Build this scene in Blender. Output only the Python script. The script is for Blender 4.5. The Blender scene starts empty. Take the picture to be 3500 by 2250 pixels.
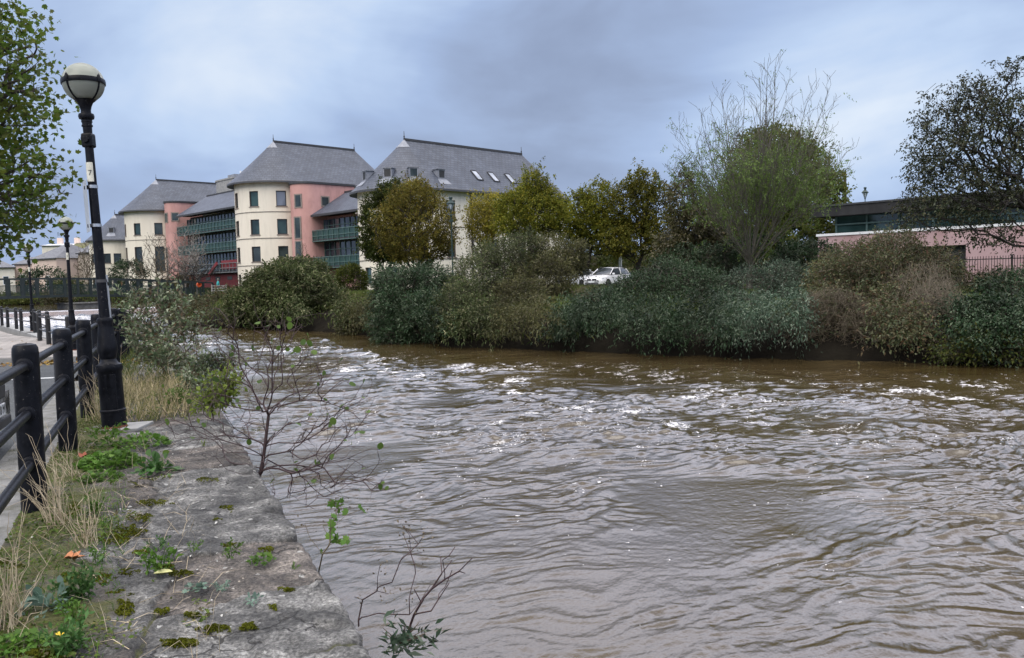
import bpy, math, random
import numpy as np
from mathutils import Vector, Matrix

R = math.radians
PI = math.pi
rng = np.random.default_rng(11)
random.seed(11)
col = bpy.context.scene.collection
scene = bpy.context.scene

# ------------------------------------------------------------------ survey
# world: Y = horizontal viewing direction, Z up, walkway = 0, eye at 1.5 m
EYE = Vector((0, 0, 1.5))
FPX = 2800.0
CAMROT = Matrix.Rotation(R(90 - 3.55), 3, 'X') @ Matrix.Rotation(R(-1.43), 3, 'Z')
WATER = -0.9
POOL = -0.58
BANK = 0.62


def ray(px, py):
    return CAMROT @ Vector(((px - 1750) / FPX, (1125 - py) / FPX, -1))


def at(px, py, d):
    r = ray(px, py)
    return EYE + r * (d / r.y)


def on(px, py, z=0.0):
    r = ray(px, py)
    return EYE + r * ((z - EYE.z) / r.z)


Q2 = math.sqrt(2)


def W(u, v, z):
    """frame of the council building: u along its spine, v away from the river"""
    x, y = (u + v) / Q2, (v - u) / Q2
    return Vector((x * .99997 + y * .0072, y * .99997 - x * .0072, z))


# ------------------------------------------------------------------ objects
def tag(o, label=None, cat=None, group=None, kind=None):
    if label: o['label'] = label
    if cat: o['category'] = cat
    if group: o['group'] = group
    if kind: o['kind'] = kind
    return o


def empty(name, loc, label=None, cat=None, group=None, rz=0.0):
    o = bpy.data.objects.new(name, None)
    o.empty_display_size = 0.2
    col.objects.link(o)
    o.location = loc
    o.rotation_euler = (0, 0, rz)
    return tag(o, label, cat, group)


def origin_of(p):
    v = Vector((0, 0, 0))
    while p is not None:
        v += Vector(p.location)
        p = p.parent
    return v


def link_mesh(name, me, mat, parent=None, smooth=False):
    if mat is not None:
        for m in (mat if isinstance(mat, (list, tuple)) else [mat]):
            me.materials.append(m)
    if smooth:
        me.polygons.foreach_set('use_smooth', np.ones(len(me.polygons), dtype=bool))
    o = bpy.data.objects.new(name, me)
    col.objects.link(o)
    if parent is not None:
        o.parent = parent
    return o


def np_mesh(name, V, Fq, mat, parent=None, smooth=False, k=None, local=False, origin=None):
    """V (n,3), Fq (m,k) -> mesh object; V in world axes unless local"""
    V = np.asarray(V, dtype=np.float32)
    if parent is not None and not local:
        V = V - np.array(origin_of(parent), dtype=np.float32)
    if origin is not None: V = V - np.array(origin, dtype=np.float32)
    Fq = np.asarray(Fq, dtype=np.int32)
    m, k = Fq.shape
    me = bpy.data.meshes.new(name)
    me.vertices.add(len(V))
    me.vertices.foreach_set('co', V.ravel())
    me.loops.add(m * k)
    me.loops.foreach_set('vertex_index', Fq.ravel())
    me.polygons.add(m)
    me.polygons.foreach_set('loop_start', np.arange(0, m * k, k, dtype=np.int32))
    me.polygons.foreach_set('loop_total', np.full(m, k, dtype=np.int32))
    me.update(calc_edges=True)
    o = link_mesh(name, me, mat, parent, smooth)
    if origin is not None: o.location = origin
    return o


class MB:
    def __init__(s):
        s.v = []; s.f = []; s.uv = []; s.has_uv = False

    def face(s, pts, uv=None):
        b = len(s.v)
        s.v += [tuple(p) for p in pts]
        s.f.append(tuple(range(b, b + len(pts))))
        s.uv.append(uv)
        if uv: s.has_uv = True
        return s

    def add(s, vs, fs):
        b = len(s.v)
        s.v += [tuple(p) for p in vs]
        for f in fs:
            s.f.append(tuple(i + b for i in f)); s.uv.append(None)
        return s

    def hexa(s, p):
        """8 corners: bottom 0-3 ccw, top 4-7"""
        return s.add(p, [(3, 2, 1, 0), (4, 5, 6, 7), (0, 1, 5, 4), (1, 2, 6, 5), (2, 3, 7, 6), (3, 0, 4, 7)])

    def obox(s, o, ax, ay, az):
        """corner o and three edge vectors"""
        o, ax, ay, az = map(Vector, (o, ax, ay, az))
        return s.hexa([o, o + ax, o + ax + ay, o + ay, o + az, o + ax + az, o + ax + ay + az, o + ay + az])

    def box(s, c, size, rz=0.0):
        c = Vector(c); x, y, z = size
        ax = Vector((math.cos(rz), math.sin(rz), 0)); ay = Vector((-ax.y, ax.x, 0))
        return s.obox(c - ax * x / 2 - ay * y / 2 - Vector((0, 0, z / 2)), ax * x, ay * y, (0, 0, z))

    def bar(s, a, b, w, h=None, up=(0, 0, 1)):
        a, b = Vector(a), Vector(b); h = h or w
        d = (b - a)
        x = d.normalized()
        y = Vector(up).cross(x)
        if y.length < 1e-4: y = Vector((1, 0, 0)).cross(x)
        y.normalize(); z = x.cross(y)
        return s.obox(a - y * w / 2 - z * h / 2, d, y * w, z * h)

    def tube(s, pts, rad, n=8, cap=True):
        pts = [Vector(p) for p in pts]
        if not isinstance(rad, (list, tuple)): rad = [rad] * len(pts)
        rings = []; ref = Vector((0.13, 0.21, 1)).normalized()
        vs = []
        for i, p in enumerate(pts):
            t = (pts[min(i + 1, len(pts) - 1)] - pts[max(i - 1, 0)]).normalized()
            a = t.cross(ref)
            if a.length < 0.05: a = t.cross(Vector((1, 0, 0)))
            a.normalize(); b = t.cross(a)
            for k in range(n):
                w = 2 * PI * k / n
                vs.append(p + (a * math.cos(w) + b * math.sin(w)) * rad[i])
        fs = []
        for i in range(len(pts) - 1):
            for k in range(n):
                k2 = (k + 1) % n
                fs.append((i * n + k, i * n + k2, (i + 1) * n + k2, (i + 1) * n + k))
        if cap:
            fs.append(tuple(reversed(range(n)))); fs.append(tuple(range((len(pts) - 1) * n, len(pts) * n)))
        return s.add(vs, fs)

    def lathe(s, prof, c=(0, 0, 0), n=24, axis=(0, 0, 1)):
        """prof: [(r,z)...]"""
        c = Vector(c); az = Vector(axis).normalized()
        ax = az.orthogonal().normalized() if abs(az.z) < 0.999 else Vector((1, 0, 0))
        ay = az.cross(ax)
        vs = []; fs = []
        for r, z in prof:
            for k in range(n):
                w = 2 * PI * k / n
                vs.append(c + az * z + (ax * math.cos(w) + ay * math.sin(w)) * r)
        for i in range(len(prof) - 1):
            for k in range(n):
                k2 = (k + 1) % n
                fs.append((i * n + k, i * n + k2, (i + 1) * n + k2, (i + 1) * n + k))
        if prof[0][0] > 1e-4: fs.append(tuple(reversed(range(n))))
        if prof[-1][0] > 1e-4: fs.append(tuple(range((len(prof) - 1) * n, len(prof) * n)))
        return s.add(vs, fs)

    def build(s, name, mat, parent=None, smooth=False, local=False, bevel=0.0, weld=False):
        off = Vector((0, 0, 0)) if (parent is None or local) else origin_of(parent)
        me = bpy.data.meshes.new(name)
        me.from_pydata([(x - off.x, y - off.y, z - off.z) for x, y, z in s.v], [], s.f)
        if s.has_uv:
            ul = me.uv_layers.new(name='UVMap')
            buf = []
            for f, uv in zip(s.f, s.uv):
                buf += list(uv) if uv else [(0, 0)] * len(f)
            ul.data.foreach_set('uv', np.array(buf, dtype=np.float32).ravel())
        o = link_mesh(name, me, mat, parent, smooth)
        if bevel:
            b = o.modifiers.new('bevel', 'BEVEL'); b.width = bevel; b.segments = 2; b.limit_method = 'ANGLE'
        if smooth:
            try:
                me.set_sharp_from_angle(angle=R(40))
            except Exception:
                pass
        return o


def copy_tree(o, parent=None):
    c = o.copy(); col.objects.link(c)
    if parent is not None: c.parent = parent
    for ch in list(o.children): copy_tree(ch, c)
    return c


# ------------------------------------------------------------------ numpy noise
def _h(ix, iy, seed):
    n = (ix * 374761393 + iy * 668265263 + seed * 982451653) & 0xffffffff
    n = ((n ^ (n >> 13)) * 1274126177) & 0xffffffff
    return ((n ^ (n >> 16)) & 0xffffffff).astype(np.float64) / 4294967295.0


def noise2(x, y, seed=0):
    """gradient noise, about -0.7..0.7"""
    x = np.asarray(x, float); y = np.asarray(y, float)
    ix = np.floor(x).astype(np.int64); iy = np.floor(y).astype(np.int64)
    fx = x - ix; fy = y - iy
    u = fx * fx * fx * (fx * (fx * 6 - 15) + 10); v = fy * fy * fy * (fy * (fy * 6 - 15) + 10)

    def g(dx, dy):
        a = _h(ix + dx, iy + dy, seed) * 2 * PI
        return np.cos(a) * (fx - dx) + np.sin(a) * (fy - dy)
    n0 = g(0, 0) * (1 - u) + g(1, 0) * u
    n1 = g(0, 1) * (1 - u) + g(1, 1) * u
    return n0 * (1 - v) + n1 * v


def fbm(x, y, oct=4, seed=0, gain=0.5, lac=2.03):
    a = 1.0; s = 0
    for i in range(oct):
        s = s + a * noise2(x, y, seed + i * 17); a *= gain; x = x * lac + 3.1; y = y * lac + 1.7
    return s


def sstep(a, b, x):
    t = np.clip((np.asarray(x, float) - a) / (b - a), 0, 1)
    return t * t * (3 - 2 * t)


def unit(a):
    return a / np.maximum(np.linalg.norm(a, axis=-1, keepdims=True), 1e-9)


# ------------------------------------------------------------------ shader helpers
class NT:
    def __init__(s, tree): s.t = tree

    def __call__(s, typ, ins=None, **props):
        n = s.t.nodes.new(typ)
        for k, v in props.items(): setattr(n, k, v)
        for k, v in (ins or {}).items():
            sock = n.inputs[k]
            if isinstance(v, bpy.types.NodeSocket): s.t.links.new(v, sock)
            elif isinstance(v, bpy.types.Node): s.t.links.new(v.outputs[0], sock)
            else:
                if sock.type == 'RGBA' and len(v) == 3: v = (*v, 1)
                sock.default_value = v
        return n

    def math(s, op, a, b=0.0, clamp=False):
        return s('ShaderNodeMath', {0: a, 1: b}, operation=op, use_clamp=clamp).outputs[0]

    def mix(s, fac, a, b, blend='MIX'):
        n = s('ShaderNodeMix', None, data_type='RGBA', blend_type=blend)
        for idx, v in ((0, fac), (6, a), (7, b)):
            sock = n.inputs[idx]
            if isinstance(v, bpy.types.NodeSocket): s.t.links.new(v, sock)
            else: sock.default_value = (*v, 1) if (idx > 0 and len(v) == 3) else v
        return n.outputs[2]

    def ramp(s, fac, stops, interp='LINEAR'):
        n = s('ShaderNodeValToRGB', {0: fac})
        r = n.color_ramp; r.interpolation = interp
        while len(r.elements) > len(stops): r.elements.remove(r.elements[-1])
        while len(r.elements) < len(stops): r.elements.new(0.5)
        for e, (p, c) in zip(r.elements, stops):
            e.position = p
            c = (c, c, c) if isinstance(c, (int, float)) else c
            e.color = (*c, 1)
        return n.outputs[0]

    def noise(s, vec, scale, detail=4, rough=0.55, out=0, dist=0.0):
        return s('ShaderNodeTexNoise', {'Vector': vec, 'Scale': scale, 'Detail': detail, 'Roughness': rough, 'Distortion': dist}).outputs[out]

    def mapping(s, vec, scale=(1, 1, 1), rot=(0, 0, 0), loc=(0, 0, 0)):
        return s('ShaderNodeMapping', {'Vector': vec, 'Scale': scale, 'Rotation': rot, 'Location': loc}).outputs[0]


def new_mat(name):
    m = bpy.data.materials.new(name); m.use_nodes = True
    t = m.node_tree; t.nodes.clear()
    g = NT(t)
    out = g('ShaderNodeOutputMaterial')
    return m, g, out


def finish(g, out, sh):
    g.t.links.new(sh.outputs[0] if isinstance(sh, bpy.types.Node) else sh, out.inputs['Surface'])


def simple(name, c1, c2=None, scale=3.0, rough=0.6, bump=0.0, bscale=None, metallic=0.0, stretch=(1, 1, 1), detail=5,
           spec=0.5, lo=0.35, hi=0.65, grime=None, gscale=1.5, rough2=None):
    m, g, out = new_mat(name)
    tc = g('ShaderNodeNewGeometry').outputs['Position']
    v = g.mapping(tc, stretch)
    n = g.noise(v, scale, detail, 0.6)
    c = g.ramp(n, [(lo, c1), (hi, c2 or c1)])
    if grime:
        n2 = g.noise(v, gscale, 6, 0.65)
        c = g.mix(g.ramp(n2, [(0.48, 0.0), (0.75, 1.0)]), c, grime)
    ins = {'Base Color': c, 'Roughness': rough, 'Metallic': metallic, 'Specular IOR Level': spec}
    if rough2 is not None:
        ins['Roughness'] = g.ramp(n, [(0.3, rough), (0.7, rough2)])
    if bump:
        nb = g.noise(v, bscale or scale * 4, 6, 0.6)
        ins['Normal'] = g('ShaderNodeBump', {'Height': nb, 'Strength': bump, 'Distance': 0.02}).outputs[0]
    finish(g, out, g('ShaderNodeBsdfPrincipled', ins))
    return m


def leaf_mat(name, cols, transl=0.3, rough=0.45, clump=0.9, spec=0.4, dark=0.45):
    spec = spec * 0.45; rough = min(1, rough + 0.08)
    """random colour for every leaf, darkened and lightened in clumps"""
    m, g, out = new_mat(name)
    geo = g('ShaderNodeNewGeometry')
    k = len(cols)
    c = g.ramp(geo.outputs['Random Per Island'], [((i + 0.5) / k, cc) for i, cc in enumerate(cols)])
    n = g.noise(geo.outputs['Position'], clump, 3, 0.55)
    c = g.mix(1.0, c, g.ramp(n, [(0.32, dark), (0.66, 1.25)]), 'MULTIPLY')
    p = g('ShaderNodeBsdfPrincipled', {'Base Color': c, 'Roughness': rough, 'Specular IOR Level': spec})
    t = g('ShaderNodeBsdfTranslucent', {'Color': c})
    finish(g, out, g('ShaderNodeMixShader', {0: transl, 1: p, 2: t}))
    return m


# ------------------------------------------------------------------ foliage builders (numpy)
def tubes_np(A, B, ra, rb, n=5):
    A = np.asarray(A, float); B = np.asarray(B, float)
    t = unit(B - A)
    ref = np.where(np.abs(t[:, 2:3]) > 0.9, np.array([[1.0, 0, 0]]), np.array([[0, 0, 1.0]]))
    a = unit(np.cross(t, ref)); b = np.cross(t, a)
    w = np.arange(n) * 2 * PI / n
    ring = a[:, None, :] * np.cos(w)[None, :, None] + b[:, None, :] * np.sin(w)[None, :, None]
    V0 = A[:, None, :] + ring * np.asarray(ra)[:, None, None]
    V1 = B[:, None, :] + ring * np.asarray(rb)[:, None, None]
    V = np.concatenate([V0, V1], 1).reshape(-1, 3)
    m = len(A)
    base = (np.arange(m) * 2 * n)[:, None]
    k = np.arange(n)[None, :]; k2 = (k + 1) % n
    Fq = np.stack([base + k, base + k2, base + n + k2, base + n + k], -1).reshape(-1, 4)
    return V, Fq


def leaves_np(P, D, ln, wd, fold=0.25, droop=0.15, roll=None):
    """diamond leaves folded along the rib: 4 vertices, one quad each"""
    P = np.asarray(P, float); D = unit(np.asarray(D, float)); m = len(P)
    ln = np.broadcast_to(ln, (m,))[:, None]; wd = np.broadcast_to(wd, (m,))[:, None]
    r = unit(rng.normal(size=(m, 3)) * 0.7 + np.array([0, 0, 1.0])) if roll is None else roll
    S = unit(np.cross(D, r)); Nn = np.cross(S, D)
    mid = P + D * ln * 0.45
    V = np.stack([P, mid + S * wd * 0.5 + Nn * wd * fold, P + D * ln - np.array([0, 0, 1.0]) * ln * droop, mid - S * wd * 0.5 + Nn * wd * fold], 1)
    Fq = np.arange(m * 4).reshape(m, 4)
    return V.reshape(-1, 3), Fq


def leaf_shape_np(P, D, size, outline, fold=0.2, up=0.7):
    """leaves of any outline [(along, across)...] as one n-gon each"""
    P = np.asarray(P, float); D = unit(np.asarray(D, float)); m = len(P)
    size = np.broadcast_to(size, (m,))
    r = unit(rng.normal(size=(m, 3)) * up + np.array([0, 0, 1.0]))
    S = unit(np.cross(D, r)); Nn = np.cross(S, D)
    o = np.array(outline, float); k = len(o)
    V = P[:, None] + size[:, None, None] * (D[:, None] * o[None, :, :1] + S[:, None] * o[None, :, 1:] + Nn[:, None] * np.abs(o[None, :, 1:]) * fold)
    return V.reshape(-1, 3), np.arange(m * k).reshape(m, k)


MAPLE = [(0, 0.03), (0.12, 0.3), (0.3, 0.5), (0.42, 0.3), (0.75, 0.42), (0.68, 0.18), (1.0, 0), (0.68, -0.18), (0.75, -0.42), (0.42, -0.3), (0.3, -0.5), (0.12, -0.3), (0, -0.03)]
OVAL = [(0, 0), (0.2, 0.22), (0.5, 0.33), (0.8, 0.22), (1, 0), (0.8, -0.22), (0.5, -0.33), (0.2, -0.22)]


def sprays(P, D, ln, nleaf, leaf, width, droop=0.3, spread=0.8, fold=0.25, jit=0.35):
    """shoots that carry leaves along their length"""
    P = np.asarray(P, float); D = unit(np.asarray(D, float)); m = len(P)
    ln = np.broadcast_to(ln, (m,))
    t = np.linspace(0.12, 1.0, nleaf)[None, :] + rng.uniform(-.04, .04, (m, nleaf))
    pos = P[:, None] + D[:, None] * (t * ln[:, None])[..., None]
    pos[..., 2] -= droop * (t ** 2) * ln[:, None]
    dd = D[:, None] + np.array([0, 0, -1.0]) * (2 * droop * t)[..., None]
    dd = unit(dd) * (0.45 + 0.55 * t[..., None]) + rng.normal(size=pos.shape) * spread * 0.6
    pos = pos + rng.normal(size=pos.shape) * jit * leaf
    L = leaf * rng.uniform(0.65, 1.2, (m * nleaf,))
    return leaves_np(pos.reshape(-1, 3), dd.reshape(-1, 3), L, L * width, fold)


def cat(parts):
    Vs = []; Fs = []; b = 0
    for V, Fq in parts:
        Vs.append(V); Fs.append(Fq + b); b += len(V)
    return np.concatenate(Vs), np.concatenate(Fs)


def grow(roots, pts, step=0.4, up=0.8, bend=0.5, wob=0.04, cost_len=0.0):
    """connects every attractor to the nearest wood grown so far -> nodes, parents"""
    pts = np.asarray(pts, float)
    cap = 64 + len(pts) * 60
    N = np.zeros((cap, 3)); PR = np.full(cap, -1, int); PL = np.zeros(cap)
    n = len(roots)
    N[:n] = np.array(roots, float); PR[1:n] = np.arange(n - 1)
    order = np.argsort(np.linalg.norm(pts - N[n - 1], axis=1))
    for i in order:
        p = pts[i]
        d = N[:n] - p
        c = np.sqrt((d * d).sum(1)) + up * np.maximum(0, d[:, 2] + 0.1) * 2 + cost_len * PL[:n]
        if len(roots) > 1: c[0] += 50
        j = int(np.argmin(c))
        a = N[j].copy()
        dist = float(np.sqrt(((p - a) ** 2).sum()))
        k = min(max(1, int(dist / step)), 50)
        pd = a - N[PR[j]] if PR[j] >= 0 else np.array([0, 0, 1.0])
        pd = pd / max(float(np.sqrt((pd ** 2).sum())), 1e-6)
        ctrl = a + pd * dist * bend
        t = (np.arange(1, k + 1) / k)[:, None]
        x = a * (1 - t) ** 2 + 2 * ctrl * t * (1 - t) + p * t * t
        if k > 1: x[:-1] += rng.normal(size=(k - 1, 3)) * wob * min(dist, 2)
        if n + k > cap: break
        N[n:n + k] = x; PR[n:n + k] = np.concatenate([[j], np.arange(n, n + k - 1)]); PL[n:n + k] = PL[j] + dist * t[:, 0]
        n += k
    return N[:n].copy(), PR[:n].copy()


def wood(nodes, par, r_tip, r_base, power=0.5, n=5):
    m = len(nodes)
    cnt = np.zeros(m); kids = np.zeros(m, int)
    for i in range(m - 1, 0, -1):
        if kids[i] == 0: cnt[i] += 1
        cnt[par[i]] += cnt[i]; kids[par[i]] += 1
    mx = max(cnt[0], cnt[1] if m > 1 else 1)
    rad = r_tip + (r_base - r_tip) * ((cnt - 1) / max(mx - 1, 1)) ** power
    e = np.arange(1, m)
    V, Fq = tubes_np(nodes[par[e]], nodes[e], np.minimum(rad[par[e]], rad[e] * 1.35), rad[e], n)
    tips = np.where(kids == 0)[0]
    dirs = unit(nodes[tips] - nodes[par[tips]])
    return V, Fq, tips, dirs, rad


def in_ellipsoids(blobs, n, shell=0.0):
    """random points in a union of ellipsoids [(cx,cy,cz,rx,ry,rz)...]; shell>0 pushes them to the surface"""
    b = np.array(blobs, float)
    vol = b[:, 3] * b[:, 4] * b[:, 5]
    idx = rng.choice(len(b), n, p=vol / vol.sum())
    d = unit(rng.normal(size=(n, 3)))
    r = rng.uniform(0, 1, n) ** (1 / 3)
    r = shell + (1 - shell) * r
    return b[idx, :3] + d * r[:, None] * b[idx, 3:], d, idx

# ================================================================== camera, light, sky
cam = bpy.data.cameras.new('camera')
cam.sensor_width = 36.0; cam.lens = 36.0 * FPX / 3500.0
cam.clip_start = 0.1; cam.clip_end = 6000
co = bpy.data.objects.new('camera', cam); col.objects.link(co)
co.matrix_world = Matrix.Translation(EYE) @ CAMROT.to_4x4()
scene.camera = co
scene.view_settings.view_transform = 'Standard'
scene.view_settings.look = 'None'
scene.view_settings.exposure = 0
scene.render.engine = 'CYCLES'
cy = scene.cycles
cy.use_denoising = True
cy.max_bounces = 6; cy.diffuse_bounces = 3; cy.glossy_bounces = 3; cy.transmission_bounces = 4
cy.transparent_max_bounces = 4
cy.caustics_reflective = False; cy.caustics_refractive = False
cy.sample_clamp_indirect = 6.0

SUN_EL, SUN_AZ = 38, 205          # behind the camera, a little to the left; thick cloud in front of it
sun = bpy.data.lights.new('sun', 'SUN')
sun.energy = 1.5; sun.angle = R(40); sun.color = (1.0, 0.90, 0.74)
so = bpy.data.objects.new('sun', sun); col.objects.link(so)
sd = Vector((math.sin(R(SUN_AZ)) * math.cos(R(SUN_EL)), math.cos(R(SUN_AZ)) * math.cos(R(SUN_EL)), math.sin(R(SUN_EL))))
so.rotation_euler = sd.to_track_quat('Z', 'Y').to_euler()
so.location = (0, -20, 30)

w = bpy.data.worlds.new('World'); scene.world = w; w.use_nodes = True
wt = w.node_tree; wt.nodes.clear(); g = NT(wt)
sky = g('ShaderNodeTexSky', sky_type='NISHITA', sun_disc=False, sun_elevation=R(SUN_EL), sun_rotation=R(SUN_AZ))
dirv = g('ShaderNodeTexCoord').outputs['Generated']
sep = g('ShaderNodeSeparateXYZ', {0: dirv})
zc = g.math('MAXIMUM', sep.outputs['Z'], 0.0)
den = g.math('ADD', zc, 0.22)
cx = g.math('DIVIDE', sep.outputs['X'], den)
cyv = g.math('DIVIDE', sep.outputs['Y'], den)
cv = g('ShaderNodeCombineXYZ', {0: cx, 1: cyv, 2: 0.0}).outputs[0]
n1 = g.noise(g.mapping(cv, (0.9, 0.75, 1), (0, 0, R(24)), (3.2, 0.6, 0)), 0.9, 5, 0.5, dist=0.5)
n2 = g.noise(g.mapping(dirv, (1.0, 1.0, 2.2), (0, 0, R(-12)), (1.2, 4.1, 0)), 3.4, 5, 0.55, dist=0.4)
nn = g.math('ADD', g.math('MULTIPLY', n1, 0.66), g.math('MULTIPLY', n2, 0.34))


def lobe(px, py, power, amp):
    d = ray(px, py).normalized()
    dot = g('ShaderNodeVectorMath', {0: dirv, 1: tuple(d)}, operation='DOT_PRODUCT').outputs['Value']
    return g.math('MULTIPLY', g.math('POWER', g.math('MAXIMUM', dot, 0.0), power), amp)


for a in ((880, -120, 60, 0.15), (2700, 560, 90, 0.11), (3100, -60, 60, 0.08), (1500, 330, 45, -0.115), (2150, 210, 120, -0.05),
          (250, 600, 60, 0.03)):
    nn = g.math('ADD', nn, lobe(*a))
cl = g.ramp(nn, [(0.28, (0.245, 0.30, 0.44)), (0.40, (0.325, 0.405, 0.59)), (0.50, (0.41, 0.53, 0.78)), (0.585, (0.55, 0.69, 0.93)), (0.70, (0.78, 0.87, 1.0))])
cl = g.mix(g.ramp(sep.outputs['Z'], [(0.0, 0.55), (0.17, 0.0)]), cl, (0.40, 0.53, 0.83))
# unseen sky above the view: bright bands and dark ring added for lighting
zen = g.ramp(sep.outputs['Z'], [(0.315, 0.0), (0.40, 1.0)])
high = g.ramp(sep.outputs['Z'], [(0.36, (2.1, 2.2, 2.72)), (0.52, (1.85, 1.92, 2.36)), (0.64, (0.66, 0.68, 0.80)), (0.74, (0.85, 0.87, 1.0)), (0.90, (4.3, 4.15, 4.2))])
high = g.mix(0.5, high, g('ShaderNodeVectorMath', {0: high, 1: g.ramp(n2, [(0.3, 0.55), (0.7, 1.45)])}, operation='MULTIPLY').outputs[0])
over = g.mix(zen, cl, high)
over = g('ShaderNodeVectorMath', {0: over, 3: 10.0}, operation='SCALE').outputs[0]
tot = g.mix(0.93, sky.outputs[0], over)
bg = g('ShaderNodeBackground', {'Color': tot, 'Strength': 0.1})
wo = g('ShaderNodeOutputWorld'); wt.links.new(bg.outputs[0], wo.inputs['Surface'])

# ================================================================== materials
M = {}
M['plaster'] = simple('cream render', (0.75, 0.69, 0.57), (0.81, 0.755, 0.635), 0.35, 0.85, detail=3, stretch=(1, 1, .16), grime=(0.60, 0.55, 0.45), gscale=0.7)
M['plaster_pale'] = simple('pale render', (0.66, 0.62, 0.52), (0.75, 0.71, 0.62), 0.5, 0.85, grime=(0.52, 0.48, 0.40), gscale=0.4)
M['pink'] = simple('pink render', (0.50, 0.275, 0.245), (0.58, 0.33, 0.295), 0.7, 0.85, stretch=(1, 1, .4), grime=(0.38, 0.21, 0.19), gscale=0.8)
M['pink_pale'] = simple('pale pink render', (0.60, 0.47, 0.40), (0.68, 0.55, 0.47), 0.4, 0.85)
M['pink_brick'] = simple('mauve pink blockwork', (0.41, 0.275, 0.285), (0.49, 0.345, 0.355), 1.2, 0.85, grime=(0.33, 0.19, 0.19), gscale=0.6)
M['gutter'] = simple('shadow-toned gutter', (0.045, 0.048, 0.055), (0.075, 0.078, 0.088), 4, 0.55)  # dark colour paints the shadow line under the eaves, soffit included
M['lead'] = simple('lead flashing', (0.17, 0.185, 0.215), (0.25, 0.265, 0.30), 3, 0.55)
M['dark_trim'] = simple('dark trim', (0.03, 0.032, 0.035), (0.05, 0.05, 0.055), 4, 0.6)
M['stone_trim'] = simple('stone trim', (0.20, 0.165, 0.14), (0.27, 0.23, 0.20), 4, 0.8)
M['band'] = simple('dark band', (0.15, 0.135, 0.115), (0.20, 0.18, 0.155), 4, 0.8)  # even dark tone of the string courses
M['frame'] = simple('window frame', (0.02, 0.022, 0.022), (0.035, 0.035, 0.035), 5, 0.5)
M['green_metal'] = simple('green steel', (0.06, 0.115, 0.105), (0.10, 0.165, 0.15), 6, 0.45)
M['teal_panel'] = simple('teal balcony panel', (0.018, 0.05, 0.045), (0.03, 0.075, 0.066), 2, 0.35)
M['grey_metal'] = simple('grey steel rail', (0.15, 0.16, 0.16), (0.23, 0.24, 0.24), 8, 0.45)
M['red_wall'] = simple('dark red render', (0.085, 0.010, 0.014), (0.12, 0.014, 0.018), 1.5, 0.8)
M['red_metal'] = simple('red steel', (0.17, 0.018, 0.022), (0.22, 0.022, 0.026), 3, 0.5)
M['concrete'] = simple('concrete', (0.23, 0.235, 0.23), (0.34, 0.34, 0.33), 2.5, 0.85, bump=0.2, bscale=14)
M['white'] = simple('white paint', (0.70, 0.72, 0.74), (0.78, 0.79, 0.81), 2, 0.5)
M['bridge'] = simple('dark green bridge paint', (0.010, 0.018, 0.018), (0.02, 0.032, 0.032), 3, 0.5)
M['mesh_green'] = simple('green parapet bars', (0.005, 0.018, 0.016), (0.009, 0.028, 0.024), 3, 0.5)
M['bark'] = simple('bark', (0.035, 0.028, 0.022), (0.09, 0.075, 0.06), 9, 0.9, bump=0.4)
M['bark_dark'] = simple('dark bark', (0.012, 0.010, 0.009), (0.032, 0.026, 0.022), 9, 0.9)
M['bark_green'] = simple('grey green twigs', (0.060, 0.055, 0.045), (0.12, 0.11, 0.088), 6, 0.9)
M['bark_birch'] = simple('pale birch bark', (0.12, 0.105, 0.095), (0.27, 0.25, 0.225), 5, 0.8)
M['stem_dark'] = simple('shrub stems', (0.030, 0.025, 0.018), (0.065, 0.054, 0.040), 8, 0.9)
M['twig'] = simple('dry twig', (0.066, 0.053, 0.034), (0.135, 0.110, 0.074), 8, 0.9)
M['twig_red'] = simple('dark red twig', (0.030, 0.017, 0.018), (0.06, 0.034, 0.034), 14, 0.75)
M['straw'] = simple('dry straw', (0.30, 0.24, 0.15), (0.52, 0.44, 0.31), 9, 0.85)

M['black'] = None


def black_paint():
    m, g, out = new_mat('black gloss paint')
    pos = g('ShaderNodeNewGeometry').outputs['Position']
    n = g.noise(pos, 16, 6, 0.7)
    n2 = g.noise(pos, 55, 4, 0.6)
    c = g.ramp(n, [(0.35, (0.0035, 0.004, 0.006)), (0.66, (0.009, 0.010, 0.014)), (0.80, (0.028, 0.029, 0.033))])
    chips = g.ramp(n2, [(0.655, 0.0), (0.70, 1.0)])
    c = g.mix(chips, c, (0.10, 0.095, 0.09))
    p = g('ShaderNodeBsdfPrincipled', {'Base Color': c, 'Roughness': g.ramp(n, [(0.3, 0.28), (0.7, 0.5)]), 'Specular IOR Level': 0.16,
          'Normal': g('ShaderNodeBump', {'Height': n2, 'Strength': 0.12, 'Distance': 0.01}).outputs[0]})
    finish(g, out, p); return m


M['black'] = black_paint()
M['black_far'] = simple('black railing paint', (0.006, 0.006, 0.007), (0.012, 0.012, 0.013), 5, 0.5)
M['rust'] = simple('rusty collar', (0.12, 0.03, 0.015), (0.25, 0.07, 0.035), 20, 0.85)


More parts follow.
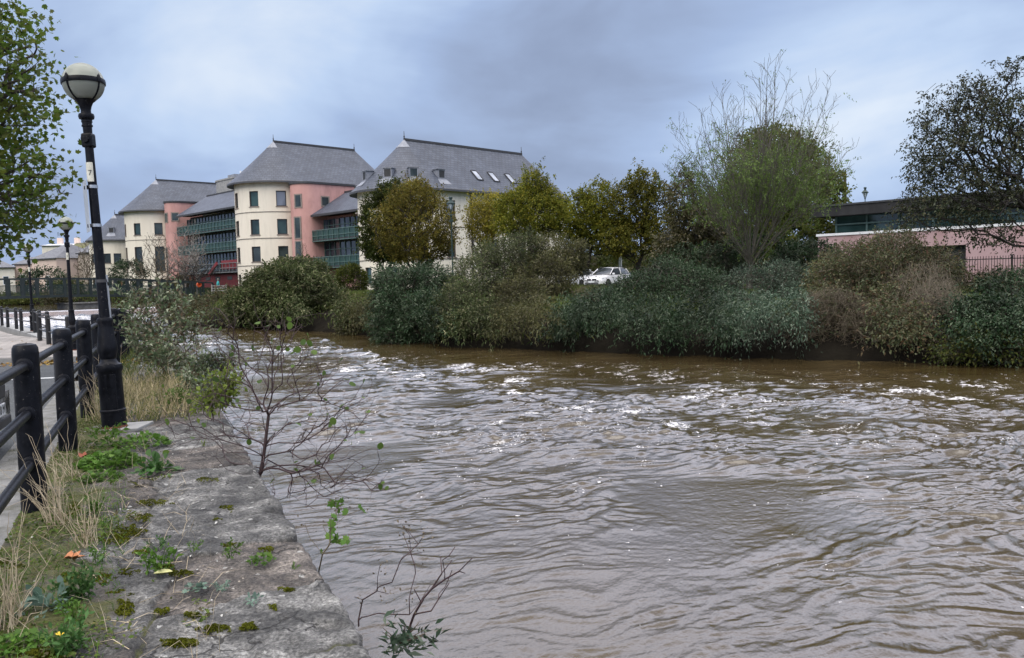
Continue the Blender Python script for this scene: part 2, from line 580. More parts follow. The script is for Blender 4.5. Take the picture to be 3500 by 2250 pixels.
def slate():
    m, g, out = new_mat('blue grey slate')
    uv = g('ShaderNodeUVMap').outputs[0]
    br = g('ShaderNodeTexBrick', {'Vector': uv, 'Color1': (0.050, 0.061, 0.085), 'Color2': (0.076, 0.089, 0.116), 'Mortar': (0.034, 0.040, 0.054),
            'Scale': 1.0, 'Mortar Size': 0.04, 'Mortar Smooth': 0.3, 'Bias': 0.0, 'Brick Width': 0.55, 'Row Height': 0.42}, offset=0.5)
    n = g.noise(g('ShaderNodeNewGeometry').outputs['Position'], 0.5, 5, 0.6)
    c = g.mix(1.0, br.outputs[0], g.ramp(n, [(0.3, 0.78), (0.7, 1.18)]), 'MULTIPLY')
    p = g('ShaderNodeBsdfPrincipled', {'Base Color': c, 'Roughness': 0.55, 'Specular IOR Level': 0.4,
          'Normal': g('ShaderNodeBump', {'Height': br.outputs[1], 'Strength': 0.4, 'Distance': 0.03}).outputs[0]})
    finish(g, out, p); return m


M['slate'] = slate()
M['slate_old'] = simple('old slate', (0.10, 0.105, 0.12), (0.17, 0.175, 0.19), 1.5, 0.8, stretch=(1, 1, 6))
M['slate_moss'] = simple('mossy slate', (0.085, 0.08, 0.06), (0.13, 0.125, 0.05), 0.8, 0.9, grime=(0.14, 0.15, 0.035), gscale=0.5)


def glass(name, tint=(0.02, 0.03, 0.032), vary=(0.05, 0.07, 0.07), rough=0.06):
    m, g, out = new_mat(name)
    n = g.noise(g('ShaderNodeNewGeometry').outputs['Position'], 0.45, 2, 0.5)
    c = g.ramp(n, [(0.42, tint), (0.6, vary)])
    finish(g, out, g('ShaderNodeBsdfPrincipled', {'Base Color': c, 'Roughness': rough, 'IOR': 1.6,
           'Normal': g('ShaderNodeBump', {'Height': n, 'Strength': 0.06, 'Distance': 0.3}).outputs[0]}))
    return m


M['glass'] = glass('window glass')
M['glass_teal'] = glass('window glass over a teal blind', (0.014, 0.034, 0.034), (0.035, 0.075, 0.072))
M['glass_dark'] = glass('curtain wall glass', (0.025, 0.035, 0.045), (0.09, 0.12, 0.15))
M['glass_sky'] = glass('roof window glass with painted sky', (0.30, 0.33, 0.38), (0.44, 0.47, 0.53), 0.15)  # pale base colour stands in for bright sky mirrored in the skylights
M['glass_refl'] = glass('window glass with painted cloud reflection', (0.10, 0.12, 0.16), (0.22, 0.26, 0.33), 0.08)  # lighter base colour paints in a cloud reflection on a few panes


def globe_mat():
    m, g, out = new_mat('frosted lamp globe')
    pos = g('ShaderNodeTexCoord').outputs['Object']
    n = g.noise(pos, 9, 5, 0.6)
    z = g('ShaderNodeSeparateXYZ', {0: pos}).outputs[2]
    c = g.ramp(n, [(0.3, (0.36, 0.40, 0.35)), (0.7, (0.50, 0.53, 0.47))])
    p = g('ShaderNodeBsdfPrincipled', {'Base Color': c, 'Roughness': 0.25})
    t = g('ShaderNodeBsdfTranslucent', {'Color': (0.80, 0.81, 0.73, 1)})
    finish(g, out, g('ShaderNodeMixShader', {0: 0.58, 1: p, 2: t})); return m


M['globe'] = globe_mat()

# foliage
M['lf_bud'] = leaf_mat('buddleia leaves', [(0.055, 0.081, 0.025), (0.078, 0.106, 0.034), (0.114, 0.138, 0.053), (0.034, 0.051, 0.016), (0.234, 0.230, 0.123)], 0.25, 0.5, 0.7, 0.4, dark=0.4)
M['lf_bud_dark'] = leaf_mat('dark evergreen leaves', [(0.020, 0.050, 0.018), (0.032, 0.068, 0.026), (0.050, 0.092, 0.040), (0.012, 0.028, 0.010), (0.14, 0.18, 0.11)], 0.22, 0.45, 0.7, 0.5, dark=0.3)
M['lf_blue'] = leaf_mat('grey green leaves', [(0.038, 0.074, 0.042), (0.058, 0.098, 0.058), (0.094, 0.138, 0.090), (0.025, 0.048, 0.028), (0.18, 0.22, 0.16)], 0.22, 0.45, 0.7, 0.45, dark=0.35)
M['lf_olive'] = leaf_mat('olive leaves', [(0.086, 0.089, 0.035), (0.118, 0.115, 0.041), (0.060, 0.070, 0.029), (0.144, 0.132, 0.072)], 0.3, 0.5, 0.5)
M['lf_bramble'] = leaf_mat('bramble leaves', [(0.057, 0.079, 0.033), (0.086, 0.101, 0.039), (0.122, 0.108, 0.048), (0.144, 0.144, 0.083), (0.046, 0.069, 0.030), (0.108, 0.064, 0.034)], 0.25, 0.45, 0.6)
M['lf_gold'] = leaf_mat('autumn hornbeam leaves', [(0.160, 0.138, 0.028), (0.21, 0.18, 0.034), (0.105, 0.098, 0.024), (0.25, 0.21, 0.04), (0.125, 0.082, 0.024), (0.09, 0.10, 0.022)], 0.35, 0.55, 0.5, 0.3, dark=0.5)
M['lf_goldgreen'] = leaf_mat('turning hornbeam leaves', [(0.122, 0.144, 0.020), (0.173, 0.182, 0.024), (0.270, 0.240, 0.030), (0.090, 0.114, 0.018)], 0.35, 0.55, 0.3, 0.3, dark=0.5)
M['lf_yellow'] = leaf_mat('yellow hornbeam leaves', [(0.33, 0.28, 0.045), (0.40, 0.33, 0.06), (0.24, 0.22, 0.038), (0.16, 0.17, 0.034)], 0.4, 0.55, 0.5, 0.3, dark=0.7)
M['lf_deep'] = leaf_mat('dark hornbeam leaves', [(0.038, 0.056, 0.011), (0.060, 0.080, 0.014), (0.028, 0.044, 0.010), (0.085, 0.10, 0.016)], 0.3, 0.5, 0.5)
M['lf_brown'] = leaf_mat('dull brown green leaves', [(0.067, 0.069, 0.029), (0.090, 0.081, 0.037), (0.048, 0.057, 0.023), (0.121, 0.098, 0.046), (0.184, 0.172, 0.127)], 0.28, 0.5, 0.5)
M['lf_ash'] = leaf_mat('pale ash leaves', [(0.109, 0.171, 0.040), (0.142, 0.209, 0.050), (0.081, 0.138, 0.033), (0.171, 0.231, 0.077)], 0.4, 0.45, 0.4, dark=0.6)
M['lf_round'] = leaf_mat('mid green leaves', [(0.084, 0.112, 0.026), (0.115, 0.142, 0.030), (0.145, 0.14, 0.038), (0.062, 0.088, 0.023)], 0.35, 0.5, 0.3, dark=0.55)
M['lf_ball'] = leaf_mat('clipped shrub leaves', [(0.058, 0.078, 0.014), (0.085, 0.105, 0.017), (0.042, 0.060, 0.012), (0.13, 0.14, 0.02)], 0.3, 0.5, 0.9)
M['lf_olivetree'] = leaf_mat('olive autumn leaves', [(0.098, 0.106, 0.018), (0.138, 0.136, 0.022), (0.178, 0.147, 0.025), (0.071, 0.085, 0.017)], 0.35, 0.55, 0.35, 0.3, dark=0.55)
M['lf_chestnut'] = leaf_mat('dark autumn leaves', [(0.050, 0.066, 0.034), (0.068, 0.078, 0.040), (0.085, 0.075, 0.040), (0.036, 0.050, 0.026), (0.10, 0.11, 0.075)], 0.25, 0.45, 0.4)
M['lf_plane'] = leaf_mat('plane leaves', [(0.085, 0.140, 0.022), (0.120, 0.180, 0.028), (0.060, 0.105, 0.020), (0.145, 0.175, 0.032), (0.10, 0.12, 0.03)], 0.5, 0.4, 0.8, dark=0.7)
M['lf_shrub'] = leaf_mat('quay shrub leaves', [(0.088, 0.137, 0.064), (0.140, 0.194, 0.091), (0.220, 0.264, 0.157), (0.060, 0.096, 0.046), (0.386, 0.421, 0.299), (0.105, 0.066, 0.035)], 0.3, 0.38, 1.6, 0.5, dark=0.5)
M['lf_lime'] = leaf_mat('lime green leaves', [(0.166, 0.218, 0.037), (0.208, 0.260, 0.052), (0.125, 0.177, 0.031)], 0.45, 0.4, 2, dark=0.8)
M['lf_alder'] = leaf_mat('alder leaves', [(0.078, 0.134, 0.028), (0.112, 0.179, 0.039), (0.061, 0.106, 0.028)], 0.4, 0.38, 2, dark=0.75)
M['lf_weed'] = leaf_mat('weed leaves', [(0.074, 0.161, 0.025), (0.105, 0.209, 0.032), (0.061, 0.123, 0.025), (0.136, 0.234, 0.043)], 0.35, 0.45, 3, dark=0.7)
M['lf_dock'] = leaf_mat('dark weed leaves', [(0.049, 0.119, 0.031), (0.070, 0.154, 0.042), (0.091, 0.175, 0.049)], 0.3, 0.4, 3, dark=0.7)
M['lf_silver'] = leaf_mat('silver weed leaves', [(0.138, 0.213, 0.163), (0.188, 0.263, 0.213), (0.106, 0.175, 0.125)], 0.25, 0.5, 3, dark=0.75)
M['lf_grass'] = leaf_mat('grass', [(0.066, 0.102, 0.024), (0.102, 0.132, 0.031), (0.144, 0.144, 0.048), (0.054, 0.084, 0.024)], 0.3, 0.6, 0.4, 0.3, 0.6)
M['lf_straw'] = leaf_mat('dry grass', [(0.406, 0.341, 0.203), (0.551, 0.464, 0.290), (0.290, 0.239, 0.131), (0.189, 0.189, 0.072)], 0.25, 0.7, 2, 0.2, 0.6)
M['moss'] = leaf_mat('moss', [(0.090, 0.102, 0.012), (0.132, 0.138, 0.014), (0.066, 0.078, 0.012)], 0.15, 0.9, 8, 0.1, 0.6)

# ================================================================== terrain
RIGHT = [(70, -25), (30, 9), (16, 16.5), (11.8, 19.4), (8, 21.3), (2.2, 25.2), (-2.6, 29), (-5.3, 33), (-7.8, 38), (-13.0, 42.8), (-19, 46.5), (-23, 53), (-27, 65),
         (-33.5, 89), (-37, 101), (-44, 113), (-60, 118), (-76, 118), (-110, 108)]
QD = Vector((-0.445, 1.0)).normalized()       # along the quay, away from the camera
QN = Vector((QD.y, -QD.x))                    # towards the river
QP = Vector((-0.972, 4.07))                   # a point of the quay edge


def quay(s, t, z=0.0):
    """s along the edge from QP, t from the edge towards the road"""
    p = QP + QD * s - QN * t
    return Vector((p.x, p.y, z))


qe = quay(23.6, 0)
LEFT = [(-115, 85), (-62, 72), (-42, 60), (-29, 46), (-22.6, 37.6), (-19.2, 33), (-16.2, 29.8), (-13.2, 27.2), (qe.x, qe.y)] + [tuple(quay(s, 0)[:2]) for s in (16, 8, 0, -8, -40)]
RIVER = np.array(RIGHT + LEFT, float)[::-1]


def river_sd(x, y):
    """signed distance to the river outline, negative in the water"""
    x = np.asarray(x, float); y = np.asarray(y, float)
    best = np.full(x.shape, 1e9); inside = np.zeros(x.shape, bool)
    n = len(RIVER)
    for i in range(n):
        a = RIVER[i]; b = RIVER[(i + 1) % n]
        ab = b - a
        t = np.clip(((x - a[0]) * ab[0] + (y - a[1]) * ab[1]) / (ab @ ab), 0, 1)
        best = np.minimum(best, np.hypot(x - a[0] - ab[0] * t, y - a[1] - ab[1] * t))
        c = ((a[1] > y) != (b[1] > y))
        with np.errstate(divide='ignore', invalid='ignore'):
            xi = (b[0] - a[0]) * (y - a[1]) / (b[1] - a[1]) + a[0]
        inside ^= c & (x < xi)
    return np.where(inside, -best, best)


def left_side(x, y):
    """true on the quay side of the river"""
    L = np.array(LEFT, float)
    best = np.full(np.shape(x), 1e9); bestr = best.copy()
    for P, arr in ((np.array(LEFT, float), 0), (np.array(RIGHT, float), 1)):
        for i in range(len(P) - 1):
            a, b = P[i], P[i + 1]; ab = b - a
            t = np.clip(((x - a[0]) * ab[0] + (y - a[1]) * ab[1]) / (ab @ ab), 0, 1)
            d = np.hypot(x - a[0] - ab[0] * t, y - a[1] - ab[1] * t)
            if arr == 0: best = np.minimum(best, d)
            else: bestr = np.minimum(bestr, d)
    return best < bestr


def walk_z(x, y):
    """level of the quay: falls by 0.35 m beyond the first lamps"""
    return -0.36 * sstep(13.5, 26, y)


def terrain_z(x, y):
    sd = river_sd(x, y)
    lf = left_side(x, y)
    bump = 0.12 * fbm(np.asarray(x) * 0.35, np.asarray(y) * 0.35, 3, 5)
    rz = np.where(sd < 0, -2.6, WATER - 0.25 + (BANK - WATER + 0.25) * np.clip(sd / 3.4, 0, 1) ** 0.75 + bump * sstep(0.3, 2, sd) * (1 - sstep(6, 9, sd)))
    lz = np.where(sd < 0.5, -2.6, walk_z(x, y) - 0.10)
    far = np.asarray(y) > 52
    lz = np.where(far & (sd > 0.2), np.minimum(-0.9 + 0.5 * sd, 0.55), lz)
    return np.where(lf, lz, rz)


gx = np.unique(np.concatenate([np.linspace(-3000, -140, 16), np.arange(-140, -62, 3.0), np.arange(-62, 46, 0.55), np.arange(46, 140, 4), np.linspace(140, 3000, 16)]))
gy = np.unique(np.concatenate([np.linspace(-400, -12, 10), np.arange(-12, 60, 0.55), np.arange(60, 130, 1.2), np.arange(130, 260, 8), np.linspace(260, 4000, 20)]))
X, Y = np.meshgrid(gx, gy)
Z = terrain_z(X, Y)
Z = np.where((np.abs(X) > 150) | (Y > 240), np.maximum(Z, 0.4), Z)
nx, ny = len(gx), len(gy)
idx = np.arange(nx * ny).reshape(ny, nx)
Fq = np.stack([idx[:-1, :-1], idx[:-1, 1:], idx[1:, 1:], idx[1:, :-1]], -1).reshape(-1, 4)


def ground_mat():
    m, g, out = new_mat('shade-dark bank soil and grass')
    pos = g('ShaderNodeNewGeometry').outputs['Position']
    z = g('ShaderNodeSeparateXYZ', {0: pos}).outputs[2]
    n = g.noise(pos, 0.9, 6, 0.65)
    n2 = g.noise(pos, 12, 4, 0.6)
    grass = g.ramp(n, [(0.35, (0.030, 0.045, 0.012)), (0.6, (0.060, 0.080, 0.018)), (0.75, (0.085, 0.085, 0.03))])
    grass = g.mix(1.0, grass, g.ramp(n2, [(0.3, 0.55), (0.7, 1.3)]), 'MULTIPLY')
    soil = g.ramp(n, [(0.35, (0.006, 0.005, 0.004)), (0.7, (0.016, 0.014, 0.010))])  # soil kept near-black to paint the shaded gap along the waterline
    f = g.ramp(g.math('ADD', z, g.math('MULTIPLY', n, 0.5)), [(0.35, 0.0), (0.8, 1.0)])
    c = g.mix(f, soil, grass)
    finish(g, out, g('ShaderNodeBsdfPrincipled', {'Base Color': c, 'Roughness': 0.95, 'Specular IOR Level': 0.05,
           'Normal': g('ShaderNodeBump', {'Height': n2, 'Strength': 0.5, 'Distance': 0.06}).outputs[0]})); return m


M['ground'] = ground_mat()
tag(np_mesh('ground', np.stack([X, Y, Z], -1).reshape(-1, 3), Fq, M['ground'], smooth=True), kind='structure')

# ================================================================== water
FLOW = Vector((0.41, -0.91))


def wave_h(x, y):
    u = x * FLOW.x + y * FLOW.y; v = x * FLOW.y - y * FLOW.x         # along / across the current
    wx = u + 0.6 * fbm(x * 0.5, y * 0.5, 3, 3); wy = v + 0.6 * fbm(x * 0.5 + 9, y * 0.5, 3, 4)
    lively = sstep(-0.35, 0.22, fbm(x * 0.25 + 4, y * 0.25 + 2, 3, 8) + 0.10)
    # slack water beside the quay in the foreground
    dq = (x - QP.x) * QN.x + (y - QP.y) * QN.y
    slack = 1 - 0.80 * np.exp(-((np.maximum(dq, 0) / 5.6) ** 4)) * sstep(13, 6, y)
    bank = 0.30 + 0.70 * sstep(1.0, 9.0, np.where(y < 45, -river_sd(x, y), 9.0) + 3.0 * fbm(x * 0.3, y * 0.3, 2, 77))
    bank = np.where(dq < 6, 1.0, bank)
    amp = (0.12 + 0.98 * lively) * slack * bank
    h = 0.028 * noise2(wx * 0.40, wy * 0.33, 21)
    n1 = noise2(wx * 1.6, wy * 0.62, 22); h = h + amp * 0.034 * (1 - np.abs(n1) * 2.2)
    n2 = noise2(wx * 3.5 + 5, wy * 1.5, 23); h = h + amp * 0.036 * (1 - np.abs(n2) * 2.2) * sstep(-0.5, 0.3, noise2(wx * 0.8, wy * 0.8, 27))
    n3 = noise2(wx * 6.8, wy * 3.1, 24); h = h + amp * 0.019 * (1 - np.abs(n3) * 2.2)
    n4 = noise2(wx * 10.5, wy * 5.2, 25); h = h + (0.15 + 0.85 * amp) * 0.0095 * (1 - np.abs(n4) * 2.0)
    h = h + (0.22 + 0.78 * amp) * 0.0036 * noise2(wx * 19, wy * 14, 26)
    return h


def foam_d(x, y):
    """how much froth floats where, 0..1 (more under the weir)"""
    u = x * FLOW.x + y * FLOW.y; v = x * FLOW.y - y * FLOW.x
    s = fbm(u * 0.16 + 2, v * 0.55 + 1.2 * noise2(u * 0.2, v * 0.2, 33), 4, 31, 0.6)
    d = sstep(-0.38, 0.34, s)
    core = sstep(-0.8, -4.0, river_sd(x, y))
    near = sstep(7, 16, y)
    d = d * core * (0.04 + 0.96 * near)
    d = np.maximum(d, (0.66 + 0.5 * s) * core * sstep(13, 21, y + 0.5 * x))
    d = d + 0.9 * sstep(44, 56, y) * sstep(74, 66, y)          # white water under the weir
    return np.clip(d, 0, 1.6)


def water_mat(name, foam_from_attr=True, tint=None):
    m, g, out = new_mat(name)
    pos = g('ShaderNodeNewGeometry').outputs['Position']
    fl = g.mapping(pos, (1, 1, 1), (0, 0, R(24.3)))
    stre = g.mapping(fl, (1.35, 0.8, 1))
    fine = g.noise(stre, 5.0, 7, 0.68, dist=0.6)
    vor = g('ShaderNodeTexVoronoi', {'Vector': g.mapping(stre, (1, 1, 1)), 'Scale': 5.5}, feature='F1', distance='EUCLIDEAN').outputs['Distance']
    blob = g.noise(stre, 1.9, 5, 0.6, dist=0.8)
    silt = g.noise(pos, 0.35, 4, 0.55, dist=0.5)
    base = g.ramp(silt, [(0.35, (0.049, 0.034, 0.012)), (0.65, (0.067, 0.049, 0.022))])
    bmp = g('ShaderNodeBump', {'Height': g.noise(g.mapping(fl, (1.5, 0.8, 1)), 16, 4, 0.6), 'Strength': 0.18, 'Distance': 0.03}).outputs[0]
    water = g('ShaderNodeBsdfPrincipled', {'Base Color': base, 'Roughness': 0.035, 'IOR': 1.74, 'Normal': bmp})
    if foam_from_attr:
        a = g('ShaderNodeAttribute', None, attribute_name='foam').outputs['Fac']
    else:
        a = g('ShaderNodeValue').outputs[0]; a.default_value = 0.15
    # froth: lacy rafts drawn out along the current, and clusters of small flecks
    wob = g('ShaderNodeVectorMath', {0: g('ShaderNodeTexNoise', {'Vector': fl, 'Scale': 6.0, 'Detail': 5.0}).outputs[1], 3: 0.16}, operation='SCALE').outputs[0]
    flw = g('ShaderNodeVectorMath', {0: fl, 1: wob}, operation='ADD').outputs[0]
    lace = g('ShaderNodeTexVoronoi', {'Vector': g.mapping(flw, (1.0, 0.7, 1)), 'Scale': 8.0}, feature='DISTANCE_TO_EDGE').outputs['Distance']
    thr = g.math('SUBTRACT', 0.728, g.math('MULTIPLY', a, 0.215))
    patch = g('ShaderNodeMapRange', {0: g.math('SUBTRACT', g.math('ADD', g.math('MULTIPLY', blob, 0.75), g.math('MULTIPLY', fine, 0.28)), thr), 1: -0.03, 2: 0.10}).outputs[0]
    lw = g.math('ADD', 0.02, g.math('MULTIPLY', patch, 0.16))
    raft = g.math('MULTIPLY', patch, g('ShaderNodeMapRange', {0: g.math('SUBTRACT', lw, lace), 1: -0.03, 2: 0.05}).outputs[0], True)
    fleck = None
    for sc_, kr in ((10.0, 0.22), (17.0, 0.32), (29.0, 0.38), (41.0, 0.38)):
        vn = g('ShaderNodeTexVoronoi', {'Vector': g.mapping(flw, (1.0, 0.62, 1), (0, 0, 0), (sc_, 0, 0)), 'Scale': sc_}, feature='F1')
        sv = g('ShaderNodeSeparateColor', {0: vn.outputs['Color']})
        k1 = g.math('LESS_THAN', vn.outputs['Distance'], g.math('MULTIPLY', sv.outputs[1], kr))
        k2 = g.math('LESS_THAN', sv.outputs[0], g.math('MULTIPLY', g.math('MULTIPLY', a, g.ramp(blob, [(0.52, 0.0), (0.62, 1.0)])), 0.62))
        k1 = g.math('MULTIPLY', k1, k2)
        fleck = k1 if fleck is None else g.math('MAXIMUM', fleck, k1)
    f = g.math('MULTIPLY', g.math('MAXIMUM', raft, g.math('MULTIPLY', fleck, 0.85), True), 0.9)
    foam = g('ShaderNodeBsdfPrincipled', {'Base Color': (0.66, 0.65, 0.65, 1), 'Roughness': 0.7})
    finish(g, out, g('ShaderNodeMixShader', {0: f, 1: water, 2: foam}))
    return m


M['water'] = water_mat('muddy river water')
ys = [1.6]
while ys[-1] < 100:
    ys.append(ys[-1] + min(max(0.022, 0.0009 * ys[-1] ** 1.55), 0.36))
ys = np.array(ys)
fx = np.linspace(-1, 1, 780)
XX = (ys[:, None] * 0.80 + 6.0) * fx[None, :]
XX = XX - 0.22 * np.maximum(ys[:, None] - 30, 0)
YY = np.repeat(ys[:, None], XX.shape[1], 1)
rz = YY * 0
HH = wave_h(XX, YY) * (1 + 0.012 * YY)
FD = foam_d(XX, YY)
HH = HH + 0.16 * sstep(46, 56, YY) * fbm(XX * 0.7, YY * 0.7, 4, 61)
ZW = WATER + HH
ny, nx = XX.shape
idx = np.arange(nx * ny).reshape(ny, nx)
Fq = np.stack([idx[:-1, :-1], idx[:-1, 1:], idx[1:, 1:], idx[1:, :-1]], -1).reshape(-1, 4)
wo_ = np_mesh('river_water', np.stack([XX, YY, ZW], -1).reshape(-1, 3), Fq, M['water'], smooth=True)
at_ = wo_.data.attributes.new('foam', 'FLOAT', 'POINT')
at_.data.foreach_set('value', FD.ravel().astype(np.float32))
tag(wo_, kind='structure')
# water behind and to the right, outside the detailed sheet
mb = MB()
mb.face([(-12, -40, WATER - .03), (90, -40, WATER - .03), (90, 1.7, WATER - .03), (-12, 1.7, WATER - .03)])
mb.face([(6.9, 1.7, WATER - .03), (90, 1.7, WATER - .03), (90, 30, WATER - .03), (29, 30, WATER - .03)])
tag(mb.build('river_reach', M['water']), kind='structure')

# weir apron and the pool above it
C0, C1 = Vector((-31, 91, POOL)), Vector((-62, 68, POOL))
F0, F1 = Vector((-24, 66, WATER)), Vector((-56, 60, WATER))
na, nb = 60, 40
V = []
for j in range(nb + 1):
    t = j / nb
    for i in range(na + 1):
        k = i / na
        p = C0.lerp(C1, k).lerp(F0.lerp(F1, k), t)
        p.z = POOL + (WATER - 0.08 - POOL) * float(sstep(0, 1, t)) + 0.02 * float(noise2(k * 40, t * 5, 3)) * t
        V.append(tuple(p))
idx = np.arange((na + 1) * (nb + 1)).reshape(nb + 1, na + 1)
Fq = np.stack([idx[:-1, :-1], idx[1:, :-1], idx[1:, 1:], idx[:-1, 1:]], -1).reshape(-1, 4)


def weir_mat():
    m, g, out = new_mat('thin water over the weir')
    pos = g('ShaderNodeNewGeometry').outputs['Position']
    n = g.noise(g.mapping(pos, (0.5, 2.2, 1), (0, 0, R(-20))), 1.5, 5, 0.6)
    z = g('ShaderNodeSeparateXYZ', {0: pos}).outputs[2]
    c = g.ramp(n, [(0.3, (0.26, 0.20, 0.18)), (0.7, (0.36, 0.29, 0.26))])
    top = g('ShaderNodeMapRange', {0: z, 1: POOL - 0.05, 2: POOL - 0.01}).outputs[0]
    c = g.mix(top, c, (0.75, 0.75, 0.8))
    finish(g, out, g('ShaderNodeBsdfPrincipled', {'Base Color': c, 'Roughness': 0.2})); return m


tag(np_mesh('weir', V, Fq, weir_mat(), smooth=True), 'low sloping weir of smooth brown water below the footbridge', 'weir')
mb = MB()
mb.face([tuple(C0), (-30, 130, POOL), (-130, 130, POOL), (-130, 60, POOL), tuple(C1)])
tag(mb.build('pool_water', M['pool'] if 'pool' in M else water_mat('still pool water', False)), kind='structure')

# ================================================================== quay wall
WT = 1.62                                     # width of the stone top
s_ = np.concatenate([np.arange(-4.5, -1.6, 0.05), np.arange(-1.6, 4, 0.0125), np.arange(4, 10, 0.025), np.arange(10, 24.6, 0.08)])
t_ = np.concatenate([np.arange(-0.0, 0.10, 0.012), np.arange(0.10, WT, 0.0135)])[::-1]
top_n = len(t_)
down = np.array([0.02, 0.045, 0.08, 0.14, 0.22, 0.32, 0.45, 0.6, 0.8, 1.1, 1.6])
S, T = np.meshgrid(s_, np.concatenate([t_, -np.arange(1, len(down) + 1) * 1e-4]))
Dn = np.zeros_like(T); Dn[top_n:] = down[:, None]
# courses of big coping stones (near the edge) and smaller rubble behind them
srng = np.random.default_rng(5)
cuts = [-5.0]
while cuts[-1] < 26: cuts.append(cuts[-1] + srng.uniform(0.55, 1.15))
cuts = np.array(cuts)
cuts2 = [-5.2]
while cuts2[-1] < 26: cuts2.append(cuts2[-1] + srng.uniform(0.35, 0.75))
cuts2 = np.array(cuts2)


def cell(s, cuts, wob):
    ss = s + wob
    i = np.clip(np.searchsorted(cuts, ss.ravel()).reshape(ss.shape) - 1, 0, len(cuts) - 2)
    d = np.minimum(ss - cuts[i], cuts[i + 1] - ss)
    return i, d


w1 = 0.10 * noise2(T * 3.5, S * 2.3, 41) + 0.03 * noise2(T * 11, S * 11, 42) + 0.16 * T
split = 0.80 + 0.20 * noise2(S * 0.9, S * 0.1, 43) + 0.05 * noise2(S * 4, T * 3, 44)
i1, d1 = cell(S, cuts, w1)
i2, d2 = cell(S + 3, cuts2, w1 * 1.4)
front = T < split
dsp = np.abs(T - split)
ci = np.where(front, i1, i2 + 200)
dj = np.minimum(np.where(front, d1, d2), dsp)
hs = srng.uniform(-0.012, 0.014, 500); tilt = srng.uniform(-0.016, 0.016, 500); tone = srng.uniform(0, 1, 500); brown = (srng.uniform(0, 1, 500) > 0.72) * 0.75
tone[200:] *= 0.75
zq = hs[ci] + tilt[ci] * (T - 0.8)
rough = fbm(S * 5, T * 5, 5, 45, 0.55)
pit = np.minimum(0, noise2(S * 17, T * 17, 46) + 0.18) * 0.022
zq = zq + 0.017 * rough + pit + 0.0065 * fbm(S * 30, T * 30, 3, 52)
joint = np.exp(-(dj / 0.013) ** 2) * sstep(-0.35, 0.25, noise2(S * 1.7, T * 1.7, 58) + 0.12)
jd = joint * (0.014 + 0.016 * noise2(S * 2, T * 2, 48))
zq = zq - jd
earth = sstep(0.78, 1.35, T + 0.30 * fbm(S * 1.6, T * 1.6, 3, 47))
zq = zq * (1 - 0.45 * earth) + earth * (0.010 * fbm(S * 11, T * 11, 4, 49) + 0.012)
# rounded, chipped arris
edge_in = np.clip(1 - (T / 0.075), 0, 1)
zq = zq - 0.018 * np.clip(1 - (T / 0.035), 0, 1) ** 2 * (T >= 0) - 0.03 * sstep(.12, .42, fbm(S * 3.0, T * 3.0, 3, 57)) * np.clip(1 - T / 0.22, 0, 1)
off_edge = 0.020 * noise2(i1 * 7.3, i1 * 1.1, 50) + 0.018 * fbm(S * 3.5, S * 0 + 1, 3, 51) - 0.05 * np.exp(-(d1 / 0.03) ** 2) * 0.6
T2 = np.where(T < 0.12, T - off_edge * np.clip(1 - np.maximum(T, 0) / 0.12, 0, 1), T)
T2 = T2 - np.where(Dn > 0, 0.02 * fbm(S * 4, Dn * 5, 3, 53) - 0.05 * Dn + 0.0, 0)
PX = QP.x + QD.x * S - QN.x * T2
PY = QP.y + QD.y * S - QN.y * T2
PZ = np.where(Dn > 0, -0.030 - Dn, zq) + walk_z(PX, PY)
nr, nc = S.shape
idx = np.arange(nr * nc).reshape(nr, nc)
Fq = np.stack([idx[:-1, :-1], idx[1:, :-1], idx[1:, 1:], idx[:-1, 1:]], -1).reshape(-1, 4)


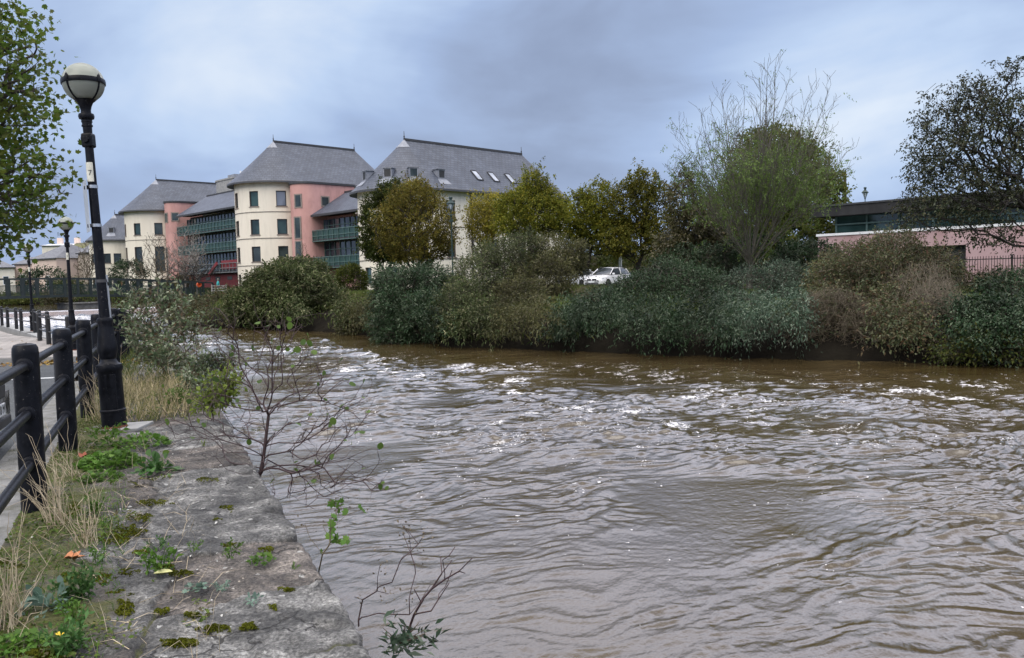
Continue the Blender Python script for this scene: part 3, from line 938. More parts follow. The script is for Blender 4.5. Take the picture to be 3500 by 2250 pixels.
def quay_mat():
    m, g, out = new_mat('weathered quay stone')
    pos = g('ShaderNodeNewGeometry').outputs['Position']
    a = g('ShaderNodeAttribute', None, attribute_name='stone').outputs['Vector']
    sx = g('ShaderNodeSeparateXYZ', {0: a})
    tone_, brown_, earth_ = sx.outputs
    n = g.noise(pos, 6, 8, 0.68)
    nf = g.noise(pos, 60, 5, 0.7)
    nl = g.noise(pos, 1.4, 4, 0.6)
    grey = g.ramp(n, [(0.32, (0.038, 0.037, 0.034)), (0.5, (0.130, 0.128, 0.120)), (0.66, (0.31, 0.305, 0.285))])
    brn = g.ramp(n, [(0.30, (0.050, 0.040, 0.032)), (0.5, (0.115, 0.095, 0.078)), (0.7, (0.20, 0.165, 0.135))])
    c = g.mix(brown_, grey, brn)
    c = g.mix(1.0, c, g.ramp(tone_, [(0, 0.72), (1, 1.22)]), 'MULTIPLY')
    c = g.mix(1.0, c, g.ramp(nf, [(0.34, 0.30), (0.5, 0.95), (0.64, 1.7)]), 'MULTIPLY')
    c = g.mix(1.0, c, g.ramp(g('ShaderNodeAttribute', None, attribute_name='joint').outputs['Fac'], [(0.25, 1.0), (0.85, 0.40)]), 'MULTIPLY')
    dk = g.ramp(g.noise(pos, 2.3, 6, 0.7), [(0.40, 0.42), (0.56, 1.12)])
    c = g.mix(1.0, c, dk, 'MULTIPLY')
    ck = g('ShaderNodeTexVoronoi', {'Vector': g('ShaderNodeVectorMath', {0: pos, 1: g('ShaderNodeVectorMath', {0: g('ShaderNodeTexNoise', {'Vector': pos, 'Scale': 5.0, 'Detail': 5.0}).outputs[1], 3: 0.35}, operation='SCALE').outputs[0]}, operation='ADD').outputs[0], 'Scale': 2.3}, feature='DISTANCE_TO_EDGE').outputs['Distance']
    ckf = g.math('MULTIPLY', g.ramp(ck, [(0.006, 1.0), (0.02, 0.0)]), g.ramp(g.noise(pos, 1.9, 3, 0.5), [(0.46, 0.0), (0.56, 0.85)]))
    c = g.mix(ckf, c, (0.018, 0.016, 0.013))
    # pale crustose lichen
    lv = g('ShaderNodeTexVoronoi', {'Vector': pos, 'Scale': 9.0, 'Randomness': 1.0}, feature='F1')
    lsel = g('ShaderNodeSeparateColor', {0: lv.outputs['Color']}).outputs[0]
    lr = g.math('MULTIPLY', lsel, 0.16)
    li = g.math('LESS_THAN', g.math('ADD', lv.outputs['Distance'], g.math('MULTIPLY', g.math('SUBTRACT', nf, 0.5), 0.35)), lr)
    l2 = g.math('MULTIPLY', g.ramp(g.noise(pos, 26, 4, 0.6), [(0.64, 0), (0.70, 1)]), g.ramp(nl, [(0.48, 0), (0.62, 1)]))
    li = g.math('MULTIPLY', g.math('MAXIMUM', g.math('MULTIPLY', li, g.math('GREATER_THAN', lsel, 0.55)), g.math('MULTIPLY', l2, 0.7)), 0.85)
    c = g.mix(li, c, (0.46, 0.46, 0.43))
    # soil and moss between the stones
    soil = g.ramp(nf, [(0.3, (0.035, 0.030, 0.022)), (0.7, (0.12, 0.105, 0.082))])
    ef = g.math('MULTIPLY', g.ramp(g.math('ADD', earth_, g.math('MULTIPLY', g.math('SUBTRACT', n, 0.5), 1.0)), [(0.42, 0), (0.62, 1)]), 0.9)
    c = g.mix(ef, c, soil)
    mo = g.math('ADD', g.math('MULTIPLY', earth_, 0.30), g.math('MULTIPLY', g.noise(pos, 3.4, 6, 0.65), 0.75))
    mo = g.math('ADD', mo, g.math('MULTIPLY', g('ShaderNodeAttribute', None, attribute_name='joint').outputs['Fac'], 0.16))
    mf = g.ramp(mo, [(0.55, 0), (0.66, 1)])
    mc = g.ramp(nf, [(0.3, (0.045, 0.052, 0.008)), (0.7, (0.12, 0.125, 0.018))])
    c = g.mix(g.math('MULTIPLY', mf, 0.85), c, mc)
    hgt = g.math('SUBTRACT', g.math('ADD', nf, g.math('MULTIPLY', n, 1.2)), ckf)
    p = g('ShaderNodeBsdfPrincipled', {'Base Color': c, 'Roughness': g.ramp(n, [(0.3, 0.62), (0.7, 0.85)]),
          'Normal': g('ShaderNodeBump', {'Height': hgt, 'Strength': 1.0, 'Distance': 0.022}).outputs[0]})
    finish(g, out, p); return m


M['quay'] = quay_mat()
q = np_mesh('quay_wall', np.stack([PX, PY, PZ], -1).reshape(-1, 3), Fq, M['quay'], smooth=True)
aa = q.data.attributes.new('stone', 'FLOAT_VECTOR', 'POINT')
aa.data.foreach_set('vector', np.stack([tone[ci], brown[ci], earth], -1).reshape(-1, 3).astype(np.float32).ravel())
aj = q.data.attributes.new('joint', 'FLOAT', 'POINT'); aj.data.foreach_set('value', joint.ravel().astype(np.float32))
tag(q, 'weathered grey stone quay wall with mossy coping beside the river', 'wall')


def quay_z(x, y):
    return float(walk_z(x, y)) + 0.006


# the wall goes round the corner and on towards the weir
mb = MB()
pl = [Vector((a, b, 0)) for a, b in LEFT[1:9]][::-1]
for a, b in zip(pl[:-1], pl[1:]):
    z = -0.36
    d = (b - a).normalized(); nrm = Vector((-d.y, d.x, 0))
    mb.hexa([a + Vector((0, 0, -2)), b + Vector((0, 0, -2)), b + nrm * -0.7 + Vector((0, 0, -2)), a + nrm * -0.7 + Vector((0, 0, -2)),
             a + Vector((0, 0, z)), b + Vector((0, 0, z)), b + nrm * -0.7 + Vector((0, 0, z)), a + nrm * -0.7 + Vector((0, 0, z))])
tag(mb.build('quay_return_wall', M['concrete']), 'low grey quay wall running on to the weir under the far railing', 'wall')

# ================================================================== road, kerb, pavement
def asphalt():
    m, g, out = new_mat('worn asphalt')
    pos = g('ShaderNodeNewGeometry').outputs['Position']
    n = g.noise(pos, 70, 4, 0.7); n2 = g.noise(pos, 1.1, 5, 0.6)
    c = g.ramp(n, [(0.3, (0.030, 0.033, 0.035)), (0.55, (0.066, 0.072, 0.074)), (0.75, (0.15, 0.155, 0.155))])
    c = g.mix(1.0, c, g.ramp(n2, [(0.3, 0.75), (0.7, 1.25)]), 'MULTIPLY')
    mo = g.ramp(g.noise(pos, 2.2, 6, 0.7), [(0.60, 0), (0.72, 0.7)])
    c = g.mix(mo, c, (0.06, 0.075, 0.02))
    finish(g, out, g('ShaderNodeBsdfPrincipled', {'Base Color': c, 'Roughness': 0.85, 'Normal': g('ShaderNodeBump', {'Height': n, 'Strength': 0.5, 'Distance': 0.01}).outputs[0]})); return m


def paving():
    m, g, out = new_mat('buff block paving')
    pos = g('ShaderNodeNewGeometry').outputs['Position']
    br = g('ShaderNodeTexBrick', {'Vector': g.mapping(pos, (1, 1, 1), (0, 0, R(20))), 'Color1': (0.24, 0.22, 0.20), 'Color2': (0.31, 0.285, 0.26), 'Mortar': (0.10, 0.095, 0.08),
            'Scale': 1.0, 'Mortar Size': 0.012, 'Brick Width': 0.4, 'Row Height': 0.2})
    n = g.noise(pos, 0.7, 6, 0.65)
    c = g.mix(1.0, br.outputs[0], g.ramp(n, [(0.3, 0.62), (0.7, 1.25)]), 'MULTIPLY')
    c = g.mix(g.ramp(g.noise(pos, 1.7, 6, 0.7), [(0.55, 0), (0.75, 0.55)]), c, (0.11, 0.085, 0.045))
    finish(g, out, g('ShaderNodeBsdfPrincipled', {'Base Color': c, 'Roughness': 0.85})); return m


M['asphalt'] = asphalt(); M['paving'] = paving()
FT = 1.60        # fence line, measured from the quay edge


def sheet(name, mat, pts, z=0.0, n=None, kind='structure'):
    m = MB(); m.face([(p[0], p[1], z) for p in pts])
    return tag(m.build(name, mat), kind=kind)


KY = 17.2
a_, b_ = quay(-14, 1.96), quay((KY - QP.y + 1.96 * -QN.y * -1) / QD.y, 1.96)
sheet('road', M['asphalt'], [(-60, a_.y), (a_.x, a_.y), (b_.x, KY), (-60, KY)], -0.035)
# strip of concrete under the railing
mb = MB()
mb.hexa([quay(-14, 2.02, -.5), quay(-14, WT - .03, -.5), quay(11, WT - .03, -.5), quay(11, 2.02, -.5),
         quay(-14, 2.02, -.004), quay(-14, WT - .03, -.004), quay(11, WT - .03, -.004), quay(11, 2.02, -.004)])
M['strip'] = simple('mossy concrete', (0.13, 0.13, 0.125), (0.22, 0.22, 0.21), 5, 0.9, bump=0.6, bscale=25, grime=(0.055, 0.055, 0.025), gscale=2.6)
tag(mb.build('railing_plinth', M['strip']), kind='structure')
# pavement beyond the kerb, following the fall of the quay
mb = MB()
for j in range(14):
    y0 = KY + 0.16 + j * 2.2; y1 = y0 + 2.2
    def xr(y):
        if y < 25.4: return quay((y - QP.y) / QD.y, WT - .04).x
        return float(np.interp(y, [25.4, 27.4, 33, 37.6, 46, 60], [-12.2, -14.4, -20.1, -23.6, -30, -43]))
    z0 = float(walk_z(0, y0)) + .06; z1 = float(walk_z(0, y1)) + .06
    mb.face([(-70, y0, z0), (xr(y0), y0, z0), (xr(y1), y1, z1), (-70, y1, z1)])
tag(mb.build('pavement', M['paving']), kind='structure')
mb = MB(); mb.hexa([(-60, KY, -.3), (b_.x - .02, KY, -.3), (b_.x - .02, KY + .16, -.3), (-60, KY + .16, -.3), (-60, KY, .085), (b_.x - .02, KY, .085), (b_.x - .02, KY + .16, .065), (-60, KY + .16, .065)])
tag(mb.build('kerb', M['concrete']), kind='structure')
lm = simple('worn road paint', (0.45, 0.46, 0.46), (0.62, 0.63, 0.62), 12, 0.7)
p0, p1 = on(20, 1298, -.03), on(186, 1291, -.03)
d = (p1 - p0).normalized(); nn_ = Vector((-d.y, d.x, 0)) * 0.1
sheet('painted_line', lm, [p0 - nn_, p1 - nn_, p1 + nn_, p0 + nn_], -0.031)

# ================================================================== railings
M['stone_wall'] = simple('dark bridge stone', (.10,.10,.095), (.2,.2,.19), 2.5, .9, bump=.4, bscale=8)
M['creeper'] = simple('creeper stems on render', (.16,.13,.11), (.46,.40,.33), 2.6, .95, detail=8, lo=.40, hi=.62)


def post_shape(mb, p, r, h, n=20):
    prof = [(r * 1.0, 0), (r, h - 0.07), (r * 0.96, h - 0.03), (r * 0.82, h - 0.008), (r * 0.5, h), (0, h + 0.003)]
    mb.lathe(prof, p, n)


def railing(name, label, pts, r, h, rails, rr, mat, n=20, collars=True):
    root = empty(name, pts[0], label, 'railing')
    for i, p in enumerate(pts):
        m = MB(); post_shape(m, p - Vector((0, 0, .05)), r, h + .05, n)
        po = m.build('post', mat, root, smooth=True)
        if collars:
            for hz in rails:
                for q in (pts[i - 1] if i else None, pts[i + 1] if i + 1 < len(pts) else None):
                    if q is None: continue
                    d = (q - p).normalized()
                    m = MB()
                    m.lathe([(rr * 1.72, 0), (rr * 1.72, .028), (rr * 1.35, .034)], p + Vector((0, 0, hz)) + d * (r * .93), 16, d)
                    m.build('collar', mat, po, smooth=True)
    for a, b in zip(pts[:-1], pts[1:]):
        for hz in rails:
            m = MB()
            A = a + Vector((0, 0, hz)); B = b + Vector((0, 0, hz)); d = (B - A).normalized()
            m.tube([A + d * r * .9, B - d * r * .9], rr, 12 if collars else 6)
            if collars:      # sleeve near one end
                m.tube([A + d * (r + .28), A + d * (r + .40)], rr * 1.13, 12)
            m.build('rail', mat, root, smooth=True)
    return root


def ground_at(px, py, d):
    p = at(px, py, d); return Vector((p.x, p.y, float(walk_z(p.x, p.y))))


near = []
for k in range(10):
    d = 3.445 + 2.02 * k
    near.append(Vector((-3.262 - 0.4255 * (d - 5.471), d, float(walk_z(0, d)))))
railing('quay_railing', 'black railing of thick posts and three tubular rails along the near quay', near, .081, 1.145, (1.0, .68, .345), .031, M['black'])
far1 = [near[-1] + Vector((-.05, .5, -.02))] + [Vector((x, y, -.36 + .06)) for x, y in ((-13.5, 24.9), (-15.3, 27.0), (-16.75, 29.0), (-17.75, 31.3), (-19.2, 33.3), (-20.75, 35.6), (-22.4, 37.4), (-23.9, 39.5), (-25.6, 41.6), (-27.2, 43.7), (-29, 46))]
railing('corner_railing', 'slim black railing curving left past the two distant globe lamps', far1, .075, .98, (.86, .42), .028, M['black_far'], 10, False)

# ================================================================== lamps
lamp_label = ['tall black globe lamp leaning by the near railing, lichen-stained frosted globe', 'second black globe lamp, half hidden behind the near railing posts',
              'smallest and farthest black globe lamp on the curving railing']
BASE = [(.124, 0), (.124, .185), (.130, .19), (.130, .205), (.120, .215), (.118, .60), (.123, .61), (.131, .635), (.133, .66), (.125, .69), (.096, .705), (.082, .73), (.075, .75), (.085, .765), (.087, .78),
        (.090, .80), (.099, .83), (.101, .87), (.093, .93), (.083, 1.0), (.074, 1.08), (.070, 1.12), (.079, 1.145), (.081, 1.165), (.075, 1.185), (.052, 1.195)]
SHAFT = [(.054, 1.19), (.052, 1.5), (.044, 2.6), (.042, 2.985)]
TOP = [(0.0418, 2.98), (0.0435, 3.12), (0.0452, 3.19), (0.0539, 3.195), (0.0539, 3.21), (0.0478, 3.215), (0.0478, 3.235), (0.0539, 3.24), (0.0522, 3.262), (0.0539, 3.268), (0.0722, 3.275), (0.0783, 3.30), (0.0722, 3.325), (0.0505, 3.333), (0.0487, 3.36), (0.0574, 3.40), (0.0748, 3.44), (0.0940, 3.468), (0.1061, 3.474), (0.1079, 3.498), (0.0957, 3.505)]


def make_lamp(i):
    root = empty('street_lamp', (0, 0, 0), lamp_label[i], 'street lamp', 'globe lamps along the quay')
    m = MB(); m.lathe(BASE, (0, 0, 0), 32); b = m.build('base', M['black'], root, smooth=True)
    m = MB(); m.obox((-.005, -.124, .23), (.10, .03, 0), (0, .02, 0), (0, 0, .36)); m.build('access_door', M['black'], b, bevel=.004)
    m = MB(); m.lathe([(.127, -.005), (.129, .02), (.124, .035)], (0, 0, 0), 24); m.build('rust_ring', M['rust'], b, smooth=True)
    if i == 0:
        m = MB(); m.obox((-.30, -.20, -.02), (.62, .04, 0), (-.03, .46, 0), (0, 0, .035)); m.build('plinth_slab', M['concrete'], root, bevel=.008)
    m = MB(); m.lathe(SHAFT, (0, 0, 0), 20); m.build('shaft', M['black'], root, smooth=True)
    m = MB(); m.obox((-.056, -.056, 2.975), (.112, 0, 0), (0, .112, 0), (0, 0, .15)); bx = m.build('ladder_boss', M['black'], root, bevel=.02)
    m = MB(); m.lathe([(.040, -.085), (.040, -.06), (.025, -.07)], (0, 0, 3.06), 14, (0, 1, 0)); m.build('boss_cap', M['black'], bx, smooth=True)
    m = MB(); m.lathe(TOP, (0, 0, 0), 28); m.build('lamp_holder', M['black'], root, smooth=True)
    m = MB()
    m.lathe([(.204, 3.627), (.211, 3.627), (.213, 3.634), (.213, 3.662), (.209, 3.678), (.204, 3.678)], (0, 0, 0), 40)
    ring = m.build('band', M['black'], root, smooth=True)
    for k in range(4):
        a = R(71 + 90 * k)
        u = Vector((math.cos(a), math.sin(a), 0))
        m = MB()
        pts = []
        for j in range(9):
            th = R(-62 + j * 62 / 8)
            pts.append(u * (.2075 * math.cos(th)) + Vector((0, 0, 3.645 + .205 * math.sin(th))))
        m.tube(pts, .0095, 6)
        m.lathe([(.019, 3.63), (.024, 3.668), (.015, 3.688), (.013, 3.70), (.006, 3.706), (0, 3.72)], u * .209, 8)
        m.build('rib', M['black'], ring, smooth=True)
    m = MB()
    m.lathe([(.2025 * math.cos(R(t)), 3.645 + .2025 * math.sin(R(t))) for t in range(-58, 91, 6)], (0, 0, 0), 40)
    m.build('globe', M['globe'], root, smooth=True)
    m = MB(); m.lathe([(.030, 3.50), (.034, 3.54), (.030, 3.60), (.012, 3.62)], (0, 0, 0), 12); m.build('bulb', M['dark_trim'], root, smooth=True)
    return root


def label_plate(root, z, ang, h, w=.085):
    m = MB(); n = 6
    r = .0475
    for k in range(n):
        a0 = ang + (k / n - .5) * (w / r); a1 = ang + ((k + 1) / n - .5) * (w / r)
        p = lambda a, zz, rr=r: (math.cos(a) * rr, math.sin(a) * rr, zz)
        m.face([p(a0, z), p(a1, z), p(a1, z + h), p(a0, z + h)])
    return m.build('number_plate', M['cream'], root, smooth=True)


M['cream'] = simple('aged cream plate', (0.55, 0.54, 0.45), (0.68, 0.67, 0.58), 12, 0.6)


def text_mesh(name, body, size, mat, parent, loc, rot, extrude=.001):
    cu = bpy.data.curves.new(name, 'FONT'); cu.body = body; cu.size = size; cu.extrude = extrude
    cu.align_x = 'CENTER'; cu.align_y = 'CENTER'
    tmp = bpy.data.objects.new(name + '_tmp', cu)
    me = bpy.data.meshes.new_from_object(tmp)
    bpy.data.objects.remove(tmp); bpy.data.curves.remove(cu)
    me.materials.clear(); me.materials.append(mat)
    o = bpy.data.objects.new(name, me); col.objects.link(o)
    o.parent = parent; o.location = loc; o.rotation_euler = rot
    return o


L1 = make_lamp(0)
LP = on(392, 1465, 0.0)
pl_ = label_plate(L1, 2.62, R(-92), .20)
aa_ = R(-80)
text_mesh('plate_number', '7', .075, M['frame'], pl_, (math.cos(aa_) * .0482, math.sin(aa_) * .0482, 2.71), (R(90), 0, aa_ + R(90)))
L1.location = LP
L1.rotation_euler = (0, R(-2.0), R(0))
L2 = copy_tree(L1)
L2['label'] = lamp_label[1]; L2.rotation_euler = (0, R(-.2), 0)
p = at(252, 1200, 23.6); L2.location = (p.x, p.y, float(walk_z(p.x, p.y)) + .05)
L3 = copy_tree(L1)
L3['label'] = lamp_label[2]; L3.rotation_euler = (0, R(-.3), R(10))
p = at(115, 1140, 36); L3.location = (p.x, p.y, -.36 + .05)

# two sign blades strapped to the first lamp, seen nearly edge-on
M['sign_back'] = simple('bare aluminium', (0.42, 0.46, 0.50), (0.52, 0.56, 0.60), 6, 0.45, metallic=0.3)
M['steel'] = simple('steel strap', (0.45, 0.46, 0.47), (0.6, 0.61, 0.62), 10, 0.3, metallic=0.9)


def sign(name, label, px, py, d, w, h, yaw, straps, lean):
    root = empty(name, at(px, py, d), label, 'sign')
    o = Vector(root.location)
    ax = Vector((math.cos(yaw), math.sin(yaw), 0)); ay = Vector((-ax.y, ax.x, 0)); az = Vector((lean, 0, 1)).normalized()
    m = MB(); m.obox(o, ax * w, ay * .006, az * h)
    pl = m.build('plate', M['sign_back'], root, bevel=.002)
    for z, c, r in straps:
        m = MB(); m.lathe([(r, -.016), (r + .004, -.016), (r + .004, .016), (r, .016)], c, 20, az)
        m.build('strap', M['steel'] if h > .52 else M['dark_trim'], root, smooth=True)
        m = MB(); m.bar(c + (o + az * z - c) * .45, o + az * z + ax * w * .4, .03, .035); m.build('clamp', M['black'], root)
    return root


def shaft_at(z):
    return Vector(LP) + Vector((math.sin(R(-2.0)) * z, 0, math.cos(R(-2.0)) * z))


zt, zb = 2.40, 1.98
sign('sign_blade', 'pale metal sign blade seen edge-on, strapped high on the near lamp', 310, 790, 8.62, .30, .54, R(123), [(.46, shaft_at(2.57), .0455), (.06, shaft_at(2.165), .0485)], -.035)
sign('low_sign_blade', 'narrow grey sign blade low on the river side of the near lamp', 377, 1100, 8.70, .36, .50, R(113.6), [(.40, shaft_at(1.58), .0525)], -.035)

# ================================================================== cars
def car(name, label, paint, plate=None, rails=True):
    root = empty(name, (0, 0, 0), label, 'car')
    # stations along x (front = +x): x, sill z, waist z, half width, crown
    st = [(2.30, .30, .55, .60), (2.24, .22, .66, .74), (2.05, .20, .74, .84), (1.6, .19, .84, .895), (1.0, .19, .93, .905), (.45, .19, .97, .91), (-.6, .19, .97, .91), (-1.5, .19, .99, .90),
          (-2.0, .22, 1.0, .86), (-2.22, .28, .98, .80), (-2.30, .34, .90, .70)]
    vs = []; fs = []; k = 11
    for x, zs, zw, hw in st:
        pr = [(-hw * .80, zs), (-hw * .97, zs + .08), (-hw, zs + .28), (-hw * .985, zw - .22), (-hw * .93, zw - .05), (0, zw + .02)]
        pr = pr[:5] + [(-hw * .55, zw + .015), (0, zw + .03)]
        full = pr + [(-y, z) for y, z in pr[-2::-1]]
        k = len(full)
        vs += [(x, y, z) for y, z in full]
    for i in range(len(st) - 1):
        for j in range(k - 1):
            fs.append((i * k + j, i * k + j + 1, (i + 1) * k + j + 1, (i + 1) * k + j))
        fs.append((i * k + k - 1, i * k, (i + 1) * k, (i + 1) * k + k - 1))
    fs.append(tuple(range(k))); fs.append(tuple(reversed(range((len(st) - 1) * k, len(st) * k))))
    m = MB(); m.add(vs, fs)
    body = m.build('body', paint, root, smooth=True)
    # glasshouse
    gl = [(1.02, .94, .94, .80), (.30, .96, 1.40, .66), (-.4, .97, 1.45, .655), (-1.3, .98, 1.42, .64), (-1.75, .99, 1.30, .62), (-2.12, .99, 1.02, .70)]
    vs = []; fs = []
    for x, z0, z1, hw in gl:
        wlo = .82 if x < .9 else .80
        full = [(-wlo, z0), (-hw, max(z1 - .02, z0)), (-hw * .6, z1 + .03), (0, z1 + .04), (hw * .6, z1 + .03), (hw, max(z1 - .02, z0)), (wlo, z0)]
        vs += [(x, y, z) for y, z in full]
    k = 7
    for i in range(len(gl) - 1):
        for j in range(k - 1):
            fs.append((i * k + j, i * k + j + 1, (i + 1) * k + j + 1, (i + 1) * k + j))
    m = MB(); m.add(vs, fs); m.build('window_glass', M['car_glass'], root, smooth=True)
    m = MB()
    rf = [(.32, 1.405, .64), (-.4, 1.458, .645), (-1.3, 1.43, .63), (-1.72, 1.325, .60)]
    vs = []; fs = []
    for x, z, hw in rf:
        vs += [(x, -hw - .03, z - .035), (x, -hw * .6, z + .035), (x, 0, z + .048), (x, hw * .6, z + .035), (x, hw + .03, z - .035)]
    for i in range(3):
        for j in range(4): fs.append((i * 5 + j, i * 5 + j + 1, (i + 1) * 5 + j + 1, (i + 1) * 5 + j))
    m.add(vs, fs)
    for sg in (-1, 1):      # pillars
        m.tube([(1.0, sg * .80, .95), (.32, sg * .67, 1.40)], .028, 6)
        m.tube([(-.55, sg * .825, .97), (-.60, sg * .665, 1.44)], .03, 6)
        m.tube([(-1.85, sg * .80, .99), (-1.62, sg * .63, 1.36)], .05, 6)
    m.build('roof', paint, root, smooth=True)
    for x in (1.42, -1.38):
        for sg in (-1, 1):
            m = MB(); m.lathe([(.20, -.10), (.31, -.10), (.325, -.07), (.325, .07), (.31, .10), (.20, .10)], (x, sg * .835, .325), 24, (0, 1, 0))
            wh = m.build('wheel', M['tyre'], root, smooth=True)
            m = MB()
            m.lathe([(0, .095), (.05, .10), (.06, .08), (.195, .085), (.205, .10)], (x, sg * .835, .325), 20, (0, sg, 0))
            for q in range(5):
                a = q * 2 * PI / 5
                m.bar((x, sg * .928, .325), (x + .2 * math.cos(a), sg * .928, .325 + .2 * math.sin(a)), .03, .05, (0, 1, 0))
            m.build('rim', M['rim'], wh, smooth=True)
    for sg in (-1, 1):
        m = MB(); m.hexa([(2.16, sg * .50, .58), (2.22, sg * .50, .58), (2.06, sg * .80, .62), (1.90, sg * .80, .62), (2.14, sg * .50, .70), (2.22, sg * .50, .69), (2.04, sg * .81, .73), (1.80, sg * .82, .76)])
        m.build('headlight', M['car_lamp'], root)
        m = MB(); m.box((.78, sg * .98, 1.0), (.12, .18, .13)); m.build('door_mirror', paint, root, bevel=.03)
        if rails:
            m = MB(); m.tube([(.15, sg * .62, 1.44), (.0, sg * .62, 1.52), (-1.2, sg * .61, 1.51), (-1.4, sg * .6, 1.44)], .016, 6); m.build('roof_rail', M['dark_trim'], root, smooth=True)
    m = MB()
    for sg in (-1, 1): m.box((2.275, sg * .22, .60), (.08, .36, .14))
    m.build('grille', M['dark_trim'], root, bevel=.02)
    m = MB(); m.box((2.27, 0, .30), (.09, 1.15, .10)); m.build('air_intake', M['dark_trim'], root, bevel=.02)
    m = MB(); m.box((2.325, 0, .44), (.012, .52, .11)); pt = m.build('number_plate', M['white'], root)
    if plate:
        text_mesh('plate_text', plate, .115, M['dark_trim'], pt, (2.333, .12, .44), (R(90), 0, R(90)))
    return root


def car_paint(name, c):
    m, g, out = new_mat(name)
    n = g.noise(g('ShaderNodeTexCoord').outputs['Object'], 2.0, 3, .5)
    cc = g.ramp(n, [(.3, tuple(x * .93 for x in c)), (.7, c)])
    finish(g, out, g('ShaderNodeBsdfPrincipled', {'Base Color': cc, 'Roughness': .3, 'Coat Weight': .6, 'Coat Roughness': .08})); return m


M['car_white'] = car_paint('white car paint', (.80, .80, .82)); M['car_silver'] = car_paint('silver white car paint', (.66, .68, .71))
M['car_glass'] = glass('car glass', (.02, .025, .03), (.05, .06, .07), .04)
M['tyre'] = simple('tyre rubber', (.012, .012, .012), (.022, .022, .022), 8, .85)
M['rim'] = simple('alloy', (.10, .10, .11), (.2, .2, .21), 8, .35, metallic=.6)
M['car_lamp'] = glass('headlight', (.30, .33, .36), (.5, .53, .56), .08)

c1 = car('parked_car', 'white estate car parked behind the bank shrubs, nose to the river', M['car_white'])
p = on(2062, 980, BANK); p = at(2078, 980, 62)
c1.location = (p.x, p.y, BANK + .02); c1.rotation_euler = (0, 0, R(-128))
c2 = car('parked_car', 'white car half hidden by leaves, left of the white estate car', M['car_silver'], rails=False)
p = at(1985, 980, 66); c2.location = (p.x, p.y, BANK + .02); c2.rotation_euler = (0, 0, R(-60))
c3 = car('parked_car', 'white car cut off by the left frame edge, bumper behind the railing', M['car_white'], plate='18 M', rails=False)
th_ = R(20); e_ = at(16, 1368, 7.6)
c3.location = (e_.x - 2.33 * math.cos(th_) + .26 * math.sin(th_), e_.y - 2.33 * math.sin(th_) - .26 * math.cos(th_), -.035); c3.rotation_euler = (0, 0, th_)

# ================================================================== fallen leaves
def fallen(name, label, px, py, size, c, outline, z=0.02, curl=.35, yaw=0.0):
    p = on(px, py, z)
    m, g, out = new_mat(label)
    n = g.noise(g('ShaderNodeNewGeometry').outputs['Position'], 40, 4, .6)
    finish(g, out, g('ShaderNodeBsdfPrincipled', {'Base Color': g.ramp(n, [(.3, tuple(x * .65 for x in c)), (.65, c)]), 'Roughness': .6}))
    b = MB(); ca, sa = math.cos(yaw), math.sin(yaw)
    pts = [((a - .5) * size, w_ * size) for a, w_ in outline]
    P = [Vector((x * ca - y * sa, x * sa + y * ca, curl * abs(y) + .30 * size * (x / size) ** 2 + .01)) + p for x, y in pts]
    cc = p + Vector((0, 0, .004))
    k = len(P); b.v = [tuple(cc)] + [tuple(q) for q in P]
    for i in range(k): b.f.append((0, 1 + i, 1 + (i + 1) % k)); b.uv.append(None)
    o = b.build(name, m, None, smooth=True)
    return tag(o, label, 'leaf')


fallen('fallen_leaf', 'curled orange brown fallen leaf near the foot of the straw stems', 256, 1915, .105, (.46, .17, .06), MAPLE, .02, .6, R(20))
fallen('fallen_leaf', 'dark rust red fallen leaf behind the bright green weeds', 298, 1566, .14, (.27, .055, .012), MAPLE, .05, .6, R(70))
fallen('fallen_leaf', 'small bright yellow fallen leaf at the lower left', 208, 2178, .06, (.72, .52, .03), OVAL, .015, .5, R(100))
fallen('fallen_leaf', 'pale yellow fallen leaf below the toothed weed', 558, 1968, .095, (.50, .50, .22), OVAL, .012, .5, R(15))
# leaf litter in the gutter under the kerb
P = np.array([[rng.uniform(-13, -7.2), KY - abs(rng.normal(0, .45)), 0] for _ in range(420)] + [[rng.uniform(-26, -11.5), rng.uniform(19, 31), 0] for _ in range(260)])
P[:, 2] = [(-.03 if y < KY else float(walk_z(0, y)) + .065) + rng.uniform(.0, .03) for y in P[:, 1]]
D = rng.normal(size=P.shape) * np.array([1, 1, .25])
V, Fq = leaf_shape_np(P, D, rng.uniform(.07, .14, len(P)), OVAL, .2, .3)
M['litter'] = leaf_mat('fallen leaves', [(.30, .20, .05), (.22, .12, .04), (.38, .29, .10), (.14, .08, .03)], .1, .7, 2, .2, .8)
tag(np_mesh('leaf_litter', V, Fq, M['litter']), kind='stuff')

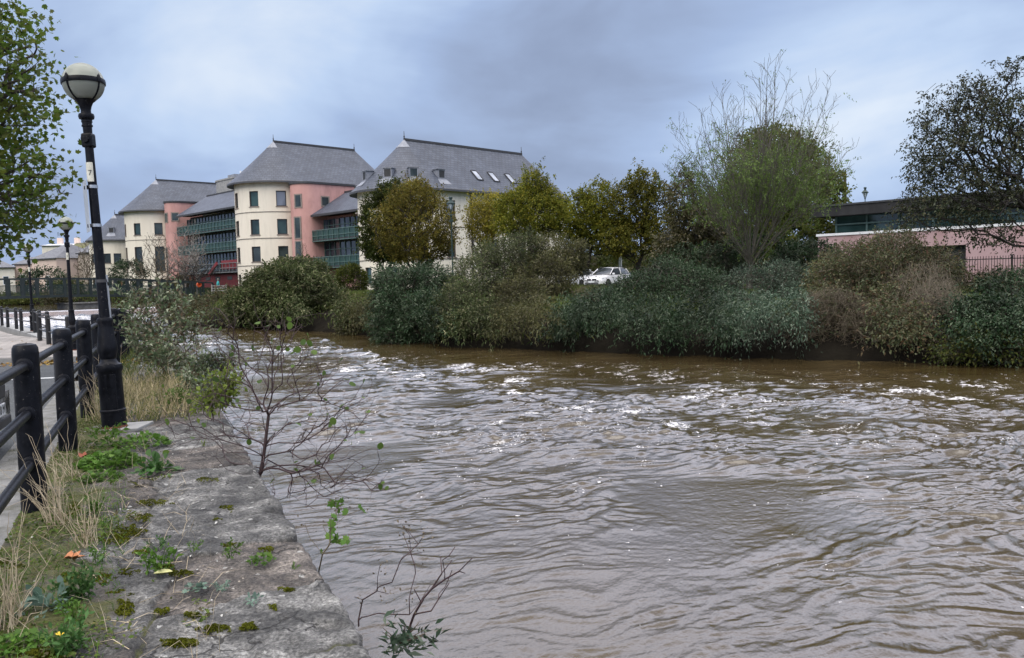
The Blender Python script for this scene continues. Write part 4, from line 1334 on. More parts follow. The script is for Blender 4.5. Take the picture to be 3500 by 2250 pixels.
# ================================================================== council building: pavilions
def pavilion(name, label, cu, cv, Rw, Re, z0, ze, zr, L, bands, wins, dormers=(), skylights=(), teal=()):
    root = empty(name, W(cu, cv, z0), label, 'building')
    base = z0 - .6

    def outline(r, s):
        """s from the back of the +u side, round the front, to the back of the -u side"""
        if s <= L: return (r, L - s), (1, 0)
        q = s - L; arc = PI / 2 * r * 2
        if q <= PI * Rw:
            a = PI / 2 - q / Rw
            return (r * math.sin(a), -r * math.cos(a)), (math.sin(a), -math.cos(a))
        q -= PI * Rw
        if q <= L: return (-r, q), (-1, 0)
        a = -PI / 2 - (q - L) / Rw
        return (r * math.sin(a), L - r * math.cos(a)), (math.sin(a), -math.cos(a))
    tot = 2 * L + 2 * PI * Rw

    def P(r, s, z):
        (a, b), _ = outline(r, s); return W(cu + a, cv + b, z)
    sc = lambda kind, x: (L - x) if kind == 'flat' else L + Rw * (PI / 2 - R(x))
    ops = [(sc(k, x) - w / 2, sc(k, x) + w / 2, a, b, mt) for k, x, w, a, b, mt in wins]
    ss = set(np.round(np.concatenate([np.linspace(0, L, 5), np.linspace(L, L + PI * Rw, 41), np.linspace(L + PI * Rw, tot - PI * Rw, 3), np.linspace(tot - PI * Rw, tot, 20)]), 4))
    zz = {base, ze}
    for a, b, c, d, _ in ops: ss |= {round(a, 4), round(b, 4)}; zz |= {c, d}
    ss = sorted(ss); ss = [x for i, x in enumerate(ss) if i == 0 or x - ss[i - 1] > 1e-3]; zz = sorted(zz)
    vs = [P(Rw, s, z) for z in zz for s in ss]; ns = len(ss); fs = []
    for j in range(len(zz) - 1):
        for i in range(ns - 1):
            sm, zm = (ss[i] + ss[i + 1]) / 2, (zz[j] + zz[j + 1]) / 2
            if any(a < sm < b and c < zm < d for a, b, c, d, _ in ops): continue
            fs.append((j * ns + i + 1, j * ns + i, (j + 1) * ns + i, (j + 1) * ns + i + 1))
    m = MB(); m.add(vs, fs); m.build('wall', M['plaster'], root, smooth=True)
    dp = .22
    for a, b, c, d, mt in ops:
        fr = MB()
        A0, B0, A1, B1 = P(Rw, a, c), P(Rw, b, c), P(Rw, a, d), P(Rw, b, d)
        nrm = (P(Rw, (a + b) / 2, c) - P(Rw - 1, (a + b) / 2, c)).normalized()
        i0, j0, i1, j1 = [p - nrm * dp for p in (A0, B0, A1, B1)]
        # stone reveal
        rv = MB(); rv.face([A0, A1, i1, i0]); rv.face([B1, B0, j0, j1]); rv.face([A1, B1, j1, i1]); rv.face([B0, A0, i0, j0])
        t = (B0 - A0).normalized(); up = Vector((0, 0, 1)); fw = .10
        o = A0 - nrm * (dp - .02)
        wd = (B0 - A0).length; hh = d - c
        for (x0, x1, y0, y1) in ((0, fw, 0, hh), (wd - fw, wd, 0, hh), (fw, wd - fw, 0, fw), (fw, wd - fw, hh - fw, hh)):
            fr.obox(o + t * x0 + up * y0 - nrm * .04, t * (x1 - x0), nrm * .06, up * (y1 - y0))
        f = fr.build('window', M['frame'], root)
        rv.build('reveal', M['stone_trim'], f)
        g_ = MB(); q = o - nrm * .015
        g_.face([q + t * fw + up * fw, q + t * (wd - fw) + up * fw, q + t * (wd - fw) + up * (hh - fw), q + t * fw + up * (hh - fw)])
        g_.build('pane', mt, f)
        sl = MB(); sl.obox(A0 - t * .10 - nrm * .02 - up * .13, t * (wd + .2), nrm * .12, up * .125); sl.build('sill', M['stone_trim'], f)
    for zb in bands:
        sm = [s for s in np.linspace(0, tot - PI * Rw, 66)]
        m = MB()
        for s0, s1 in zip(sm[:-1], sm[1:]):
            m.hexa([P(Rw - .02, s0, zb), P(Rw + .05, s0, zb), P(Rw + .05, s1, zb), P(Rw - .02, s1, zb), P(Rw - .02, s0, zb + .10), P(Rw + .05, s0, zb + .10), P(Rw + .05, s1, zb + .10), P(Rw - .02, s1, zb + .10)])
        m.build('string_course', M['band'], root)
    # roof
    H = zr - ze

    def rz(r):
        k = 1 - r / Re
        return ze + .02 + H * (k * .93 + .07 * k * k + .0) - .0 + (-.10 * max(0, .12 - k) / .12 * 0)

    def RP(s, r, dz=0.0):
        if s <= L: a, b = r, L - s
        elif s <= L + PI * Rw:
            w_ = PI / 2 - (s - L) / Rw; a, b = r * math.sin(w_), -r * math.cos(w_)
        elif s <= 2 * L + PI * Rw: a, b = -r, s - L - PI * Rw
        else:
            w_ = -PI / 2 - (s - 2 * L - PI * Rw) / Rw; a, b = r * math.sin(w_), L - r * math.cos(w_)
        return W(cu + a, cv + b, rz(r) + dz)
    rs = [Re, Re * .93, Re * .8, Re * .6, Re * .4, Re * .2, Re * .06, .001]
    sl_len = math.hypot(H, Re)
    m = MB()
    sg = sorted(set(np.round(np.concatenate([np.linspace(0, L, 6), np.linspace(L, L + PI * Rw, 49), np.linspace(L + PI * Rw, 2 * L + PI * Rw, 6), np.linspace(2 * L + PI * Rw, tot, 49)]), 4)))
    for s0, s1 in zip(sg[:-1], sg[1:]):
        for r0, r1 in zip(rs[:-1], rs[1:]):
            v0, v1 = (1 - r0 / Re) * sl_len, (1 - r1 / Re) * sl_len
            m.face([RP(s1, r0), RP(s0, r0), RP(s0, r1), RP(s1, r1)], [(s1, v0), (s0, v0), (s0, v1), (s1, v1)])
    roof = m.build('roof', M['slate'], root)
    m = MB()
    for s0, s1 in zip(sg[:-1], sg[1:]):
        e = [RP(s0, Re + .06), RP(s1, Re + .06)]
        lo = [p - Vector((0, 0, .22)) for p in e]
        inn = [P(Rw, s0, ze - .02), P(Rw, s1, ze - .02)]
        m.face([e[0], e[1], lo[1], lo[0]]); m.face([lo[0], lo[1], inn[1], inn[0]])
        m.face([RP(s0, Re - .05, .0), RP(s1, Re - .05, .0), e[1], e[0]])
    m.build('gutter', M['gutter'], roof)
    m = MB()
    for q in range(24):
        s0, s1 = L + PI * Rw * q / 24, L + PI * Rw * (q + 1) / 24
        m.face([RP(s1, Re * .16, .04), RP(s0, Re * .16, .04), RP(s0, 0.001, .05), RP(s1, 0.001, .05)])
    m.build('lead_cap', M['lead'], roof)
    m = MB()
    m.bar(W(cu, cv, zr + .03), W(cu, cv + L, zr + .03), .34, .26)
    m.build('ridge_tiles', M['dark_trim'], roof)
    for b in (0, L):
        m = MB(); m.lathe([(.09, 0), (.06, .3), (.10, .38), (.04, .5), (.03, .95), (0, 1.0)], W(cu, cv + b, zr - .02), 8); m.build('finial', M['dark_trim'], roof, smooth=True)
    for k, x, r0, mt in dormers:
        s = sc(k, x)
        p = RP(s, r0); n = (RP(s, r0) - RP(s, r0 - .5)); n.z = 0; n.normalize(); t = Vector((-n.y, n.x, 0)); wd, hd = .95, 1.0
        top = p.z + hd; rb = Re * (1 - (top - ze) / H) if H else 0
        back = RP(s, max(rb, .3)); depth = (Vector((p.x, p.y, 0)) - Vector((back.x, back.y, 0))).length
        m = MB(); pz = Vector((0, 0, 1))
        f0 = p - t * wd / 2 - pz * .1
        # cheeks, roof, surround
        a0, a1 = f0, f0 + t * wd; b0, b1 = a0 + pz * (hd + .1), a1 + pz * (hd + .1); c0, c1 = b0 - n * depth, b1 - n * depth
        m.face([a0, b0, c0]); m.face([a1, c1, b1]); 
        m.obox(b0 - t * .12 + n * .12, t * (wd + .24), -n * (depth + .1), pz * .07)
        for (x0, x1, y0, y1) in ((0, .1, 0, hd + .1), (wd - .1, wd, 0, hd + .1), (.1, wd - .1, 0, .2), (.1, wd - .1, hd, hd + .1)):
            m.obox(a0 + t * x0 + pz * y0 - n * .05, t * (x1 - x0), n * .1, pz * (y1 - y0))
        apron = [a0 - t * .35 + n * .75 - pz * .55, a1 + t * .35 + n * .75 - pz * .55, a1 + t * .12 + n * .02 + pz * .08, a0 - t * .12 + n * .02 + pz * .08]
        m.face(apron)
        dm = m.build('dormer', M['lead'], roof)
        gq = MB(); gq.face([a0 + t * .1 + pz * .2, a0 + t * (wd - .1) + pz * .2, a0 + t * (wd - .1) + pz * hd, a0 + t * .1 + pz * hd]); gq.build('pane', mt, dm)
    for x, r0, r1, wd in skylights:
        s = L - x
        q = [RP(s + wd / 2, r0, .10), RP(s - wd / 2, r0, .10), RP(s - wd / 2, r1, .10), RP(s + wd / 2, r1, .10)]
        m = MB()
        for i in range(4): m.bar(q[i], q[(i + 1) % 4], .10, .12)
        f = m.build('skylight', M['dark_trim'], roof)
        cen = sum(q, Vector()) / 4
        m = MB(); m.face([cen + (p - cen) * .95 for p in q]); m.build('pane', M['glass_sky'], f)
    return root, P


G, GT, GD = M['glass'], M['glass_teal'], M['glass']
hw = 1.75
# right pavilion, three storeys
win = []
for a in (-40, -1, 34, 70):
    win += [('arc', a, 1.25, 5.35 + 1.9 + .75, 5.35 + 1.9 + 2.55, G), ('arc', a, 1.25, 4.2, 6.0, GT), ('arc', a, 1.15, 1.25, 3.05, GT)]
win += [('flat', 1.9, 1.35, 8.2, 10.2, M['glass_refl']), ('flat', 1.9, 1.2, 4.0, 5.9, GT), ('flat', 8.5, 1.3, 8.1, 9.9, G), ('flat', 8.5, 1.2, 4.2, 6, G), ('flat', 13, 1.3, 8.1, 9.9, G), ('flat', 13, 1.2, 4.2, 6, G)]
pR, PR = pavilion('pavilion', 'nearest cream round-ended pavilion with dormers and roof windows in slate', -74.4, 57.1, 5.4, 6.2, .4, 11.35, 17.3, 18.7, (7.25, 3.75), win,
             [('arc', -12, 4.9, M['frame']), ('arc', 30, 4.9, M['frame']), ('arc', 63, 4.9, GD), ('flat', 1.2, 4.9, M['frame'])], [(7.2, 4.7, 3.45, .85), (9.8, 4.7, 3.45, .85), (12.6, 4.7, 3.45, .85)])
m = MB(); p0 = PR(5.4, 18.7 - 4.9, 0); n_ = Vector((1, -1, 0)) / Q2
p0 = PR(5.52, 18.7 - 4.9, .2); p1 = PR(5.52, 18.7 - 4.9, 10.9); p2 = PR(6.15, 18.7 - 4.9, 11.25)
m.tube([p0, p1, p2], .10, 8); m.build('downpipe', M['dark_trim'], pR, smooth=True)
m = MB(); c = PR(5.45, 18.7 - 4.3, 3.55); m.bar(c, c + n_ * .8, .07); m.bar(c + n_ * .8, c + n_ * .8 - Vector((0, 0, .4)), .07); m.box(c + n_ * .85 - Vector((0, 0, .55)), (.5, .32, .3), R(20)); m.build('security_camera', M['white'], pR)
# middle pavilion, four storeys
win = []
for i, a in enumerate((-50, -10, 30, 68.5)):
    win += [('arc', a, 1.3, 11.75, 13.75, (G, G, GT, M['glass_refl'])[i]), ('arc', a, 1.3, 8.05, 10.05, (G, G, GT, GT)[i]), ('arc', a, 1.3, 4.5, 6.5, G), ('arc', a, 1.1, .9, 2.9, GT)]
pavilion('pavilion', 'middle cream round-ended pavilion, tallest of the row beside the pink stair block', -103.5, 57.0, 5.4, 6.25, .4, 15.0, 21.0, 13.1, (10.95, 7.5, 3.95), win)
# left pavilion
win = []
for i, a in enumerate((-50, -10, 30, 68.5)):
    win += [('arc', a, 1.3, 10.4, 12.4, (G, G, GT, G)[i]), ('arc', a, 1.5, 4.2, 8.4, G), ('arc', a, 1.2, .9, 2.9, G)]
pavilion('pavilion', 'cream round-ended pavilion behind bare birches, left of the long glazed wing', -147, 58.0, 5.4, 6.25, .4, 14.6, 20.3, 14.5, (9.5,), win)
win = []
for i, a in enumerate((-30, 10, 50, 72)):
    win += [('arc', a, 1.3, 6.2, 8.0, G), ('arc', a, 1.2, 1.6, 3.6, G)]
pavilion('pavilion', 'farthest small cream pavilion with a single roof dormer, left of the row', -166.5, 57.5, 4.7, 5.3, .4, 10.6, 15.6, 12, (5.2,), win, [('arc', 60, 3.9, M['frame'])])


# ------------------------------------------------------------------ glazed wings
def uvz(m, u0, u1, v0, v1, z0, z1):
    m.obox(W(u0, v0, z0), W(u1, v0, 0) - W(u0, v0, 0), W(u0, v1, 0) - W(u0, v0, 0), (0, 0, z1 - z0))


def wing(label, u0, u1, v_eave, v_glass, v_ridge, z0, floors, z_eave, z_ridge, red=False):
    root = empty('glazed_wing', W((u0 + u1) / 2, v_glass, z0), label, 'building')
    # back wall and floors
    m = MB(); uvz(m, u0, u1, v_glass + .5, v_ridge + 6, z0 - .5, z_eave - .2); m.build('core', M['pink'] if not red else M['dark_trim'], root)
    # roof: lean-to rising to the ridge and down again
    m = MB()
    n = 6; sl = math.hypot(v_ridge - v_eave, z_ridge - z_eave)
    m.face([W(u0, v_eave, z_eave), W(u1, v_eave, z_eave), W(u1, v_ridge, z_ridge), W(u0, v_ridge, z_ridge)], [(u0, 0), (u1, 0), (u1, sl), (u0, sl)])
    m.face([W(u1, v_ridge * 2 - v_eave, z_eave), W(u0, v_ridge * 2 - v_eave, z_eave), W(u0, v_ridge, z_ridge), W(u1, v_ridge, z_ridge)], [(u0, 0), (u1, 0), (u1, sl), (u0, sl)])
    rf = m.build('roof', M['slate'], root)
    m = MB(); uvz(m, u0, u1, v_eave - .1, v_eave + .12, z_eave - .28, z_eave + .0)
    m.face([W(u0, v_eave, z_eave - .1), W(u0, v_glass + .5, z_eave - .1), W(u1, v_glass + .5, z_eave - .1), W(u1, v_eave, z_eave - .1)])
    m.build('gutter', M['dark_trim'], rf)
    m = MB(); m.bar(W(u0, v_ridge, z_ridge + .04), W(u1, v_ridge, z_ridge + .04), .3, .2); m.build('ridge_tiles', M['dark_trim'], rf)
    levels = list(floors) + [z_eave - .25]
    for k in range(len(floors)):
        za, zb = levels[k] + .15, levels[k + 1] - .35
        m = MB(); m.face([W(u0, v_glass, za), W(u1, v_glass, za), W(u1, v_glass, zb), W(u0, v_glass, zb)]); gl = m.build('glazing', M['glass_dark'], root)
        m = MB(); st = 1.12; nn2 = int((u1 - u0) / st)
        for i in range(nn2 + 1):
            u = u0 + (u1 - u0) * i / nn2; uvz(m, u - .05, u + .05, v_glass - .10, v_glass - .003, za, zb)
        uvz(m, u0, u1, v_glass - .12, v_glass - .103, za + (zb - za) * .66, za + (zb - za) * .66 + .10)
        m.build('mullions', M['green_metal'] if not red else M['green_metal'], gl)
        # balcony slab and front
        m = MB(); uvz(m, u0, u1, v_eave + .15, v_glass - .13, levels[k] - .28, levels[k]); sb = m.build('balcony', M['dark_trim'], root)
        m = MB(); uvz(m, u0, u1, v_glass - .12, v_glass + .4, levels[k] - .34, levels[k] + .149); m.build('spandrel', M['dark_trim'], root)
        m = MB(); h = 1.15
        nb = int((u1 - u0) / 1.12)
        for i in range(nb + 1):
            u = u0 + (u1 - u0) * i / nb; uvz(m, u - .035, u + .035, v_eave + .05, v_eave + .12, levels[k] - .30, levels[k] + h)
        for zz in (-.25, .42, h): uvz(m, u0 - .02, u1 + .02, v_eave + .03, v_eave + .135, levels[k] + zz - .04, levels[k] + zz + .05)
        m.build('balustrade', M['grey_metal'] if k == 0 and red else M['green_metal'], sb)
        m = MB(); uvz(m, u0, u1, v_eave + .14, v_eave + .149, levels[k] + .02, levels[k] + h - .06)
        if not (red and k == 0): m.build('balcony_panel', M['teal_panel'], sb)
    return root


wg = wing('shorter glazed wing with two green balconies between the two larger pavilions', -94.0, -79.6, 56.7, 58.6, 62.0, .4, (3.65, 7.1), 10.3, 13.5)
m = MB(); uvz(m, -90.8, -90.0, 57.9, 58.05, .5, 2.6); m.build('door', M['frame'], wg)
w1 = wing('long glazed wing with three balconies over a dark red ground floor', -136.2, -108.7, 56.7, 58.6, 62.2, .4, (3.7, 6.9, 10.1), 13.15, 16.7, True)
m = MB(); uvz(m, -136, -108.7, 57.4, 58.9, 0, 3.3); m.build('ground_floor_wall', M['red_wall'], w1)
m = MB()
for u in (-131, -127.5, -124, -120, -116, -112): uvz(m, u, u + 1.6, 57.36, 57.397, 2.35, 2.85)
m.build('vent_window', M['frame'], w1)
# red stair structure on the first balcony
m = MB()
uvz(m, -121, -112.2, 56.95, 57.3, 3.9, 5.3)
m.bar(W(-121, 56.3, 4.9), W(-124, 56.3, 3.2), .2, .5); m.bar(W(-112.2, 56.3, 4.9), W(-110.2, 56.3, 3.2), .2, .5)
m.build('stair_panel', M['red_metal'], w1)
# pink stair block with rounded front between the middle pavilion and the short wing
def rounded_block(name, label, uc, vf, r, vb, z0, z1, mat, wins):
    root = empty(name, W(uc, vf, z0), label, 'stair tower')
    pts = [(uc + r, vb)] + [(uc + r * math.cos(a), vf - r * math.sin(a)) for a in np.linspace(0, PI, 25)] + [(uc - r, vb)]
    m = MB()
    vs = [W(u, v, z) for z in (z0 - .5, z1) for u, v in pts]; n = len(pts)
    m.add(vs, [(i + 1, i, n + i, n + i + 1) for i in range(n - 1)])
    m.build('wall', mat, root, smooth=True)
    m = MB()
    pts2 = [(uc + (r + .15), vb)] + [(uc + (r + .15) * math.cos(a), vf - (r + .15) * math.sin(a)) for a in np.linspace(0, PI, 25)] + [(uc - r - .15, vb)]
    vs = [W(u, v, z) for z in (z1, z1 + .28) for u, v in pts2]
    m.add(vs, [(i + 1, i, n + i, n + i + 1) for i in range(n - 1)] + [tuple(range(n, 2 * n)), tuple(reversed(range(n)))])
    m.build('coping', M['dark_trim'], root)
    for kind, x, wd, a, b in wins:
        if kind == 'side':
            c = W(uc + r, x, 0); nrm = Vector((1, -1, 0)) / Q2; t = Vector((1, 1, 0)) / Q2
        else:
            w_ = R(x); c = W(uc + r * math.cos(w_), vf - r * math.sin(w_), 0)
            nrm = (c - W(uc, vf, 0)).normalized(); t = Vector((-nrm.y, nrm.x, 0))
        m = MB(); up = Vector((0, 0, 1)); o = c - t * wd / 2 + up * a - nrm * .1; hh = b - a
        for (x0, x1, y0, y1) in ((-.16, 0, -.16, hh + .16), (wd, wd + .16, -.16, hh + .16), (0, wd, -.16, 0), (0, wd, hh, hh + .16)):
            m.obox(o + t * x0 + up * y0, t * (x1 - x0), nrm * .14, up * (y1 - y0))
        f = m.build('window', M['stone_trim'], root)
        m = MB(); q = o + nrm * .115; m.face([q, q + t * wd, q + t * wd + up * hh, q + up * hh]); m.build('pane', M['glass'], f)
    return root


rounded_block('stair_tower', 'salmon pink rounded stair block streaked with damp beside the middle pavilion', -96.1, 57.35, 2.05, 63.5, .4, 14.35, M['pink'],
              [('side', 58.9, 1.0, 11.6, 12.7), ('arc', 62, .8, 11.4, 12.9), ('arc', 68, .8, 1.0, 3.8), ('arc', 68, .8, 4.6, 6.9), ('arc', 68, .8, 7.4, 10.0)])
rounded_block('stair_tower', 'slim pink cylindrical stair turret beside the left pavilion', -139.8, 58.3, 1.85, 62, .4, 15.6, M['pink'],
              [('arc', 30, .95, 12.6, 13.8), ('arc', 85, .7, 12.4, 13.8), ('arc', 100, .7, 2, 8)])
# pale plant room on the roof of the long wing
root = empty('plant_room', W(-131, 65, 13), 'pale grey rooftop plant room with a curved end on the long wing', 'rooftop plant')
m = MB()
pts = [(-127.5, 66.5), (-127.5, 62.8)] + [(-133.5 - 1.85 * math.sin(a), 64.65 - 1.85 * math.cos(a)) for a in np.linspace(0, PI, 13)]
n = len(pts); vs = [W(u, v, z) for z in (13.5, 18.9) for u, v in pts]
m.add(vs, [((i + 1) % n, i, n + i, n + (i + 1) % n) for i in range(n)] + [tuple(range(n, 2 * n))])
m.build('wall', M['concrete'], root)
m = MB(); vs = [W(-131 + (u + 131) * 1.05, 64.6 + (v - 64.6) * 1.06, z) for z in (18.9, 19.15) for u, v in pts]
m.add(vs, [((i + 1) % n, i, n + i, n + (i + 1) % n) for i in range(n)] + [tuple(range(n, 2 * n)), tuple(reversed(range(n)))]); m.build('coping', M['concrete'], root)
m = MB(); uvz(m, -132, -129.5, 64, 65.5, 19.15, 19.9); m.build('roof_unit', M['lead'], root)
m = MB(); m.tube([W(-128.3, 64.5, 19.1), W(-128.3, 64.5, 20.3)], .12, 8); m.build('vent_pipe', M['white'], root)
# small canopy and balcony beside the far pavilion
root = empty('link_block', W(-157.5, 59, .4), 'small recessed link with canopy and balcony by the far pavilion', 'building')
m = MB(); uvz(m, -161.6, -152.5, 60, 66, 0, 10); m.build('wall', M['plaster_pale'], root)
m = MB(); m.face([W(-161.6, 57.5, 9), W(-152.5, 57.5, 9), W(-152.5, 60.5, 10.8), W(-161.6, 60.5, 10.8)], [(0, 0), (9, 0), (9, 3.4), (0, 3.4)]); m.build('canopy', M['slate'], root)
m = MB(); uvz(m, -161, -153, 57.8, 60, 4.3, 4.5); uvz(m, -161, -153, 57.8, 57.9, 5.4, 5.5)
for i in range(12): uvz(m, -161 + i * .72, -160.94 + i * .72, 57.8, 57.9, 4.5, 5.4)
m.build('balcony', M['green_metal'], root)

# ================================================================== pink low building on the right
def low_building():
    A = at(2796, 890, 56); B = Vector((A.x + 26, A.y - 26 * 9 / 8.5, 0)); A = Vector((A.x, A.y, 0))
    d = (B - A).normalized(); n = Vector((d.y, -d.x, 0))
    if n.y > 0: n = -n
    z0 = BANK; up = Vector((0, 0, 1))
    root = empty('low_building', A + up * z0, 'long low mauve pink building with dark flat roof and clerestory on the right', 'building')
    Ltot = (B - A).length; zt = 3.8
    ops = [(2.3, 3.95, 1.4, 2.88), (5.5, 9.25, .5, 2.83), (19.5, 22, 1.4, 2.8), (27, 29, 1.4, 2.8)]
    xs = sorted({0, Ltot} | {o[0] for o in ops} | {o[1] for o in ops}); zs = sorted({-.3, zt} | {o[2] for o in ops} | {o[3] for o in ops})
    m = MB()
    for x0, x1 in zip(xs[:-1], xs[1:]):
        for za, zb in zip(zs[:-1], zs[1:]):
            if any(o[0] <= x0 < o[1] and o[2] <= za < o[3] for o in ops): continue
            m.face([A + d * x0 + up * za, A + d * x1 + up * za, A + d * x1 + up * zb, A + d * x0 + up * zb])
    m.face([A - n * 14 + up * -.3, A + up * -.3, A + up * zt, A - n * 14 + up * zt])
    m.build('wall', M['pink_brick'], root)
    for x0, x1, za, zb in ops:
        m = MB()
        for (a0, a1, b0, b1) in ((x0, x0 + .09, za, zb), (x1 - .09, x1, za, zb), (x0 + .09, x1 - .09, za, za + .09), (x0 + .09, x1 - .09, zb - .09, zb)):
            m.obox(A + d * a0 + up * b0 - n * .5, d * (a1 - a0), n * .08, up * (b1 - b0))
        big = x1 - x0 > 3
        f = m.build('window' if not big else 'entrance', M['frame'], root)
        m = MB(); q = A - n * .52; m.face([q + d * x0 + up * za, q + d * x1 + up * za, q + d * x1 + up * zb, q + d * x0 + up * zb]); m.build('pane', M['glass'] if not big else M['frame'], f)
        m = MB()
        for pa, pb in (((x0, za), (x0, zb)), ((x0, zb), (x1, zb)), ((x1, zb), (x1, za))):
            a_, b_ = A + d * pa[0] + up * pa[1], A + d * pb[0] + up * pb[1]; m.face([a_, b_, b_ - n * .55, a_ - n * .55])
        m.build('reveal', M['stone_trim'], f)
        if big:
            m = MB(); q = A - n * .35; m.obox(q + d * (x0 + 1.2) + up * za, d * 1.0, n * .1, up * 2.2); m.build('door', simple('brown door', (.10, .05, .03), (.14, .07, .045), 5, .6), f)
    m = MB(); m.obox(A - d * .1 + up * zt + n * .08, d * (Ltot + .2), -n * .5, up * .16); m.build('coping', M['white'], root)
    # clerestory set back behind the wall, dark overhanging roof
    S0 = A - n * 1.6
    m = MB(); m.face([S0 + up * 3.7 + d * .5, S0 + up * 3.7 + d * Ltot, S0 + up * 5.15 + d * Ltot, S0 + up * 5.15 + d * .5])
    m.face([S0 - n * 12 + up * 3.7 + d * .5, S0 + up * 3.7 + d * .5, S0 + up * 5.15 + d * .5, S0 - n * 12 + up * 5.15 + d * .5])
    cl = m.build('clerestory', M['glass_teal'], root)
    m = MB()
    for i in range(18): m.obox(S0 + d * (.5 + i * 2.1) + up * 3.7 + n * .003, d * .12, n * .09, up * 1.45)
    m.obox(S0 + d * .5 + up * 4.55 + n * .10, d * (Ltot - .5), n * .06, up * .1)
    m.build('mullions', M['green_metal'], cl)
    m = MB(); m.obox(S0 + n * 1.15 - d * .7 + up * 5.15, d * (Ltot + .8), -n * 14, up * .66); m.build('roof', M['roof_dark'], root)
    m = MB(); m.obox(S0 + n * 1.22 - d * .78 + up * 5.81, d * (Ltot + .9), -n * 14.2, up * .12); m.build('roof_edge', M['dark_trim'], root)
    m = MB()
    m.face([A - n * 1.6 + up * (zt - .05), A + d * Ltot - n * 1.6 + up * (zt - .05), A + d * Ltot + up * (zt - .05), A + up * (zt - .05)]); m.build('ledge', M['lead'], root)
    return A, d, n


M['roof_dark'] = simple('black roof fascia', (.010, .010, .011), (.03, .03, .032), 1.2, .8, stretch=(1, 1, .3))
LA, Ld, Ln = low_building()

# ================================================================== old houses beyond the bridge
def house(name, label, px0, px1, d0, d1, y_eave, y_ridge, depth, mat, roofmat, wins=(), gable=False, chimneys=0, base=.3):
    A, B = at(px0, 960, d0), at(px1, 960, d1); A.z = B.z = 0
    ze = at((px0 + px1) / 2, y_eave, (d0 + d1) / 2).z; zr = at((px0 + px1) / 2, y_ridge, (d0 + d1) / 2 + depth / 2).z
    d = (B - A); Lh = d.length; d.normalize(); n = Vector((-d.y, d.x, 0))
    if n.y < 0: n = -n
    up = Vector((0, 0, 1))
    root = empty(name, A + up * base, label, 'house')
    m = MB(); m.obox(A + up * (base - .5), d * Lh, n * depth, up * (ze - base + .5)); m.build('wall', mat, root)
    hip = 0 if gable else min(depth / 2, Lh * .35)
    a, b, c, e = A - d * .3 - n * .3, B + d * .3 - n * .3, B + d * .3 + n * (depth + .3), A - d * .3 + n * (depth + .3)
    r0, r1 = A + d * hip + n * depth / 2, B - d * hip + n * depth / 2
    z = lambda p, h: Vector((p.x, p.y, h))
    m = MB(); m.face([z(a, ze), z(b, ze), z(r1, zr), z(r0, zr)]); m.face([z(b, ze), z(c, ze), z(r1, zr)]); m.face([z(c, ze), z(e, ze), z(r0, zr), z(r1, zr)]); m.face([z(e, ze), z(a, ze), z(r0, zr)])
    rf = m.build('roof', roofmat, root)
    m = MB(); m.bar(z(a, ze - .12), z(b, ze - .12), .2, .24); m.build('gutter', M['dark_trim'], rf)
    for k in range(chimneys):
        m = MB(); m.box(z(r0.lerp(r1, (k + .5) / chimneys), zr + .6), (1.4, .9, 2.2)); m.build('chimney', M['pink_pale'], rf)
    for x, zz, ww, hh in wins:
        o = A + d * (Lh * x) + up * (base + (ze - base) * zz) - n * .06
        m = MB()
        for (x0, x1, y0, y1) in ((0, .1, 0, hh), (ww - .1, ww, 0, hh), (.1, ww - .1, 0, .1), (.1, ww - .1, hh - .1, hh)): m.obox(o + d * x0 + up * y0, d * (x1 - x0), n * .055, up * (y1 - y0))
        f = m.build('window', M['white'], root)
        m = MB(); q = o + n * .03; m.face([q + d * .1 + up * .1, q + d * (ww - .1) + up * .1, q + d * (ww - .1) + up * (hh - .1), q + d * .1 + up * (hh - .1)]); m.build('pane', M['glass'], f)
    return root


house('old_house', 'pale pink old house with hipped slate roof behind the bridge', 112, 196, 172, 168, 884, 838, 11, M['pink_pale'], M['slate_old'], [(.55, .25, 1.2, 2.2)])
house('old_house', 'pink house with mossy roof adjoining the creeper-covered gable', 192, 275, 178, 176, 886, 831, 12, M['pink_pale'], M['slate_moss'], [(.18, .2, .9, 3), (.45, .55, 1.1, 2.6)], True, 0)
house('old_house', 'small white cottage with slate roof at the far left behind the bridge', -60, 52, 165, 168, 914, 893, 9, M['plaster_pale'], M['slate_old'], [(.62, .4, 1.1, 1.8)])
house('old_house', 'peach rendered low house beside the white cottage', 52, 115, 175, 175, 902, 880, 8, M['pink_pale'], M['slate_old'], [(.3, .45, 1.2, 1.5), (.4, .0, 1.2, 2)])
house('creeper_house', 'house gable overgrown with bare creeper left of the far pavilion', 272, 345, 170, 164, 862, 815, 9, M['creeper'] if 'creeper' in M else M['plaster_pale'], M['slate_old'], [], True)
house('flat_roof_block', 'distant pale flat-roofed block with chimneys behind the mossy roof', 150, 330, 230, 232, 838, 834, 14, M['plaster_pale'], M['white'], [], True, 3)

